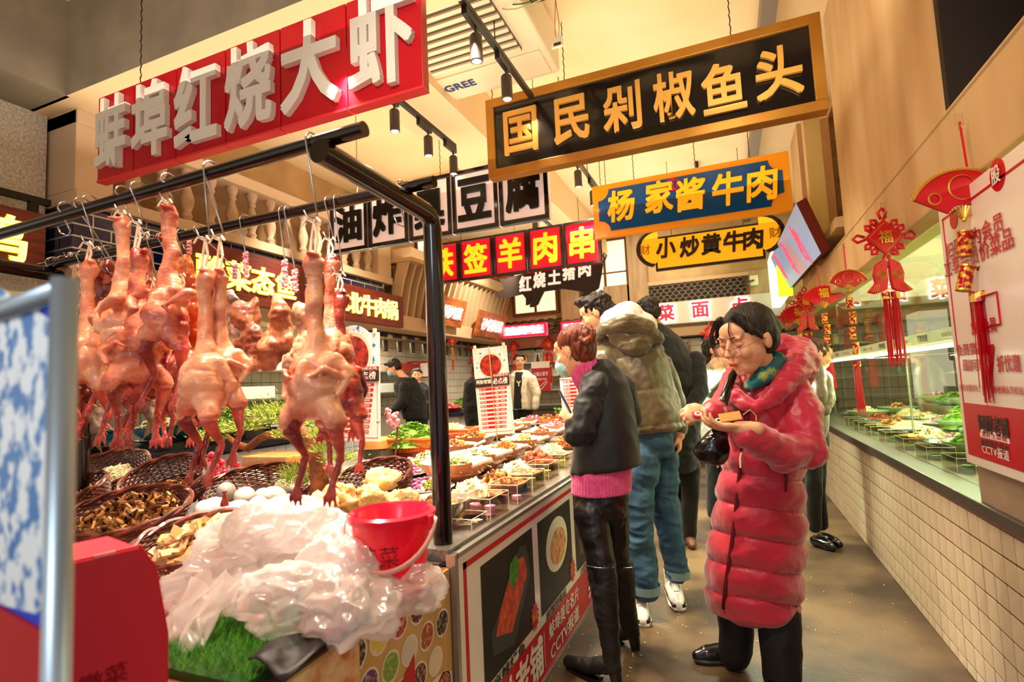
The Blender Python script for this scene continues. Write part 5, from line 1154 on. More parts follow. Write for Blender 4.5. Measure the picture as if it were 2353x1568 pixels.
for q_, nm in ((p, 'left'), (p2, 'right')):
    g = G(); g.bbox((q_.x-.2, q_.y-.14, TZ), (q_.x+.2, q_.y+.14, .848)); o = g.build('crate', mat('brown_crate', '#6a2c18', .6)); tag(o, 'brown crate under the orange basket %s of the post' % nm, 'crate')
# chopping block, steel pot
cb = thing('wooden_block', 'round pale wooden block on a steel pot left of the greens', 'block', P(868, 1035, z=.86)); p = cb.location
cb.location = (p.x, p.y, TZ+.09)
g = G(); g.lathe([(0, 0), (.13, 0), (.135, .01), (.135, .06), (.12, .07), (0, .07)], 28); g.build('block_body', mat('pale_block', '#e8b068', .5, col2='#d8984c', ns=10, stretch=(1, 1, .1)), cb, smooth=True, auto=40)
pt_ = thing('steel_pot', 'wide steel pot of red broth under the wooden block', 'pot', (p.x+.03, p.y, TZ)); g = G(); g.lathe([(0, 0), (.12, 0), (.15, .02), (.17, .085), (.18, .088), (.165, .085), (.15, .07), (0, .07)], 28); g.build('pot_shell', mat('steel_pot', '#b0a8a0', .15, metal=.9), pt_, smooth=True, auto=60)
# ---- menu boards on thin sticks
def menu(label, cx, cz, y, w, h, rz, roll):
    c = P(cx, cz, y=y); r = thing('menu_board', label, 'poster', c, rot=(0, roll, rz))
    g = G(); g.bbox((-w/2, 0, -h/2), (w/2, .008, h/2)); g.build('board', mat('menu_white', '#f4ece6', .35), r)
    g = G(); g.lathe([(w*.46, 0), (w*.45, .001)], 30, Matrix.Translation((0, -.002, h*.30)) @ Matrix.Rotation(PI/2, 4, 'X'), cap=True); pr = g.build('plate_print', mat('plate_print_blue', '#e8eef4', .3, col2='#4a78b8', ns=30, nd=2, fac=(.6, .62)), r)
    g = G(); g.lathe([(w*.37, 0), (w*.36, .001)], 30, Matrix.Translation((0, -.004, h*.30)) @ Matrix.Rotation(PI/2, 4, 'X'), cap=True); g.build('plate_print', MATS['bowl_print_white'], r)
    g = G(); g.lathe([(w*.31, 0), (w*.30, .001)], 30, Matrix.Translation((0, -.006, h*.29)) @ Matrix.Rotation(PI/2, 4, 'X'), cap=True); g.build('crayfish_print', mat('crayfish', '#6a0c08', .35, col2='#c83820', ns=28, nd=4), r)
    g = G(); g.bbox((-w/2, -.008, h*.05), (w/2, -.002, h*.15)); g.build('brown_band', mat('menu_brown', '#3a1c14', .4), r)
    text('lettering', '阿财老铺', pw, r, (-w*.24, -.0095, h*.11), .05, 0, .03, fit=(w*.42, h*.05)); text('lettering', '必点榜', pw, r, (w*.24, -.0095, h*.105), .05, 0, .03, fit=(w*.42, h*.075)); 
    g = G(); g.bbox((-w*.0, -.008, h*.155), (w/2, -.004, h*.185)); g.build('red_band', rr, r); text('lettering', '怀远烧全鸡', pw, r, (w*.26, -.0095, h*.17), .03, 0, .02, fit=(w*.42, h*.024))
    g = G(); g.tube([(w*.16, -.011, h*.11), (w*.22, -.011, h*.08), (w*.38, -.011, h*.145)], .003, 4); g.build('red_tick', rr, r)
    for i in range(10):
        z = h*(.02-i*.048); ww = w*(.40-.012*i); g = G(); g.bbox((-w*.40, -.003, z-h*.013), (-w*.02, -.001, z+h*.013)); g.bbox((.0, -.003, z-h*.013), (ww, -.001, z+h*.013)); g.build('red_bar', rr, r)
        text('lettering', '第%s名' % '一二三四五六七八九十'[i], pw, r, (-w*.30, -.0045, z), .02, 0, .02, fit=(w*.16, h*.018)); text('lettering', '销量：%d份' % (3300, 3100, 2900, 2800, 2700, 2600, 2500, 2300, 2200, 2100)[i], pw, r, (ww*.52, -.0045, z), .02, 0, .02, fit=(w*.28, h*.018))
    g = G()
    for a, b in (((-w*.46, -.0015, -h*.47), (w*.46, -.0008, -h*.465)), ((-w*.46, -.0015, h*.04), (w*.46, -.0008, h*.045)), ((-w*.46, -.0015, -h*.47), (-w*.455, -.0008, h*.04)), ((w*.455, -.0015, -h*.47), (w*.46, -.0008, h*.04))): g.bbox(a, b)
    g.build('thin_red_border', rr, r)
    g = G(); g.tube([(0, -.012, -h/2-.16), (0, -.012, h/2+.01)], .004, 6); g.build('stick', mat('stick_tan', '#c8a878', .5), r)
    for dx in (-.42, .42): g = G(); g.box((w*dx, 0, h/2+.01), (.02, .02, .035)); g.build('clip', MATS['white_plastic'], r)
    return r
menu('white menu board with a crayfish photo between the wooden block and the ducks', 812, 890, 3.06, .46, .75, -.05, .02)
menu('white menu board with a crayfish dish photo, standing in front of the grey-jacket man', 1133, 898, 4.08, .30, .73, .15, -.05)
menu('white menu board mostly hidden by the woman in the black jacket', 1325, 880, 4.6, .30, .66, .1, -.03)
# flowers, radish, vine
fl = thing('red_beads_branch', 'branch of translucent red artificial berries beside the eggs', 'decoration', P(500, 1080, z=.93)); g = G()
for i in range(34): g.ball((random.gauss(0, .05), random.gauss(0, .04), random.gauss(0, .045)), random.uniform(.012, .02), 8, 6)
g.build('berries', mat('berry_red', '#e0143c', .15, coat=.6), fl, smooth=True)['kind'] = 'stuff'
fl2 = thing('red_beads_branch', 'branch of pink artificial berries left of the green leaves', 'decoration', P(898, 965, y=2.9)); g = G()
for i in range(20): g.ball((random.gauss(0, .04), random.gauss(0, .03), random.gauss(0, .04)), random.uniform(.012, .018), 8, 6)
g.build('berries', mat('berry_pink', '#e08898', .2, coat=.5), fl2, smooth=True)['kind'] = 'stuff'; g = G(); g.tube([(0, 0, 0), (.05, 0, -.05), (.0, .02, TZ-fl2.location.z)], .006, 5); g.build('twig', mat('twig', '#5a3018', .7), fl2)
# bonsai pine
bn = thing('bonsai_pine', 'artificial bonsai pine with a twisted brown trunk and green needle pads behind the ducks', 'plant', P(735, 1120, y=1.95))
bz = bn.location; bark = mat('bark', '#6a3418', .6, col2='#a05a2c', ns=12, bump=.6, bs=40)
def bp(u, v, dy=0): return P(u, v, y=1.95+dy)-bz
g = G(); g.tube([bp(735, 1150), bp(735, 1110), bp(728, 1060), bp(722, 1020), bp(700, 995), bp(660, 1000), bp(615, 1000), bp(595, 1010), bp(570, 1030), bp(540, 1020), bp(520, 1000)], [.05, .042, .036, .032, .03, .022, .02, .018, .02, .016, .008], 10)
g.tube([bp(722, 1030), bp(700, 1000), bp(680, 965), bp(650, 950), bp(640, 952)], [.03, .022, .016, .014, .006], 8); g.tube([bp(725, 1060), bp(745, 1080), bp(758, 1085), bp(768, 1105)], [.014, .012, .012, .006], 7); g.tube([bp(722, 1050), bp(735, 1020), bp(752, 1000), bp(745, 975)], [.014, .01, .008, .004], 7)
g.build('trunk', bark, bn, smooth=True)
ndl = [mat('needle_a', '#a8c040', .6), mat('needle_b', '#6a9828', .6), mat('needle_c', '#d0dc70', .6)]
for (u, v, w_, h_) in [(560, 990, 45, 18), (520, 995, 25, 18), (620, 975, 42, 22), (650, 945, 42, 20), (600, 955, 25, 15), (690, 975, 25, 20), (745, 985, 25, 25), (740, 1005, 30, 20), (480, 1015, 28, 25), (672, 1115, 25, 18), (680, 1095, 22, 18), (780, 1060, 28, 15), (755, 1100, 18, 12), (440, 965, 20, 25), (745, 1040, 20, 18), (660, 1005, 25, 14)]:
    c = bp(u, v, random.uniform(-.04, .04)); rx, rz_ = w_*.0034, h_*.0030; g = G()
    for i in range(600):
        q = V((random.gauss(0, .45)*rx, random.gauss(0, .45)*rx*.7, abs(random.gauss(0, .5))*rz_)); d = (V((q.x, q.y, q.z+.012))).normalized()*random.uniform(.012, .02); s_ = V((random.uniform(-1, 1), random.uniform(-1, 1), random.uniform(-1, 1)))*.0024
        g.mi = random.randrange(3); b = c+q; g.add([b-s_, b+s_, b+d+V((random.uniform(-1, 1), random.uniform(-1, 1), 0))*.004], [(0, 1, 2)])
    stuff(g.build('needle_pad', ndl, bn))
wc_ = thing('wrapped_crate', 'pale wooden crate wrapped in clear film behind the wicker baskets', 'crate', P(640, 1075, y=2.75)); wc_.location.z = TZ; g = G(); g.bbox((-.2, -.12, 0), (.2, .12, .12)); g.build('crate_body', mat('pale_block'), wc_, bevel=.006); g = G(); g.bbox((-.21, -.13, .0), (.21, .13, .13)); g.build('clear_film', acr, wc_)
ch_ = thing('wooden_charm', 'small reddish wooden bottle-shaped charm hanging before the eggs', 'charm', P(516, 1148, y=1.2)); g = G(); g.lathe([(0, -.022), (.012, -.02), (.012, -.01), (.006, .008), (.003, .016), (.007, .02), (.007, .024), (0, .026)], 12); g.build('charm_body', mat('charm_wood', '#8a2410', .3), ch_, smooth=True)
# ---------------------------------------------------------------- fused soft bodies
def fuse(g, name, m, parent, voxel=.006, org=None, smooth_it=4, fac=.5, disp=None):
    o = g.build(name, m, None, org=org)
    r = o.modifiers.new('r', 'REMESH'); r.mode = 'VOXEL'; r.voxel_size = voxel
    if smooth_it: s_ = o.modifiers.new('s', 'SMOOTH'); s_.iterations = smooth_it; s_.factor = fac
    bpy.context.view_layer.update(); dg_ = bpy.context.evaluated_depsgraph_get()
    me = bpy.data.meshes.new_from_object(o.evaluated_get(dg_)); o.modifiers.clear(); old = o.data; o.data = me; bpy.data.meshes.remove(old)
    if not me.materials: me.materials.append(m)
    if disp is not None:
        n = len(me.vertices); co_ = np.empty(n*3); me.vertices.foreach_get('co', co_); co_ = co_.reshape(-1, 3)
        no = np.array([v.normal[:] for v in me.vertices]); w = co_ + (np.array(org) if org is not None else 0)
        co_ = co_ + no*disp(w, no)[:, None]; me.vertices.foreach_set('co', co_.ravel()); me.update()
    me.polygons.foreach_set('use_smooth', [True]*len(me.polygons)); me.name = name; o.parent = parent; return o
def vnoise(w, sc, seed=0):
    return np.array([_n.noise(V((p[0]*sc[0]+seed, p[1]*sc[1], p[2]*sc[2]))) for p in w])
def limb(g, pts, rs, n=12):
    pts = [V(p) for p in pts]; g.tube(pts, rs, n)
    for p, r in zip(pts, rs): g.ball(p, r*.99, 12, 8)
# ---------------------------------------------------------------- hanging meat
skin = mat('poultry_skin', '#e08c66', .32, col2='#9a2418', ns=10, nd=6, fac=(.40, .62), bump=.35, bs=90, sub=.25, coat=.25); legm = mat('poultry_leg', '#c04a38', .36, col2='#7a1c16', ns=14, nd=3, bump=.3, bs=70, sub=.2, coat=.3)
string = mat('pale_string', '#f4d8b8', .7); hookm = mat('steel_hook', '#b8b0a8', .2, metal=.9)
smoked = mat('smoked_meat', '#6a2c18', .45, col2='#c07a50', ns=10, nd=6, bump=.6, bs=40, coat=.2); cured = mat('cured_orange', '#c84a10', .3, col2='#e88838', ns=7, nd=4, bump=.3, coat=.5, sub=.1); fishm = mat('dried_fish', '#6a584c', .45, col2='#b8a08a', ns=26, nd=5, bump=.6, bs=60, coat=.3); finm = mat('dry_fin', '#b08858', .6, col2='#7a5a38', ns=60, stretch=(1, 1, .1)); dkc = mat('cavity_red', '#4a100c', .35, col2='#a83a28', ns=14, nd=5, bump=.6, coat=.4); skin2 = mat('pale_poultry_skin', '#eaa87c', .32, col2='#b8442c', ns=8, nd=6, fac=(.42, .68), bump=.3, bs=90, sub=.25, coat=.25)
def duck_meshes(seed, wing=1, split=False):
    R = random.Random(seed); j = lambda a: R.uniform(-a, a)
    g = G(); limb(g, [(0, 0, -.005), (.005, -.004, -.04), (.0, 0, -.085), (j(.01), 0, -.18), (0, 0, -.27), (0, 0, -.33)], [.012, .021, .015, .0155, .023, .034])
    g.ball((.012, -.02, -.014), (.008, .02, .006), 8, 6)
    g.ball((0, 0, -.375), (.050, .044, .07), 18, 12); g.ball((0, -.008, -.435), (.058, .056, .07), 18, 12); g.ball((.0, .005, -.49), (.048, .046, .045), 14, 10)
    g.ball((0, -.046, -.42), (.014, .022, .07), 12, 8); g.ball((0, .02, -.535), (.016, .014, .026), 10, 8)
    for s_ in (-1, 1):
        if wing == 1: limb(g, [(s_*.042, .0, -.345), (s_*.078, .012, -.40), (s_*.068, -.02, -.46)], [.017, .013, .007]); limb(g, [(s_*.072, .0, -.41), (s_*.05, -.045, -.38), (s_*.03, -.058, -.40)], [.011, .008, .005])
        elif wing == 2: limb(g, [(s_*.04, -.02, -.34), (s_*.09, -.03, -.36), (s_*.045, -.062, -.41), (s_*.075, -.06, -.45)], [.017, .014, .010, .005])
        else: limb(g, [(s_*.042, .01, -.35), (s_*.056, .038, -.43), (s_*.04, .03, -.5)], [.016, .012, .006])
        limb(g, [(s_*.03, -.012, -.485), (s_*(.056+j(.01)), -.02, -.545)], [.036, .024])
    o = fuse(g, 'carcass', skin, None, .0042, disp=lambda w, no: vnoise(w, (40, 40, 25), seed)*.005 + vnoise(w, (14, 14, 10), seed+3)*.007 + (1-np.abs(vnoise(w, (22, 22, 9), seed+6))*2)*.003); body = o.data; bpy.data.objects.remove(o)
    legs = []
    for s_ in (-1, 1):
        g = G(); D = -.052; kx = s_*(.058+j(.01)); ax = s_*(.03+R.uniform(-.01, .03)); fx = ax+s_*R.uniform(-.01, .02)
        limb(g, [(s_*.045, -.016, -.475+D), (kx, -.02, -.515+D), (ax, .012, -.60+D), (ax, .008, -.612+D)], [.024, .019, .0085, .0105], 10); limb(g, [(ax, .008, -.61+D), (fx, -.012, -.685+D)], [.009, .008], 8)
        for a in (-.5, 0, .5): limb(g, [(fx, -.012, -.685+D), (fx+.022*math.sin(a), -.02, -.715+D), (fx+.03*math.sin(a), -.022, -.745+D+.006*abs(a))], [.0065, .0055, .0025], 7)
        limb(g, [(fx, -.008, -.685+D), (fx, .014, -.70+D)], [.005, .0025], 6)
        o = fuse(g, 'leg', legm, None, .0030, smooth_it=2, disp=lambda w, no: vnoise(w, (60, 60, 60), seed)*.002); legs.append(o.data); bpy.data.objects.remove(o)
    return body, legs
DM = [duck_meshes(1, 1), duck_meshes(2, 2), duck_meshes(3, 3)]
def s_hook(root, dz, y0, ang=0):
    g = G(); r = .026; pts = [(math.cos(a)*r*math.sin(ang)*-1, y0+r*math.cos(a)*math.cos(ang), dz+.0+r*math.sin(a)) for a in np.linspace(-.6, PI*1.02, 12)]
    last = pts[-1]; end = (.0, 0, .03)
    pts += [tuple(V(last).lerp(V((0, .012, .035)), t) for t in (1,))[0][:] if 0 else (last[0]*.5, last[1]*.5+.004, (dz+.03)/2+.01), (0, .012, .03), (.004, .002, .012), (-.012, -.010, .02), (-.018, -.016, .04)]
    g.tube(pts, .0024, 6); g.build('steel_hook', hookm, root, smooth=True)
def hang(label, u, v, bar, var, s=1.0, rz=0, sm=skin, group='plucked poultry on the hooks', twin=False, tilt=0, lift=.075, yy=None):
    yb, zb_ = BAR[bar]; y = yy or yb; p = P(u, v, y=y); r = thing('hanging_duck', label, 'meat', p, rz=0, group=group)
    body, legs = DM[var]
    H_ = zb_-p.z
    s_hook(r, H_, yb-y)
    o = bpy.data.objects.new('carcass', body if sm is skin else body.copy()); COL.objects.link(o); o.parent = r
    if sm is not skin: o.data.materials.clear(); o.data.materials.append(sm)
    M_ = Matrix.Translation((0, 0, -lift)) @ Euler((0, tilt, rz)).to_matrix().to_4x4() @ Matrix.Diagonal((s*1.08, s*1.08, s*.765, 1)); o.matrix_local = M_
    for l in legs: q = bpy.data.objects.new('leg', l); COL.objects.link(q); q.parent = r; q.matrix_local = M_
    g = G()
    for dx in (-.01, .01): g.tube([(0, 0, .012), (dx, 0, -lift*.5), (dx*.6, -.012, -lift-.03*s)], .0035, 6)
    for a in (.4, 2.6): g.tube([(0, 0, .008), (.02*math.cos(a), -.01, .012+.012*math.sin(a)), (.035*math.cos(a), -.012, .002)], .003, 5)
    g.build('tied_string', string, r); return r
hang('plucked duck with greyish yellow skin hanging alone above the red bucket, legs far apart', 722, 520, 'f', 0, 1.04, .1, skin2, lift=.07)
hang('pale duck hanging behind the one above the red bucket', 760, 560, 'b', 2, 1.05, .8, skin, lift=.04)
hang('pale duck of the hanging pair, left one, its feet over the wicker basket rim', 472, 560, 'f', 2, .98, -.15, skin2, lift=.07, yy=1.04)
hang('pale duck of the hanging pair, right one, above the eggs', 506, 560, 'f', 0, .93, .35, skin2, lift=.075, yy=1.09)
hang('pink chicken with folded wings hanging high in the middle of the front bar', 388, 475, 'f', 1, 1.0, .2, skin, lift=.0)
hang('red-skinned chicken with long neck tied close behind the middle one', 392, 505, 'b', 1, 1.15, -.5, skin, lift=.07)
hang('plucked duck tied by a long pale string left of the middle chicken, nearer one', 318, 522, 'f', 0, 1.0, 1.1, skin, lift=.07)
hang('plucked duck sharing that long string, farther one', 338, 545, 'b', 2, 1.1, -.9, skin, lift=.05)
hang('chicken with its head held up by the third hook from the left', 284, 500, 'f', 1, 1.0, -.4, skin2, lift=.0)
hang('plucked duck on the second hook from the left, beside the blurred poster frame', 206, 570, 'f', 2, .98, .5, skin2, lift=.04)
hang('plucked duck just right of the one beside the blurred poster frame', 226, 580, 'b', 0, 1.1, -.6, skin, lift=.04)
hang('leftmost chicken, half hidden by the blurred poster frame', 172, 600, 'b', 1, 1.1, .3, skin, lift=.1)
rskin = mat('red_poultry_skin', '#c05038', .3, col2='#6a120c', ns=11, nd=6, fac=(.38, .62), bump=.35, bs=90, sub=.15, coat=.4)
for (u, v, b_, k_, rz_, lb) in [(248, 610, 'b', 1, .3, 'dark red chicken at the back, second from the left'), (300, 640, 'b', 2, -.4, 'dark red chicken at the back under the long string pair'), (352, 650, 'b', 1, .9, 'dark red chicken behind the middle pink one, left side'), (420, 640, 'b', 2, .2, 'dark red chicken behind the middle pink one, right side'), (190, 680, 'b', 1, -.7, 'dark red chicken low beside the left rack post'), (782, 640, 'b', 2, .4, 'dark red duck just behind the single yellowish duck')]:
    hang(lb, u, v, b_, k_, 1.02, rz_, rskin, lift=.04)
# opened dark-red duck with saw-edged cut
r = thing('split_duck', 'opened duck showing a dark red cavity, hanging left of the middle chicken', 'meat', P(262, 640, y=1.16)); g = G()
g.ball((0, 0, -.09), (.085, .04, .11), 20, 14); g.ball((.03, .01, -.13), (.07, .035, .08), 16, 12); limb(g, [(-.03, 0, .05), (-.05, 0, -.03)], [.02, .03]); fuse(g, 'open_carcass', dkc, r, .005, disp=lambda w, no: vnoise(w, (25, 25, 25), 5)*.016)
g = G(); g.tube([(.06*math.cos(a)-.02+.006*math.sin(a*19), -.042, -.08+.10*math.sin(a)+.006*math.cos(a*23)) for a in np.linspace(.5, 4.4, 70)], .010, 6); g.build('cut_edge', skin, r, smooth=True); g = G(); g.tube([(-.08, -.03, -.02), (-.095, -.03, -.12), (-.05, -.03, -.2)], .005, 5); g.build('dark_string', MATS['black_rubber'], r)
s_hook(r, Z1-r.location.z, BAR['f'][0]-1.16)
def slab(label, u, v, y, pts, rad, m, sd, rope=None, cat='meat', ns_=(18, 18, 18), amp=.02, name='cured_meat'):
    r = thing(name, label, cat, P(u, v, y=y)); g = G(); o_ = r.location
    for (a, b, dy, rx, ry, rz_) in pts: p = P(a, b, y=y+dy)-o_; dpt = p+o_; k_ = ((dpt-CAMP).dot(RW @ V((0, 0, -1))))/FPX; g.ball(p, (rx*k_, ry*k_, rz_*k_), 16, 12)
    fuse(g, 'meat_body', m, r, .006, disp=lambda w, no: vnoise(w, ns_, sd)*amp + vnoise(w, (60, 60, 60), sd)*.006)
    if rope is not None:
        for dx in (-.012, .012): g = G(); g.tube([(0+dx*math.sin(t*25), .004*math.cos(t*25), Z1*0+t*rope) for t in np.linspace(0, 1, 18)], .0045, 5); g.build('rope', mat('pink_rope', '#d86a78', .6, col2='#f4d0c8', ns=90), r)
        s_hook(r, Z1-o_.z, 1.44-y)
        for c_ in r.children:
            if c_.name.startswith('steel_hook'): c_.location.z = 0
    return r
slab('leathery smoked meat hanging under the back bar, left of the dark shoulder', 565, 640, 1.44, [(560, 730, 0, 32, 20, 38), (578, 785, 0, 34, 22, 45), (555, 800, 0, 25, 18, 30), (585, 715, .02, 16, 14, 40), (570, 840, 0, 38, 20, 22)], 0, smoked, 3, .10)
slab('dark smoked shoulder on a pink rope, left of the single duck', 655, 660, 1.44, [(640, 720, 0, 24, 18, 42), (625, 790, 0, 30, 22, 50), (610, 830, 0, 32, 20, 30), (650, 770, .02, 30, 18, 50)], 0, smoked, 8, .10)
slab('grey-brown dried meat flap on a pink rope touching the single duck', 678, 670, 1.46, [(690, 730, 0, 22, 14, 40), (700, 800, .0, 36, 18, 42), (672, 840, .0, 22, 16, 34)], 0, mat('grey_meat', '#8a6448', .5, col2='#d8a880', ns=9, nd=6, bump=.6), 12, .08)
slab('big glowing orange cured fish body hanging behind the ducks', 435, 585, 1.56, [(430, 640, 0, 30, 14, 55), (440, 710, 0, 38, 16, 60), (450, 780, 0, 30, 14, 50)], 0, cured, 15, .06)
slab('dark dried fish on the back bar between the duck pair and the smoked meat', 540, 640, 1.6, [(535, 760, 0, 22, 12, 70), (530, 700, 0, 14, 10, 40)], 0, fishm, 31, .06)
slab('row of curled dried meat above the blurred frame', 160, 600, 1.5, [(130, 615, 0, 26, 16, 18), (172, 618, 0, 22, 16, 18), (205, 615, .02, 18, 14, 16), (190, 680, 0, 34, 20, 60)], 0, mat('grey_meat', '#8a6448'), 21, .04)
for i, (u, v0, v1, lb) in enumerate([(342, 830, 1010, 'dark dried fish with split tail, hanging behind the middle chicken'), (285, 850, 1035, 'dark dried fish with split tail, second from the left post'), (420, 820, 1000, 'dark dried fish with split tail, just left of the duck pair'), (215, 860, 1040, 'dark dried fish with split tail, nearest the left post'), (470, 830, 985, 'dark dried fish tail seen behind the duck pair')]):
    y = 1.62; r = thing('dried_fish', lb, 'fish', P(u, v0-60, y=y), group='dried fish behind the poultry'); o_ = r.location; g = G()
    a = P(u, v0-40, y=y)-o_; b = P(u, (v0+v1)/2, y=y)-o_; c = P(u+4, v1-50, y=y)-o_; limb(g, [a, b, c], [.055, .05, .022]); fuse(g, 'fish_body', fishm, r, .007, disp=lambda w, no: vnoise(w, (30, 30, 20), i)*.012)
    g = G(); tip = P(u+4, v1, y=y)-o_
    for k_ in range(14):
        f_ = (k_-6.5)/6.5; g.add([c+V((-.004, 0, .02)), c+V((.004, 0, .02)), V((c.x+f_*.05+.004, .004*k_ % 3*.01, tip.z+.03*(1-abs(f_)))), V((c.x+f_*.05-.002, 0, tip.z+.03*(1-abs(f_))))], [(0, 1, 2, 3)])
    g.build('tail_fin', finm, r); s_hook(r, Z1-o_.z, 1.44-y)
for i, (u, v) in enumerate([(152, 500), (925, 480)]): 
    bar = 'f' if i == 0 else 'b'; yb, zb_ = BAR[bar]; p = P(u, v+50, y=yb); r = thing('empty_hook', 'empty long steel hook on the bar, ' + ('left end beside the black railing' if i == 0 else 'right end before the black framed sign'), 'hook', p); s_hook(r, zb_-p.z, 0)
# ---------------------------------------------------------------- people
skinm = mat('skin', '#dba27c', .5, sub=.15, spec=.35); lipm = mat('lips', '#b8483c', .4); eyew = mat('eye_white', '#e8e0d4', .3); irism = mat('iris', '#1a100c', .2)
hairb = mat('hair_black', '#0c0807', .42, col2='#2e1e18', ns=60, stretch=(1, 1, .1), spec=.4, bump=.9, bs=160); hairr = mat('hair_auburn', '#3a140a', .34, col2='#8a3c1c', ns=60, stretch=(1, 1, .1), spec=.4, bump=.9, bs=160)
def DEPTH(p): return (V(p)-CAMP).dot(RW @ V((0, 0, -1)))
def R(px_, p): return px_*DEPTH(p)/FPX
def frame_m(c, fwd, pitch=0, s=1, roll=0):       # head frame: local -y looks along fwd
    f_ = V(fwd).normalized(); a = math.atan2(f_.x, -f_.y)
    return Matrix.Translation(V(c)) @ Matrix.Rotation(a, 4, 'Z') @ Matrix.Rotation(roll, 4, 'Y') @ Matrix.Rotation(pitch, 4, 'X') @ Matrix.Scale(s, 4)
def head_geo(g, M_, neck=None, thin=1):
    def B(c, r, n=20, k=14): g.ball((0, 0, 0), (1, 1, 1), n, k, M_ @ Matrix.Translation(c) @ Matrix.Diagonal((r[0], r[1], r[2], 1)))
    B((0, .012, .028), (.074, .09, .084)); B((0, -.018, -.018), (.063*thin, .069, .082)); B((0, -.034, -.072), (.044*thin, .046, .036)); B((0, -.064, -.093), (.017, .016, .014), 12, 8)
    B((0, -.062, .045), (.05, .026, .035)); 
    for s_ in (-1, 1):
        B((s_*.028, -.080, .031), (.024, .010, .007), 12, 8); B((s_*.036, -.064, -.022), (.023, .02, .024), 12, 8); B((s_*.009, -.098, -.024), (.0075, .0075, .006), 10, 6)
        B((s_*.074, .008, -.004), (.009, .018, .030), 12, 8); B((s_*.031, -.0735, .0095), (.016, .0105, .0115), 12, 8)
    g.tube([M_ @ V((0, -.083, .02)), M_ @ V((0, -.096, -.006)), M_ @ V((0, -.105, -.021)), M_ @ V((0, -.09, -.03))], [.007*M_.to_scale().x, .009*M_.to_scale().x, .011*M_.to_scale().x, .007*M_.to_scale().x], 10)
    B((0, -.083, -.047), (.016, .010, .008), 12, 8); B((0, -.088, -.053), (.021, .009, .0045), 12, 8); B((0, -.086, -.0615), (.018, .009, .0055), 12, 8)
    if neck is not None: limb(g, [M_ @ V((0, .022, -.05)), V(neck)], [.047*M_.to_scale().x, .054*M_.to_scale().x], 14)
def face_parts(M_, parent, org, closed=False, brows=True, lips=True, browc=None):
    Mo = Matrix.Translation(-V(org)) @ M_
    if lips:
        g = G(); g.ball((0, 0, 0), (1, 1, 1), 12, 6, Mo @ Matrix.Translation((0, -.0925, -.0535)) @ Matrix.Diagonal((.021, .0065, .0036, 1))); g.ball((0, 0, 0), (1, 1, 1), 12, 6, Mo @ Matrix.Translation((0, -.0905, -.0605)) @ Matrix.Diagonal((.017, .0065, .0045, 1))); g.build('lips', lipm, parent, smooth=True)
    for s_ in (-1, 1):
        if not closed:
            g = G(); g.ball((0, 0, 0), (1, 1, 1), 12, 8, Mo @ Matrix.Translation((s_*.031, -.0765, .009)) @ Matrix.Diagonal((.0125, .009, .0055, 1))); e_ = g.build('eye', eyew, parent, smooth=True)
            g = G(); g.ball((0, 0, 0), (1, 1, 1), 10, 6, Mo @ Matrix.Translation((s_*.031, -.0835, .0085)) @ Matrix.Diagonal((.0052, .0028, .0052, 1))); g.build('iris', irism, e_, smooth=True)
        g = G(); g.tube([Mo @ V((s_*.016, -.0865 if not closed else -.0845, .010 if not closed else .004)), Mo @ V((s_*.031, -.0885 if not closed else -.087, .0155 if not closed else .001)), Mo @ V((s_*.045, -.079, .010 if not closed else .004))], .0013*M_.to_scale().x, 5); g.build('eyelashes', irism, parent)
        if brows: g = G(); g.tube([Mo @ V((s_*.013, -.0895, .030)), Mo @ V((s_*.03, -.0895, .037)), Mo @ V((s_*.047, -.078, .033))], [.0022*M_.to_scale().x, .0028*M_.to_scale().x, .001], 5, flat=.6); g.build('eyebrow', browc or hairb, parent)
def hair_cap(g, M_, front=0, back=1.0, low=0):
    def B(c, r): g.ball((0, 0, 0), (1, 1, 1), 24, 16, M_ @ Matrix.Translation(c) @ Matrix.Diagonal((r[0], r[1], r[2], 1)))
    B((0, .022+front, .046), (.083, .092, .080)); B((0, .045, .0), (.080, .066, .075+low))
def glasses(M_, parent, org, m, r=.022, dz=.002):
    Mo = Matrix.Translation(-V(org)) @ M_; s = M_.to_scale().x
    g = G()
    for s_ in (-1, 1):
        g.tube([Mo @ V((s_*.033+r*math.cos(a)*1.05, -.099-.004*abs(math.cos(a)), dz+r*.85*math.sin(a))) for a in np.linspace(0, 2*PI, 22)], .0011*s, 5, cap=False)
        g.tube([Mo @ V((s_*.056, -.099, dz+.006)), Mo @ V((s_*.079, -.04, .008)), Mo @ V((s_*.080, .01, .006))], .0011*s, 5)
    g.tube([Mo @ V((-.011, -.101, dz+.004)), Mo @ V((0, -.105, dz+.007)), Mo @ V((.011, -.101, dz+.004))], .0011*s, 5); f_ = g.build('glasses', m, parent)
    g = G()
    for s_ in (-1, 1): g.add([Mo @ V((s_*.033+r*math.cos(a), -.0995, dz+r*.83*math.sin(a))) for a in np.linspace(0, 2*PI, 18)[:-1]], [tuple(range(17))])
    g.build('lens', glass('lens_glass', '#ffffff', .12), f_)
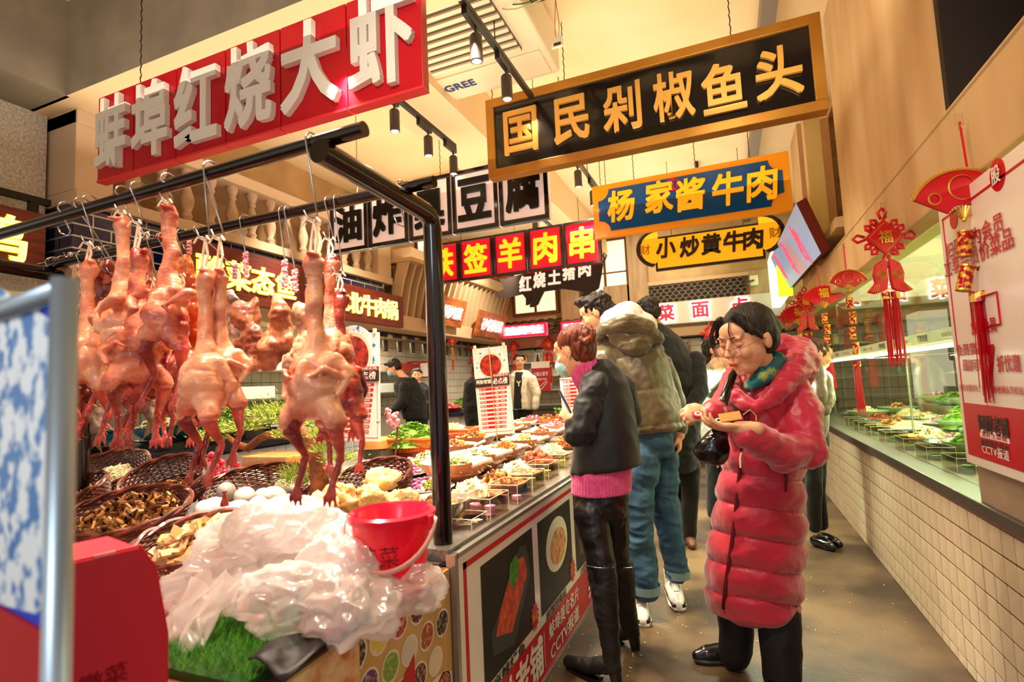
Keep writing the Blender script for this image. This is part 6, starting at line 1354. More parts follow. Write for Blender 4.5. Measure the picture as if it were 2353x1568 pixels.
def hand_geo(g, w, d, nrm, side=1, curl=.5, s=1.0, spread=.0, thumb=.6):
    """w wrist, d finger direction, nrm back-of-hand normal, side +1: thumb towards d x nrm"""
    d = V(d).normalized(); n = V(nrm); n = (n-d*n.dot(d)).normalized(); x = d.cross(n)*side; w = V(w)
    q = lambda a, b, c: w + (x*a + d*b + n*c)*s
    g.ball((0, 0, 0), (1, 1, 1), 14, 10, Matrix.Translation(q(0, .045, 0)) @ Matrix((x*.038*s, d*.052*s, n*.015*s)).transposed().to_4x4())
    limb(g, [q(0, -.05, 0), q(0, .01, 0)], [.026*s, .024*s], 12)
    for i, (bx_, L_) in enumerate([(.028, .068), (.009, .076), (-.010, .070), (-.027, .056)]):
        a = 0; p = V((bx_, .078-abs(bx_)*.2, 0)); pts = [q(*V((bx_*.9, .05, 0))), q(*p)]; cu = curl*(1+.15*i)
        for k, f_ in enumerate((.45, .32, .23)):
            a += cu*(.9 if k == 0 else 1.0); p = p + V((spread*(bx_)*.3, math.cos(a)*L_*f_, -math.sin(a)*L_*f_)); pts.append(q(*p))
        g.tube(pts, [.009*s, .0088*s, .0082*s, .0075*s, .0055*s], 9); g.ball(pts[-1], .0056*s, 8, 6)
    pts = [q(.02, .015, -.004), q(.042, .038, -.012*thumb*2), q(.046, .062, -.022*thumb*2), q(.036, .082, -.03*thumb*2)]
    g.tube(pts, [.014*s, .0115*s, .0095*s, .007*s], 9); g.ball(pts[-1], .007*s, 8, 6)
def rings(g, rows, n=28, cap=True):
    """rows: (v, uL, uR, y, ry[, slope])  cross-sections measured as widths at depth y; slope lifts the right side"""
    vs = []
    for row in rows:
        v, ul, ur, y, ry = row[:5]; sl = row[5] if len(row) > 5 else 0
        a, b = P(ul, v, y=y), P(ur, v+sl, y=y); c = (a+b)/2; h = (b-a)/2
        for j in range(n):
            q = 2*PI*j/n; vs.append(c + h*math.cos(q) + V((0, ry*math.sin(q), 0)))
    k = len(rows); fs = [(i*n+j, i*n+(j+1) % n, (i+1)*n+(j+1) % n, (i+1)*n+j) for i in range(k-1) for j in range(n)]
    if cap: fs += [tuple(range(n)), tuple((k-1)*n+j for j in range(n))[::-1]]
    return g.add(vs, fs)
def LP(*pts): return [P(u, v, y=y) for (u, v, y, r) in pts], [R(r, P(u, v, y=y)) for (u, v, y, r) in pts]
def pl_(g, *pts, n=14): a, b = LP(*pts); limb(g, a, b, n)
def person(label, loc, group=None): return thing('person', label, 'person', loc, group=group)
def wrinkle(sd, a=.006, sc=(9, 9, 5)): return lambda w, no: vnoise(w, sc, sd)*a + (1-np.abs(vnoise(w, tuple(x*1.7 for x in sc), sd+9))*2)*a*.5

# === woman in the long red down coat ===
o3 = V((-.03, 2.55, 0)); pr = person('woman in a long crimson quilted coat looking down at the price chips in her hands', o3)
redc = mat('crimson_nylon', '#b0122e', .40, col2='#c02442', ns=2, sheen=.4, bump=.12, bs=120)
hm = frame_m(P(1718, 782, y=2.24), (-.70, -.72, 0), .30, 1.13, .06)
g = G(); head_geo(g, hm, P(1765, 905, y=2.42)); 
rings(g, [(900, 1690, 1830, 2.42, .09), (1000, 1680, 1830, 2.45, .1), (1200, 1670, 1830, 2.5, .12), (1300, 1665, 1825, 2.53, .12)])
hl = P(1685, 978, y=2.10); hr_ = P(1625, 955, y=2.18)
pl_(g, (1820, 900, 2.42, 32), (1850, 1040, 2.36, 24), (1706, 988, 2.09, 15)); pl_(g, (1700, 900, 2.45, 30), (1660, 945, 2.32, 22), (1632, 948, 2.20, 16))
hand_geo(g, P(1704, 984, y=2.07), (-1, -.12, .08), (-.1, -.35, -1), -1, .34, 1.0, .5, .5); hand_geo(g, P(1628, 948, y=2.19), (-.85, -.35, -.05), (.1, -.9, .45), 1, .85, .98, 0, .6)
for (a, b) in (((1700, 1280, 2.58, 40), (1690, 1460, 2.62, 28)), ((1795, 1280, 2.55, 42), (1790, 1500, 2.52, 28))): pl_(g, a, b)
fuse(g, 'body', skinm, pr, .0045, org=o3, smooth_it=3); face_parts(hm, pr, o3, closed=True)
glasses(hm, pr, o3, mat('rose_gold', '#c88878', .2, metal=.9), .024, -.006)
def strands(sd, a=.0035): return lambda w, no: vnoise(w, (70, 70, 14), sd)*a
g = G(); hair_cap(g, hm)
q = lambda *p: hm @ V(p)
g.ball(q(0, .105, .01), (.05, .045, .055), 16, 12); g.ball(q(.0, .10, -.03), (.04, .04, .05), 14, 10)
limb(g, [q(-.05, -.05, .09), q(-.082, -.05, .03), (q(-.083, -.052, -.035))], [.016, .008, .003]); limb(g, [q(.03, -.06, .098), q(.072, -.045, .05), q(.079, -.015, .01)], [.020, .014, .006])
fuse(g, 'hair', hairb, pr, .006, org=o3, disp=strands(1))
g = G()
for k in range(14): a = random.uniform(-.010, .010); g.tube([q(-.055+a, -.06, .09), q(-.076+a, -.078, .045), q(-.082+a, -.075, .0), q(-.084+a, -.068, -.035-.02*random.random())], [.0018, .0014, .0011, .0006], 4)
for k in range(5): a = random.uniform(-.006, .006); g.tube([q(.02+a, -.072, .098), q(.026+a, -.096, .06), q(.036+a*2, -.098, .02+a)], [.0012, .001, .0005], 4)
g.build('loose_strands', hairb, pr, org=o3)
g = G(); pl_(g, (1748, 878, 2.36, 34), (1780, 846, 2.42, 36)); pl_(g, (1722, 888, 2.26, 14), (1752, 866, 2.26, 20), (1786, 826, 2.33, 19))
fuse(g, 'scarf', mat('teal_scarf', '#0a6a70', .5, col2='#8a9a3c', ns=22, nd=3, fac=(.5, .58)), pr, .007, org=o3, disp=wrinkle(3, .005, (25, 25, 25)))
def quilt(w, no):
    # horizontal tubes below the waist, diamonds above; seams are narrow valleys
    z = w[:, 2]; ang = np.arctan2(w[:, 1]-2.5, w[:, 0]-.05)
    s1 = (z + .035*np.sin(ang+.6))/.125; v1 = np.abs(np.sin(PI*s1))**.45
    u = (ang*.22+z*.62)/.085; v = (ang*.22-z*.62)/.085; v2 = (np.abs(np.sin(PI*u))**.4 + np.abs(np.sin(PI*v))**.4)/2
    m = np.clip((z-.98)/.03, 0, 1); d = .022*(v1-.75)*(1-m) + .024*(v2-.8)*m
    return d + vnoise(w, (9, 9, 14), 2)*.010 + vnoise(w, (30, 30, 40), 4)*.0025
g = G(); rings(g, [(852, 1712, 1842, 2.42, .10), (872, 1682, 1858, 2.42, .135), (910, 1662, 1862, 2.42, .155), (980, 1656, 1856, 2.44, .165), (1050, 1656, 1852, 2.46, .165), (1110, 1650, 1850, 2.47, .165), (1170, 1640, 1852, 2.49, .175), (1230, 1630, 1854, 2.51, .18), (1290, 1622, 1852, 2.53, .185), (1350, 1618, 1848, 2.55, .185), (1392, 1630, 1842, 2.56, .175), (1414, 1668, 1822, 2.57, .15)], 40)
fuse(g, 'coat', redc, pr, .0068, org=o3, smooth_it=3, disp=quilt)
def puff(sd, step=.11, amp=.010): 
    def f_(w, no): return vnoise(w, (11, 11, 11), sd)*.012 + (1-np.abs(vnoise(w, (22, 14, 30), sd+5))*2)*.004
    return f_
g = G(); pl_(g, (1812, 892, 2.40, 46), (1838, 950, 2.36, 50), (1846, 1030, 2.30, 47), (1800, 1040, 2.22, 44), (1756, 1016, 2.14, 38), (1716, 1000, 2.09, 31)); fuse(g, 'sleeve', redc, pr, .0065, org=o3, disp=puff(3))
g = G(); pl_(g, (1700, 885, 2.44, 42), (1672, 925, 2.36, 36), (1650, 948, 2.27, 31), (1636, 950, 2.21, 28)); fuse(g, 'sleeve', redc, pr, .0065, org=o3, disp=puff(7))
g = G(); pl_(g, (1694, 915, 2.24, 17), (1738, 936, 2.21, 15), (1780, 905, 2.25, 22), (1832, 845, 2.36, 28), (1848, 800, 2.50, 26), (1800, 790, 2.60, 24), (1750, 805, 2.62, 26)); pl_(g, (1690, 912, 2.26, 17), (1680, 888, 2.32, 20), (1682, 860, 2.40, 16)); pl_(g, (1800, 805, 2.48, 36), (1845, 835, 2.46, 34), (1852, 870, 2.42, 20)); pl_(g, (1790, 850, 2.36, 30), (1840, 850, 2.42, 34))
fuse(g, 'hood', redc, pr, .0068, org=o3, disp=lambda w, no: vnoise(w, (14, 14, 22), 8)*.014 + (1-np.abs(vnoise(w, (22, 22, 60), 3))*2)*.004)
g = G(); pp2 = [P(u, v, y=y) for u, v, y in ((1722, 935, 2.275), (1712, 980, 2.29), (1704, 1040, 2.315), (1698, 1100, 2.33), (1690, 1180, 2.338), (1680, 1260, 2.352), (1668, 1340, 2.372), (1662, 1400, 2.40))]
g.tube(pp2, [.008]*8, 8, flat=.6); g.build('placket_seam', mat('dark_seam', '#5a0a16', .5), pr, org=o3, smooth=True)
g = G(); pk = [P(u, v, y=y) for u, v, y in ((1795, 1060, 2.30), (1808, 1095, 2.305), (1806, 1130, 2.315))]; g.tube(pk, [.004, .007, .004], 6); g.build('pocket_opening', MATS['dark_seam'], pr, org=o3)
for u in (1652, 1704): g = G(); g.tube([P(u, 1040, y=2.30), P(u-3, 1055, y=2.30), P(u-2, 1075, y=2.30)], .004, 6); g.build('white_drawcord', MATS['white_plastic'], pr, org=o3)
blkc = mat('black_trousers', '#0c0a0a', .7, bump=.2, bs=30)
for pts_ in ([(1688, 1395, 2.62, 38), (1690, 1450, 2.63, 37), (1688, 1500, 2.64, 36)], [(1790, 1400, 2.50, 44), (1792, 1470, 2.50, 43), (1800, 1560, 2.50, 42)]):
    g = G(); pl_(g, *pts_); fuse(g, 'trouser_leg', blkc, pr, .008, org=o3, disp=wrinkle(4, .01))
shoeb = mat('black_leather', '#0b0909', .22, coat=.4)
def shoe(parent, org, heel, toe, w, m=shoeb, h=.07, sole=None, name='shoe', voxel=.005, ankle=None, heelh=0):
    heel = V(heel); toe = V(toe); d = (toe-heel); g = G()
    limb(g, [heel+V((0, 0, w*.95)), heel+d*.35+V((0, 0, w*1.0)), heel+d*.7+V((0, 0, w*.8)), toe+V((0, 0, w*.62))-d*.08], [w, w*.95, w*.92, w*.62], 14)
    if ankle: limb(g, [heel+V((0, 0, w))+d*.05, ankle[0]], [w*.95, ankle[1]], 14)
    if heelh: pass
    o = fuse(g, name, m, parent, voxel, org=org, smooth_it=3)
    if sole:
        g = G(); g.tube([heel-d*.06+V((0, 0, .012)), heel+d*.3+V((0, 0, .012)), heel+d*.75+V((0, 0, .012)), toe+V((0, 0, .012))], [w*1.0, w*1.02, w*1.08, w*.7], 14, flat=.016/w); g.build('sole', sole, o, smooth=True, org=org)
    return o
hA = P(1688, 1520, z=0.0); hA.z = 0; shoe(pr, o3, (hA.x+.01, hA.y-.0, 0), (hA.x-.17, hA.y-.06, 0), .042, sole=MATS['black_rubber']); shoe(pr, o3, (.10, 2.50, 0), (.03, 2.36, 0), .042, sole=MATS['black_rubber'])
# handbag on her shoulder, chips and card in her hands
hbg = thing('handbag', 'black leather handbag on a wide strap over the crimson coat', 'bag', P(1632, 1030, y=2.24)); ob = hbg.location.copy()
g = G(); rings(g, [(985, 1636, 1668, 2.24, .02), (1005, 1615, 1672, 2.24, .05), (1035, 1592, 1676, 2.24, .06), (1056, 1600, 1672, 2.24, .055), (1068, 1628, 1662, 2.24, .03)]); fuse(g, 'bag_body', shoeb, hbg, .006, org=ob, disp=wrinkle(6, .006, (18, 18, 18)))
g = G(); sp = [P(u, v, y=y) for u, v, y in ((1650, 1000, 2.22), (1655, 950, 2.20), (1668, 905, 2.235), (1684, 862, 2.27), (1698, 838, 2.35))]; g.tube(sp, [.014, .017, .017, .015, .012], 8, flat=.25); g.build('shoulder_strap', shoeb, hbg, org=ob, smooth=True)
g = G(); c = P(1659, 918, y=2.21); g.lathe([(.007, 0), (.010, .003), (.007, .006)], 14, Matrix.Translation(c) @ Matrix.Rotation(PI/2, 4, 'X')); g.build('metal_eyelet', hookm, hbg, org=ob)
cd = None
for i, (u, v, lb) in enumerate([(1604, 952, 'red and white price chip pinched in her raised hand'), (1652, 968, 'dark-edged price chip lying on her open palm, left one'), (1640, 972, 'dark-edged price chip lying on her open palm, lower one')]):
    t = thing('price_chip', lb, 'token', P(u, v, y=2.08 if i else 2.15), rot=(.5, .1, 0)); g = G(); g.lathe([(0, -.003), (.022, -.003), (.022, .003), (0, .003)], 20); g.build('chip_disc', mat('chip_dark%d' % (i > 0), '#c03040' if i == 0 else '#2a2024', .3), t, smooth=True, auto=30); g = G(); g.lathe([(.014, .0035), (.008, .004)], 16); g.build('printed_ring', MATS['white_plastic'], t)
wl = thing('card_wallet', 'small tan card wallet with a string loop held above her palm', 'wallet', P(1678, 958, y=2.06), rot=(1.0, -.12, .25)); g = G(); g.box((0, 0, 0), (.075, .034, .005)); g.build('wallet_face', mat('tan_leather', '#c8964c', .45), wl, bevel=.002); g = G(); g.tube([(.045, 0, .0), (.07, .01, .01), (.085, -.01, .0), (.08, -.03, 0)], .0015, 5); g.build('string_loop', mat('stick_tan', '#c8a878'), wl)

# === woman in the black jacket with pink turtleneck ===
o4 = V((-.62, 2.5, 0)); pr = person('woman with a hair bun in a short black jacket over pink, holding a phone', o4)
hm = frame_m(P(1320, 808, y=2.50), (-.93, .25, 0), .30, 1.02)
q = lambda *p: hm @ V(p)
g = G(); head_geo(g, hm, P(1370, 895, y=2.55)); rings(g, [(900, 1350, 1430, 2.52, .09), (1000, 1335, 1445, 2.5, .1), (1130, 1330, 1438, 2.48, .11)])
pl_(g, (1360, 890, 2.42, 26), (1335, 1000, 2.34, 22), (1318, 962, 2.34, 15)); hand_geo(g, P(1322, 968, y=2.34), (-.75, .3, .55), (.3, -.8, .2), 1, .55, .92, 0, .8)
for (a, b, c) in (((1360, 1160, 2.43, 22), (1376, 1270, 2.39, 16), (1398, 1440, 2.36, 10)), ((1408, 1160, 2.54, 22), (1414, 1270, 2.59, 14), (1440, 1400, 2.68, 9))): pl_(g, a, b, c)
fuse(g, 'body', skinm, pr, .005, org=o4, smooth_it=3); face_parts(hm, pr, o4, browc=hairr)
g = G(); hair_cap(g, hm); g.ball(q(.0, .03, -.045), (.062, .05, .04), 14, 10); fuse(g, 'hair', hairr, pr, .006, org=o4, disp=strands(5, .0045))
bc_ = P(1349, 770, y=2.45); g = G()
for k in range(7):
    a0 = k*.9; rr__ = .030+.004*(k % 3); g.tube([bc_ + V((rr__*math.cos(a+a0)*1.0, -.012+.02*math.sin(a*.7+a0), rr__*math.sin(a+a0))) for a in np.linspace(0, 4.6, 14)], .013, 7)
g.ball(bc_, .033, 14, 10); fuse(g, 'hair_bun', hairr, pr, .005, org=o4, smooth_it=2, disp=strands(6, .004))
g = G(); g.ball((0, 0, 0), (1, 1, 1), 16, 12, hm @ Matrix.Translation((0, -.072, -.050)) @ Matrix.Diagonal((.060, .048, .050, 1))); mk = fuse(g, 'face_mask', mat('mask_blue', '#a8d8dc', .7), pr, .006, org=o4); 
for s_ in (-1, 1):
    g = G(); g.tube([q(s_*.055, -.07, -.03), q(s_*.072, -.03, -.005), q(s_*.082, .008, .025)], .0014, 5); g.tube([q(s_*.05, -.07, -.075), q(s_*.07, -.02, -.06), q(s_*.082, .01, -.03)], .0014, 5); g.build('ear_loop', MATS['white_plastic'], mk, org=o4)
g = G(); g.ball(q(-.083, .005, -.042), .005, 8, 6); g.build('pearl_earring', eyew, pr, org=o4, smooth=True)
pinkk = mat('pink_knit', '#c83c70', .85, col2='#d8508a', ns=40, bump=.3, bs=80, sheen=.3)
def ribs(w, no): a = np.arctan2(w[:, 1]-2.52, w[:, 0]+.56); return .0022*np.sin(a*70)
g = G(); pl_(g, (1346, 850, 2.52, 38), (1362, 872, 2.54, 41), (1378, 900, 2.55, 46)); fuse(g, 'turtleneck', pinkk, pr, .004, org=o4, disp=lambda w, no: .003*np.sin(np.arctan2(w[:, 1]-2.53, (w[:, 0]+.60))*34)+vnoise(w, (12, 12, 12), 4)*.004)
g = G(); rings(g, [(1040, 1322, 1448, 2.50, .125), (1090, 1316, 1450, 2.49, .135), (1132, 1316, 1450, 2.49, .138)], 40); fuse(g, 'jumper_hem', pinkk, pr, .005, org=o4, disp=ribs)
jk = mat('black_jacket', '#0b0909', .65, sheen=.08, bump=.1, bs=200)
g = G(); rings(g, [(826, 1362, 1402, 2.56, .05), (845, 1352, 1420, 2.54, .085), (875, 1340, 1438, 2.53, .12), (920, 1334, 1454, 2.52, .14), (980, 1330, 1464, 2.51, .145), (1040, 1320, 1470, 2.50, .15), (1078, 1312, 1474, 2.50, .155, -14), (1086, 1310, 1475, 2.5, .15, -16)], 36); fuse(g, 'jacket', jk, pr, .007, org=o4, disp=wrinkle(8, .010, (7, 7, 4)))
g = G(); pl_(g, (1368, 885, 2.42, 32), (1352, 940, 2.38, 34), (1334, 992, 2.34, 32), (1322, 1000, 2.33, 27), (1316, 975, 2.34, 20)); fuse(g, 'sleeve', jk, pr, .006, org=o4, disp=wrinkle(11, .011, (14, 14, 12)))
g = G(); pl_(g, (1430, 890, 2.60, 30), (1448, 960, 2.64, 28), (1420, 1000, 2.66, 24)); fuse(g, 'sleeve', jk, pr, .008, org=o4, disp=wrinkle(12, .01))
lg = mat('black_leggings', '#0c0909', .42, bump=.15, bs=20)
g = G(); rings(g, [(1112, 1324, 1442, 2.49, .105), (1145, 1321, 1443, 2.49, .115), (1185, 1324, 1438, 2.49, .11)]); pl_(g, (1358, 1180, 2.43, 40), (1372, 1250, 2.40, 35), (1384, 1310, 2.37, 31), (1400, 1440, 2.36, 24)); pl_(g, (1408, 1180, 2.54, 38), (1412, 1260, 2.59, 31), (1425, 1330, 2.63, 26), (1445, 1430, 2.70, 20)); fuse(g, 'leggings', lg, pr, .006, org=o4, disp=wrinkle(14, .006, (14, 14, 14)))
bt = mat('suede_boot', '#141110', .6, bump=.3, bs=60)
fA = P(1395, 1545, z=0); fB = P(1448, 1480, z=0)
for (top, mid, ank, ft, toe) in ((P(1382, 1300, y=2.38), P(1393, 1400, y=2.36), P(1404, 1490, y=2.36), fA, (fA.x-.17, fA.y-.02, 0)), (P(1424, 1300, y=2.62), P(1436, 1380, y=2.66), P(1450, 1450, y=2.70), V((-.57, 2.74, 0)), (-.70, 2.80, 0))):
    g = G(); k_ = 1; limb(g, [top, top.lerp(mid, .5), mid, ank], [.066, .062, .052, .040], 16); hz = V((ank.x, ank.y, .085)); tv = V(toe)
    limb(g, [ank, hz, hz.lerp(tv, .5)+V((0, 0, .0)), tv+V((0, 0, .028))], [.040, .040, .034, .024], 14); bo = fuse(g, 'boot', bt, pr, .006, org=o4, disp=wrinkle(15, .006, (16, 16, 16)))
    g = G(); g.tube([(hz.x+.012, hz.y, .07), (hz.x+.018, hz.y, 0)], [.032, .024], 12); g.build('block_heel', shoeb, bo, org=o4, smooth=True, auto=40)
    g = G(); g.tube([(tv.x, tv.y, .006), (hz.x-.06, hz.y, .008)], [.026, .032], 12, flat=.25); g.build('sole', shoeb, bo, org=o4)
    g = G(); a0 = top; g.tube([a0+V((.066*math.cos(t), .066*math.sin(t), -.012*math.sin(t*1.0))) for t in np.linspace(-2.6, -.3, 12)], .0018, 5); g.build('silver_chain', hookm, bo, org=o4)
ph = thing('smartphone', 'blue-edged smartphone held up in her left hand', 'phone', P(1302, 932, y=2.36), rot=(-.15, -.42, .35)); g = G(); g.box((0, 0, 0), (.008, .07, .145)); g.build('phone_body', mat('phone_blue', '#3a4a8a', .25, metal=.5), ph, bevel=.003); g = G(); g.box((.0046, 0, 0), (.001, .064, .137)); g.build('screen', mat('phone_screen', '#101018', .1, coat=.5), ph)

# === man in the olive puffer jacket and jeans ===
o5 = V((-.47, 3.25, 0)); pr = person('tall man seen from behind in an olive hooded jacket, white hood and blue jeans', o5)
hm = frame_m(P(1372, 722, y=3.22), (-.95, -.05, 0), .42, 1.05); q = lambda *p: hm @ V(p)
g = G(); head_geo(g, hm, P(1430, 775, y=3.26)); rings(g, [(800, 1400, 1490, 3.27, .1), (900, 1420, 1520, 3.27, .11), (1000, 1450, 1540, 3.27, .11)]); pl_(g, (1385, 830, 3.25, 30), (1370, 900, 3.1, 24), (1340, 930, 3.05, 16)); hand_geo(g, P(1338, 932, y=3.05), (-.8, -.2, -.3), (.2, .1, .9), 1, .5, 1.0); pl_(g, (1510, 850, 3.34, 26), (1545, 930, 3.38, 22), (1560, 1000, 3.36, 14)); hand_geo(g, P(1560, 1000, y=3.36), (0, -.1, -1), (1, 0, 0), 1, .5, 1.0)
fuse(g, 'body', skinm, pr, .006, org=o5, smooth_it=3); face_parts(hm, pr, o5)
g = G(); hair_cap(g, hm, 0); g.ball(q(0, -.03, .095), (.07, .06, .035), 16, 10); fuse(g, 'hair', hairb, pr, .006, org=o5, disp=lambda w, no: vnoise(w, (45, 45, 45), 2)*.014)
g = G(); pl_(g, (1412, 745, 3.20, 36), (1440, 735, 3.24, 42), (1475, 752, 3.28, 36), (1462, 790, 3.3, 30)); fuse(g, 'white_hood', mat('white_fleece', '#f0e4d8', .8), pr, .008, org=o5, disp=wrinkle(2, .008))
olv = mat('olive_nylon', '#4e4228', .38, col2='#5e5032', ns=2, sheen=.3, bump=.1, bs=80)
def jacket_d(w, no):
    z = w[:, 2]; s1 = (z+.02*np.sin(w[:, 0]*6))/.205; v1 = np.abs(np.sin(PI*s1))**.35
    return .010*(v1-.8) + vnoise(w, (8, 8, 5), 3)*.016 + (1-np.abs(vnoise(w, (16, 16, 7), 9))*2)*.007 + vnoise(w, (40, 40, 30), 9)*.003
g = G(); rings(g, [(775, 1385, 1500, 3.27, .11), (800, 1372, 1522, 3.27, .16), (850, 1376, 1540, 3.27, .18), (900, 1388, 1552, 3.27, .19), (950, 1402, 1566, 3.27, .19), (980, 1420, 1574, 3.27, .185, 0), (996, 1440, 1577, 3.27, .175, -16)], 36); fuse(g, 'jacket', olv, pr, .008, org=o5, disp=jacket_d)
g = G(); pl_(g, (1372, 770, 3.20, 16), (1392, 752, 3.10, 14), (1440, 742, 3.08, 20), (1490, 755, 3.12, 18), (1508, 778, 3.18, 16)); pl_(g, (1420, 775, 3.14, 22), (1452, 795, 3.11, 24), (1478, 785, 3.14, 24)); fuse(g, 'jacket_hood', olv, pr, .007, org=o5, disp=lambda w, no: vnoise(w, (14, 14, 16), 5)*.013+(1-np.abs(vnoise(w, (12, 30, 50), 5))*2)*.004)
g = G(); pl_(g, (1390, 830, 3.16, 36), (1372, 880, 3.1, 32), (1350, 920, 3.04, 26)); pl_(g, (1518, 840, 3.36, 26), (1548, 920, 3.40, 26), (1562, 985, 3.38, 20)); fuse(g, 'sleeves', olv, pr, .009, org=o5, disp=wrinkle(5, .014)).name = 'sleeve'
jn_ = mat('blue_denim', '#1c3a54', .8, col2='#3a6078', ns=5, nd=5, bump=.35, bs=160)
g = G(); rings(g, [(970, 1452, 1552, 3.27, .13), (1010, 1456, 1550, 3.27, .135), (1050, 1460, 1548, 3.27, .12)]); pl_(g, (1480, 1050, 3.2, 40), (1463, 1140, 3.14, 38), (1465, 1220, 3.1, 35), (1478, 1300, 3.08, 31), (1484, 1352, 3.06, 30)); pl_(g, (1522, 1050, 3.34, 36), (1525, 1140, 3.35, 32), (1540, 1230, 3.36, 28), (1556, 1315, 3.36, 26)); fuse(g, 'jeans', jn_, pr, .007, org=o5, disp=lambda w, no: vnoise(w, (9, 9, 14), 6)*.014+(1-np.abs(vnoise(w, (14, 14, 22), 8))*2)*.006)
lt = mat('denim_cuff', '#7a9098', .8)
for (u, v, y, r_) in ((1485, 1352, 3.06, 31), (1557, 1318, 3.36, 26.5)):
    c = P(u, v, y=y); g = G(); g.lathe([(R(r_, c)*1.0, -.02), (R(r_, c)*1.06, -.022), (R(r_, c)*1.06, .022), (R(r_, c)*1.0, .02)], 22, Matrix.Translation(c)); g.build('jeans_cuff', lt, pr, org=o5, smooth=True, auto=40)
wsh = mat('white_sneaker', '#ece8e4', .35); bks = mat('sneaker_black', '#141214', .4); rds = mat('sneaker_red', '#c81830', .4)
for (u, v, dx, dy) in ((1478, 1408, .0, -.0), (1556, 1375, .04, 0)):
    p = P(u, v, z=0); heel = V((p.x-.02+dx*.3, p.y+.0, 0)); toe = V((p.x+.04+dx, p.y-.20, 0)) ; toe2 = V((p.x+.10*(1 if dx == 0 else -1)*0+.02, p.y-.19, 0))
    hl_, te = V((p.x-.03, p.y+.06, 0)), V((p.x+.03, p.y-.19, 0))
    sh = shoe(pr, o5, hl_, te, .047, wsh, sole=wsh, name='sneaker', ankle=(V((hl_.x, hl_.y, .13)), .048))
    g = G(); g.tube([te+V((0, .0, .03)), hl_.lerp(te, .4)+V((0, 0, .028)), hl_+V((0, 0, .04))], [.04, .049, .049], 12, flat=.25); g.build('black_midsole_mark', bks, sh, org=o5)
    g = G(); g.tube([hl_.lerp(te, .2)+V((0, 0, .12)), hl_.lerp(te, .45)+V((0, 0, .105)), hl_.lerp(te, .7)+V((0, 0, .08))], [.022, .02, .016], 8, flat=.5); g.build('laces', wsh, sh, org=o5); g = G(); g.tube([hl_+V((-.035, 0, .10)), hl_+V((-.03, -.03, .13))], .006, 6); g.tube([hl_+V((.035, 0, .10)), hl_+V((.03, -.03, .13))], .006, 6); g.build('red_pull_tab', rds, sh, org=o5)
# === generic background figures ===
def bg(label, head, yaw, pitch, s, y, coat_rows, coat_m, hair_m, legs, leg_m, arms=(), hands=(), extra=None, hair='short', shoes=True, cn='coat', vox=.011, shm=shoeb, scoat=.008):
    org = P(head[0], 1100, y=y); org.z = 0; r = person(label, org); hm = frame_m(P(head[0], head[1], y=y if len(head) < 3 else head[2]), yaw, pitch, s); q = lambda *p: hm @ V(p)
    g = G(); v0, a, b, yy, ry = coat_rows[0][:5]; head_geo(g, hm, P((a+b)/2, v0+6, y=yy)); rings(g, [(c[0], c[1]*.8+c[2]*.2, c[1]*.2+c[2]*.8, c[3], c[4]*.7) for c in coat_rows])
    for arm in arms: a_, rr__ = LP(*arm); limb(g, a_, [x*.6 for x in rr__])
    for h_ in hands: hand_geo(g, *h_)
    for lg_ in legs: a_, rr__ = LP(*lg_); limb(g, a_, [x*.7 for x in rr__])
    fuse(g, 'body', skinm, r, .008, org=org, smooth_it=2); face_parts(hm, r, org, brows=False)
    g = G(); hair_cap(g, hm, 0)
    if hair == 'long': g.ball(q(0, .06, -.06), (.07*s, .06*s, .09*s)); g.ball(q(0, .08, -.13), (.05*s, .05*s, .06*s))
    if hair == 'short': g.ball(q(0, -.035, .085), (.065*s, .055*s, .03*s))
    fuse(g, 'hair', hair_m, r, .008, org=org, disp=lambda w, no: vnoise(w, (50, 50, 25), 3)*(.012 if hair == 'short' else .02))
    g = G(); rings(g, coat_rows, 28); fuse(g, cn, coat_m, r, vox, org=org, disp=wrinkle(len(label), scoat*1.4, (9, 9, 9)))
    for arm in arms: g = G(); pl_(g, *arm); fuse(g, 'sleeve', coat_m, r, vox, org=org, disp=wrinkle(5, scoat, (14, 14, 14)))
    for lg_ in legs:
        g = G(); pl_(g, *lg_); fuse(g, 'trouser_leg', leg_m, r, vox, org=org, disp=wrinkle(4, .008))
        if shoes: e = P(lg_[-1][0], lg_[-1][1], y=lg_[-1][2]); shoe(r, org, (e.x, e.y+.02, 0), (e.x+shoes[0], e.y+shoes[1], 0), .042, shm, voxel=.007)
    if extra: extra(r, org, hm, q)
    return r
coatk = mat('black_wool', '#0d0b0b', .85, sheen=.1); greyp = mat('grey_puffer', '#8a857a', .5, col2='#767268', ns=3); brnp = mat('taupe_puffer', '#6a5c4c', .38, sheen=.2, bump=.1); navy = mat('navy_uniform', '#1a1c2c', .7); creamp = mat('cream_puffer', '#d8ccb8', .5, col2='#c8bca8', ns=3)
bg('man in a long black coat seen from behind, bending over beside the olive jacket', (1488, 722, 4.25), (-.6, .7, 0), .35, 1.05, 4.35, [(748, 1490, 1530, 4.35, .12), (775, 1480, 1560, 4.35, .2), (830, 1490, 1600, 4.35, .24), (880, 1500, 1614, 4.35, .24), (960, 1515, 1612, 4.35, .22), (1060, 1535, 1604, 4.35, .18), (1080, 1540, 1600, 4.35, .16)], coatk, hairb, [((1585, 1070, 4.4, 24), (1585, 1130, 4.4, 20), (1582, 1235, 4.45, 17)), ((1555, 1070, 4.4, 24), (1550, 1130, 4.5, 20), (1548, 1225, 4.6, 16))], coatk, arms=[((1600, 830, 4.3, 22), (1606, 900, 4.2, 20), (1585, 950, 4.1, 16))], shoes=(.04, -.14), shm=mat('brown_sneaker', '#5a3020', .5))
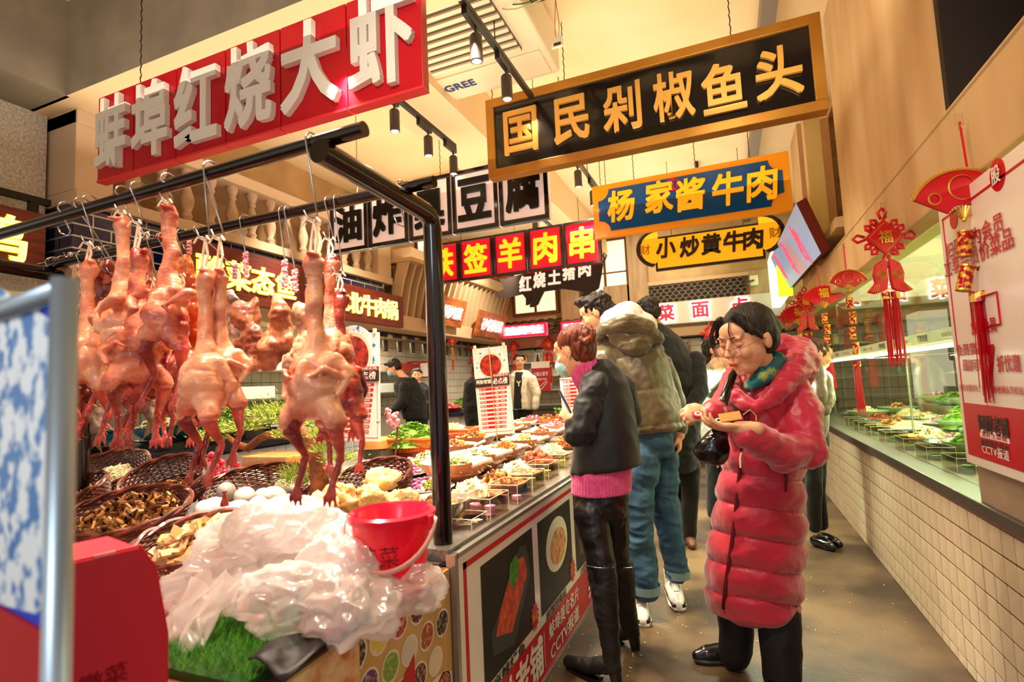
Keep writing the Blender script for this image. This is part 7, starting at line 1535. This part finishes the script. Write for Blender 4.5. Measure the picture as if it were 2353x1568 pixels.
def ex_smile(r, org, hm, q):
    glasses(hm, r, org, hookm, .022); g = G(); pl_(g, (1648, 838, 4.8, 17), (1655, 850, 4.85, 18)); fuse(g, 'scarf', mat('beige_scarf', '#c8a080', .8), r, .009, org=org, disp=wrinkle(3, .006, (30, 30, 30)))
    g = G(); pl_(g, (1676, 842, 4.6, 9), (1682, 856, 4.62, 11)); fuse(g, 'dark_cuff', coatk, r, .008, org=org)
bg('smiling woman with glasses and a pale grey puffer coat, hand raised, beyond the crimson coat', (1646, 806), (.93, -.35, 0), -.05, 1.0, 4.9, [(832, 1628, 1662, 4.9, .1), (848, 1616, 1680, 4.9, .14), (900, 1612, 1690, 4.9, .17), (980, 1612, 1694, 4.9, .18), (1020, 1612, 1692, 4.9, .17)], greyp, hairb, [((1640, 1020, 4.9, 20), (1640, 1080, 4.9, 17), (1640, 1180, 4.9, 14)), ((1665, 1020, 4.9, 20), (1665, 1080, 4.9, 17), (1665, 1180, 4.9, 14))], coatk, arms=[((1628, 860, 4.8, 18), (1634, 900, 4.7, 16), (1670, 868, 4.6, 12))], hands=[(P(1672, 850, y=4.58), (.0, -.1, 1), (.5, -.9, 0), 1, .7, .95)], extra=ex_smile, hair='long', shoes=(.02, -.16))
bg('woman with curly brown hair in a taupe puffer jacket leaning on the right counter', (1878, 818), (.95, .2, 0), .3, 1.0, 4.55, [(842, 1866, 1892, 4.55, .09), (860, 1858, 1900, 4.55, .14), (900, 1856, 1906, 4.55, .17), (960, 1856, 1904, 4.55, .17), (1005, 1856, 1896, 4.55, .16)], brnp, mat('hair_brown', '#3a2014', .5, col2='#5a3420', ns=20), [((1868, 1000, 4.55, 24), (1870, 1100, 4.55, 18), (1872, 1210, 4.6, 15)), ((1884, 1000, 4.6, 20), (1880, 1100, 4.6, 16), (1888, 1205, 4.7, 13))], coatk, arms=[((1892, 868, 4.5, 17), (1904, 920, 4.45, 15), (1893, 945, 4.4, 12))], hair='long', shoes=(.10, -.10))
def ex_mask(r, org, hm, q):
    g = G(); g.ball((0, 0, 0), (1, 1, 1), 14, 10, hm @ Matrix.Translation((0, -.072, -.05)) @ Matrix.Diagonal((.058, .044, .048, 1))); fuse(g, 'face_mask', mat('mask_sky', '#5aa8d8', .7), r, .008, org=org)
    g = G(); c = P(938, 903, y=5.9); g.box(c, (.06, .005, .08)); g.build('name_badge', MATS['white_plastic'], r, org=org)
bg('young cook in a black hoodie and blue face mask bending over the left shop counter', (905, 846, 5.95), (-.85, -.45, 0), .5, 1.0, 6.0, [(868, 918, 950, 6.0, .1), (885, 908, 962, 6.0, .16), (910, 916, 972, 6.0, .18), (940, 926, 976, 6.0, .18), (962, 930, 976, 6.0, .16)], coatk, hairb, [((945, 960, 6.0, 14), (945, 1010, 6.0, 12), (945, 1075, 6.0, 10)), ((962, 960, 6.1, 14), (962, 1010, 6.1, 12), (962, 1075, 6.1, 10))], navy, arms=[((930, 890, 5.85, 14), (926, 925, 5.8, 13), (900, 948, 5.7, 9))], hands=[(P(900, 948, y=5.7), (-1, 0, -.1), (0, .1, 1), 1, .4, .95)], extra=ex_mask, shoes=(-.1, -.1))
bg('older cook in a navy uniform standing behind the masked cook', (958, 864), (.5, -.85, 0), 0, .95, 7.0, [(880, 950, 972, 7.0, .1), (892, 944, 984, 7.0, .15), (930, 944, 986, 7.0, .16), (965, 946, 984, 7.0, .15)], navy, mat('hair_grey', '#3a342e', .6), [((957, 965, 7.0, 11), (957, 1050, 7.0, 9)), ((972, 965, 7.0, 11), (972, 1050, 7.0, 9))], navy, arms=[((980, 898, 6.9, 8), (983, 925, 6.9, 7), (974, 935, 6.8, 6))], shoes=(.02, -.12), vox=.013)
def ex_tee(r, org, hm, q):
    glasses(hm, r, org, MATS['black_metal'], .022); g = G(); rings(g, [(855, 1184, 1204, 6.93, .06), (880, 1182, 1204, 6.90, .07), (940, 1180, 1206, 6.90, .07)]); fuse(g, 'black_tee', coatk, r, .012, org=org)
    text('white_print', 'Y', MATS['white_plastic'], r, P(1192, 882, y=6.80)-org, .1, .002, .03)
bg('young man with glasses in a cream puffer jacket over a black tee, facing the counter', (1194, 832), (.45, -.9, 0), .0, 1.02, 7.0, [(852, 1180, 1212, 7.02, .1), (864, 1172, 1226, 7.02, .15), (900, 1172, 1236, 7.02, .17), (940, 1176, 1236, 7.02, .17)], creamp, hairb, [((1192, 945, 7.0, 13), (1192, 1030, 7.0, 10)), ((1212, 945, 7.0, 13), (1212, 1030, 7.0, 10))], coatk, arms=[((1222, 872, 6.9, 11), (1234, 905, 6.9, 10), (1230, 935, 6.85, 8))], extra=ex_tee, shoes=(.02, -.12), cn='puffer_jacket', vox=.013)
bg('person in black standing behind the middle menu board', (1100, 846, 7.0), (.5, .8, 0), .2, .95, 7.0, [(865, 1085, 1112, 7.0, .12), (880, 1070, 1120, 7.0, .17), (930, 1066, 1120, 7.0, .18), (1000, 1078, 1116, 7.0, .17)], coatk, hairb, [((1090, 990, 7.0, 13), (1090, 1050, 7.0, 10))], coatk, arms=[], shoes=(.02, -.12), vox=.013)
# ---------------------------------------------------------------- shops behind: left row and the back kitchen
kt = mat('kitchen_tile', '#d8cfc0', .25, col2='#c8beb0', ns=3); dgr = mat('slate_top', '#20263c', .25); turq = mat('turquoise_glaze', '#1a8aa0', .25, coat=.3)
def tilewall(name, a, b, axis, nu, nv, host_m=grout, m=kt):
    g = G(); g.bbox(a, b); w = struct(name, g, host_m); g = G()
    for i in range(nu):
        for j in range(nv):
            if axis == 'x': L_ = (b[1]-a[1])/nu; h = (b[2]-a[2])/nv; g.box((b[0]+.004, a[1]+(i+.5)*L_, a[2]+(j+.5)*h), (.012, L_-.008, h-.008))
            else: L_ = (b[0]-a[0])/nu; h = (b[2]-a[2])/nv; g.box((a[0]+(i+.5)*L_, a[1]-.004, a[2]+(j+.5)*h), (L_-.008, .012, h-.008))
    stuff(g.build('tiles', m, w)); return w
tilewall('wall_left_kitchen', (-5.7, 1.5, .9), (-5.6, 11.2, 2.2), 'x', 64, 9)
tilewall('wall_back_kitchen', (-5.6, 11.2, .0), (2.9, 11.3, 2.3), 'y', 40, 12, m=mat('grey_kitchen_tile', '#a89c88', .35))
g = G(); g.bbox((-5.7, 1.5, 2.2), (-4.4, 11.3, 2.25)); g.bbox((-4.6, 9.4, 2.2), (2.9, 11.3, 2.25)); struct('ceiling_left_stalls', g, mat('stall_ceil2', '#c8b48c', .8))
g = G(); g.bbox((-5.7, 11.3, 0), (-5.65, 1.5, .9)); struct('wall_left_low', g, kt)
lc = thing('left_stall_counter', 'tiled counter with a dark slate top along the left shops, behind the hanging ducks', 'counter', (0, 0, 0))
g = G(); g.bbox((-4.7, 2.2, 0), (-3.93, 5.3, .86)); g.build('counter_core', grout, lc); g = G(); g.bbox((-4.75, 2.2, .86), (-3.88, 5.3, .92)); g.build('slate_top', dgr, lc)
g = G()
for c in range(21):
    for r in range(6): g.box((-3.925, 2.27+c*.14, .07+r*.14), (.012, .134, .134))
stuff(g.build('front_tiles', mat('bluish_tile', '#d0d4ec', .2), lc))
lc2 = thing('left_stall_counter', 'short tiled counter with dark top further along the left, beside the person in black', 'counter', (0, 0, 0)); g = G(); g.bbox((-4.7, 7.35, 0), (-3.93, 8.75, .86)); g.build('counter_core', kt, lc2); g = G(); g.bbox((-4.75, 7.3, .86), (-3.88, 8.8, .92)); g.build('slate_top', dgr, lc2)
bk_ = thing('back_stall_counter', 'dark counter of the back kitchen behind the grey jackets', 'counter', (0, 0, 0)); g = G(); g.bbox((-3.9, 8.9, 0), (1.4, 9.5, .86)); g.build('counter_core', mat('brown_counter', '#5a4430', .5), bk_); g = G(); g.bbox((-3.95, 8.85, .86), (1.4, 9.55, .92)); g.build('counter_top', granite, bk_)
sh_ = thing('shelf_rack', 'steel shelf rack with jars and boxes along the back kitchen wall', 'shelf', (0, 0, 0))
for z in (1.15, 1.45, 1.75): g = G(); g.bbox((-5.2, 10.8, z), (1.5, 11.15, z+.02)); g.build('shelf_board', MATS['steel'], sh_)
sh2 = thing('shelf_rack', 'steel shelf rack along the left kitchen wall with white boxes', 'shelf', (0, 0, 0))
for z in (1.25, 1.6): g = G(); g.bbox((-5.58, 2.4, z), (-5.25, 9.0, z+.02)); g.build('shelf_board', MATS['steel'], sh2)
jc = ['#c8a050', '#3a6a50', '#a83020', '#d8d0c0', '#5a4a3a', '#e0c880', '#2a5a78', '#8a5a30']
jars = []
for i in range(8):
    g = G(); g.lathe([(0, 0), (.055, 0), (.06, .02), (.06, .12), (.04, .15), (.04, .17), (0, .17)], 12); t = thing('jar', 'jar', 'jar', (0, 0, -9)); g.build('jar_body', mat('jar%d' % i, jc[i], .35), t, smooth=True, auto=50); g = G(); g.lathe([(0, .17), (.044, .165), (.044, .19), (0, .192)], 12); g.build('lid', MATS['lamp_grey'], t); jars.append(t)
jn = ['ochre', 'green', 'red', 'white', 'brown', 'yellow', 'blue', 'tan']; used_j = set(); k = 0
for z, zn in ((1.172, 'lowest'), (1.472, 'middle'), (1.772, 'top')):
    for i in range(15):
        x = -4.9+i*.42+random.uniform(-.08, .08); j_ = (i*3+int(z*10)) % 8; lb = '%s jar on the %s shelf of the back kitchen' % (jn[j_], zn)
        if j_ not in used_j: used_j.add(j_); jars[j_].location = (x, 10.95, z); jars[j_]['label'] = lb; jars[j_]['group'] = '%s jars on the %s back shelf' % (jn[j_], zn)
        else: dup(jars[j_], (x, 10.95, z), label=lb, group='%s jars on the %s back shelf' % (jn[j_], zn), scale=random.uniform(.8, 1.15))
for i in range(10):
    g = G(); w_ = random.uniform(.18, .3); g.bbox((-.14, -w_, 0), (.14, w_, .15)); t = g.build('storage_box', mat('box_white%d' % (i % 3), ('#e0dccc', '#c8d0c8', '#b83828')[i % 3], .5), None, bevel=.01); t.location = (-5.42, 2.8+i*.66, 1.272 if i % 2 else 1.622); tag(t, '%s storage box on the %s left kitchen shelf, %s from the near end' % (('white', 'grey-green', 'red')[i % 3], 'lower' if i % 2 else 'upper', orden[i]), 'box', '%s storage boxes on the %s left shelf' % (('white', 'grey-green', 'red')[i % 3], 'lower' if i % 2 else 'upper'))
# pans, stoves, pot on the left counter
tp = make_bowl('turquoise_pan', 'turquoise pan on a black stove on the left slate counter, under the ducks at the left', .19, turq, mat('turq_in', '#0a5a6a', .3), True, .10)
for i, (u, lb) in enumerate([(215, 'leftmost by the rack post'), (375, 'second from the rack post'), (430, 'third from the rack post'), (500, 'behind the duck pair')]):
    p = P(u, 1010, x=-4.15); loc = (-4.2, p.y, 1.0)
    if i == 0: tp.location = loc; tp['label'] = 'turquoise pan on the left slate counter, '+lb
    else: dup(tp, loc, label='turquoise pan on the left slate counter, '+lb)
    st_ = thing('stove', 'black round stove under the turquoise pan, '+lb, 'stove', (-4.2, p.y, .921)); g = G(); g.lathe([(0, 0), (.2, 0), (.19, .05), (.13, .075), (0, .075)], 20); g.build('stove_body', MATS['black_metal'], st_, smooth=True, auto=40); g = G(); g.lathe([(.16, .07), (.17, .082)], 20); g.build('burner_ring', MATS['lamp_grey'], st_)
    food(('red_meat', 'mixed', 'meat', 'greens')[i], 'food in the turquoise pan '+lb, (-4.2, p.y, 1.07), 1.5)
stp = thing('steel_stockpot', 'shiny steel stockpot on the left slate counter behind the bonsai', 'pot', (-4.2, P(575, 960, x=-4.2).y, .921)); g = G(); g.lathe([(0, 0), (.17, 0), (.175, .01), (.175, .24), (.185, .245), (.17, .245), (.165, .02), (0, .02)], 28); g.build('pot_shell', MATS['steel_pot'], stp, smooth=True, auto=40); g = G(); g.tube([(.175, -.05, .2), (.22, -.04, .21), (.22, .04, .21), (.175, .05, .2)], .008, 6); g.build('pot_handle', MATS['steel_pot'], stp)
wk = make_bowl('dark_blue_wok', 'dark blue wok in front of the stockpot', .2, dgr, dgr, True, .09); wk.location = (-4.05, P(640, 980, x=-4.05).y, .921)
# food pans seen at the back left: red and green plates
for i, (u, v, c_, lb) in enumerate([(1000, 925, '#b8202c', 'red plate of meat on the left counter, right of the black post'), (1040, 920, '#c8c040', 'yellow-green plate of food on the left counter behind the red one'), (1060, 930, '#b8202c', 'small red plate on the left counter nearest the person in black'), (905, 958, '#c83040', 'red cutting board with meat before the masked cook')]):
    p = P(u, v, z=.95); q_ = make_plate('plate', lb, .22, mat('plate'+c_[1:], c_, .3), None, .06); q_.location = (-4.2, (7.6, 8.05, 8.5)[i] if i < 3 else 5.05, .921); food(('red_meat', 'greens', 'meat', 'red_meat')[i], 'food on the '+lb, (q_.location.x, q_.location.y, .94), 1.6 if i < 3 else 1.2)
# row of black spotlights hanging under the left beam and the back fascia
rd = [(-4.25, 5.9+i*.33, 2.07, 'left beam', i) for i in range(6)] + [(-4.25, 8.0+i*.25, 2.07, 'left beam far end', i) for i in range(4)] + [(-3.4+i*.5, 9.6, 1.97, 'back fascia', i) for i in range(7)]
for (x, y, z, wh, i) in rd: lamp(x, y, z, 'small black spotlight hanging under the %s, %s from the left' % (wh, orden[i]))
g = G(); g.bbox((-4.3, 5.6, 2.06), (-4.2, 9.2, 2.08)); g.bbox((-3.9, 9.5, 1.95), (1.4, 9.58, 1.98)); struct('trim_15', g, MATS['black_metal'])
# red posters in the shops
def rposter(label, u, v, y, w, h, tx):
    c = P(u, v, y=y); r = thing('red_poster', label, 'poster', c); g = G(); [g.tube([(dx*w, .003, h/2), (dx*w, .003, (1.99 if y > 8 else 2.2)-c.z)], .003, 4) for dx in (-.4, .4)]; g.build('hanging_wire', chainm, r); g = G(); g.bbox((-w/2, 0, -h/2), (w/2, .006, h/2)); g.build('red_sheet', mat('poster_red2', '#b8182c', .4), r)
    g = G(); g.bbox((-w/2, -.004, h*.28), (w/2, -.001, h/2)); g.build('pale_top', pw, r); text('lettering', tx, pw, r, (0, -.006, h*.08), .1, 0, .03, fit=(w*.8, h*.14)); text('lettering', '地道家乡味', pw, r, (0, -.006, -h*.1), .1, 0, .01, fit=(w*.6, h*.07))
    g = G(); g.tube([(-w*.3, -.004, -h*.4), (0, -.004, -h*.44), (w*.34, -.004, -h*.2)], .008, 5); g.tube([(-w*.1, -.004, -h*.36), (w*.3, -.004, -h*.14)], .006, 5); g.build('chopstick_drawing', pw, r)
rposter('red poster with white heading behind the cream puffer jacket man', 1243, 865, 9.12, .35, .53, '土锅土菜节'); rposter('red poster with white lettering on the left wall behind the duck pair', 562, 885, 5.6, .38, .6, '土锅土菜节')
for i, (u0, v0, u1, v1) in enumerate([(930, 832, 960, 870), (965, 832, 986, 868)]):
    a, b = P(u0, v1, y=8.5), P(u1, v0, y=8.5); c = (a+b)/2; r = thing('notice_board', 'white notice with red border on the left kitchen wall, %s' % ('left one' if i == 0 else 'right one'), 'notice', c); w, h = b.x-a.x, b.z-a.z
    g = G(); g.bbox((-w/2, 0, -h/2), (w/2, .01, h/2)); g.build('notice_sheet', pw, r); g = G()
    for p0, p1 in (((-w/2, -h/2), (w/2, -h/2)), ((w/2, -h/2), (w/2, h/2)), ((w/2, h/2), (-w/2, h/2)), ((-w/2, h/2), (-w/2, -h/2))): g.tube([(p0[0], -.004, p0[1]), (p1[0], -.004, p1[1])], .015, 4)
    g.build('red_frame', rr, r)
# more knots in the far shops
kn_ = [o for o in bpy.data.objects if o.name.startswith('knot_ornament') and o.parent is None]
src = kn_[1]; fsrc = [o for o in bpy.data.objects if o.name.startswith('fan_ornament') and o.parent is None][2]
for (u, v, y, s_, lb) in [(1257, 795, 9.14, 1.15, 'above the red poster'), (1083, 800, 9.14, 1.15, 'left of the middle menu board'), (1178, 805, 9.14, .85, 'between the middle menu board and the cream jacket man'), (1630, 765, 9.14, 1.15, 'above the smiling woman')]: dup(src, P(u, v-22, y=y), 0, 'small far red knot, '+lb, scale=s_)
pf_ = P(1037, 790, x=-3.88); dup(fsrc, (-3.875, pf_.y, 2.12), 0, 'small far red fan with long red tassel right of the black post', scale=.55)
# potted sprig by the far counter
pp_ = thing('green_plant', 'small green leafy plant on the far counter beside the black jacket woman', 'plant', (P(1282, 915, y=6.3).x, 6.3, TZ+.1)); g = G()
for i in range(26): a, b = random.uniform(0, 6.28), random.uniform(.02, .1); c = V((b*.6*math.cos(a), b*.5*math.sin(a), random.uniform(-.04, .1))); g.ball(c, (.02, .014, .012), 6, 4)
g.build('leaves', mat('leaf_green', '#6aa830', .5), pp_); g = G(); g.tube([(0, 0, -.1), (.01, 0, .08)], .006, 5); g.build('stem', MATS['twig'], pp_)
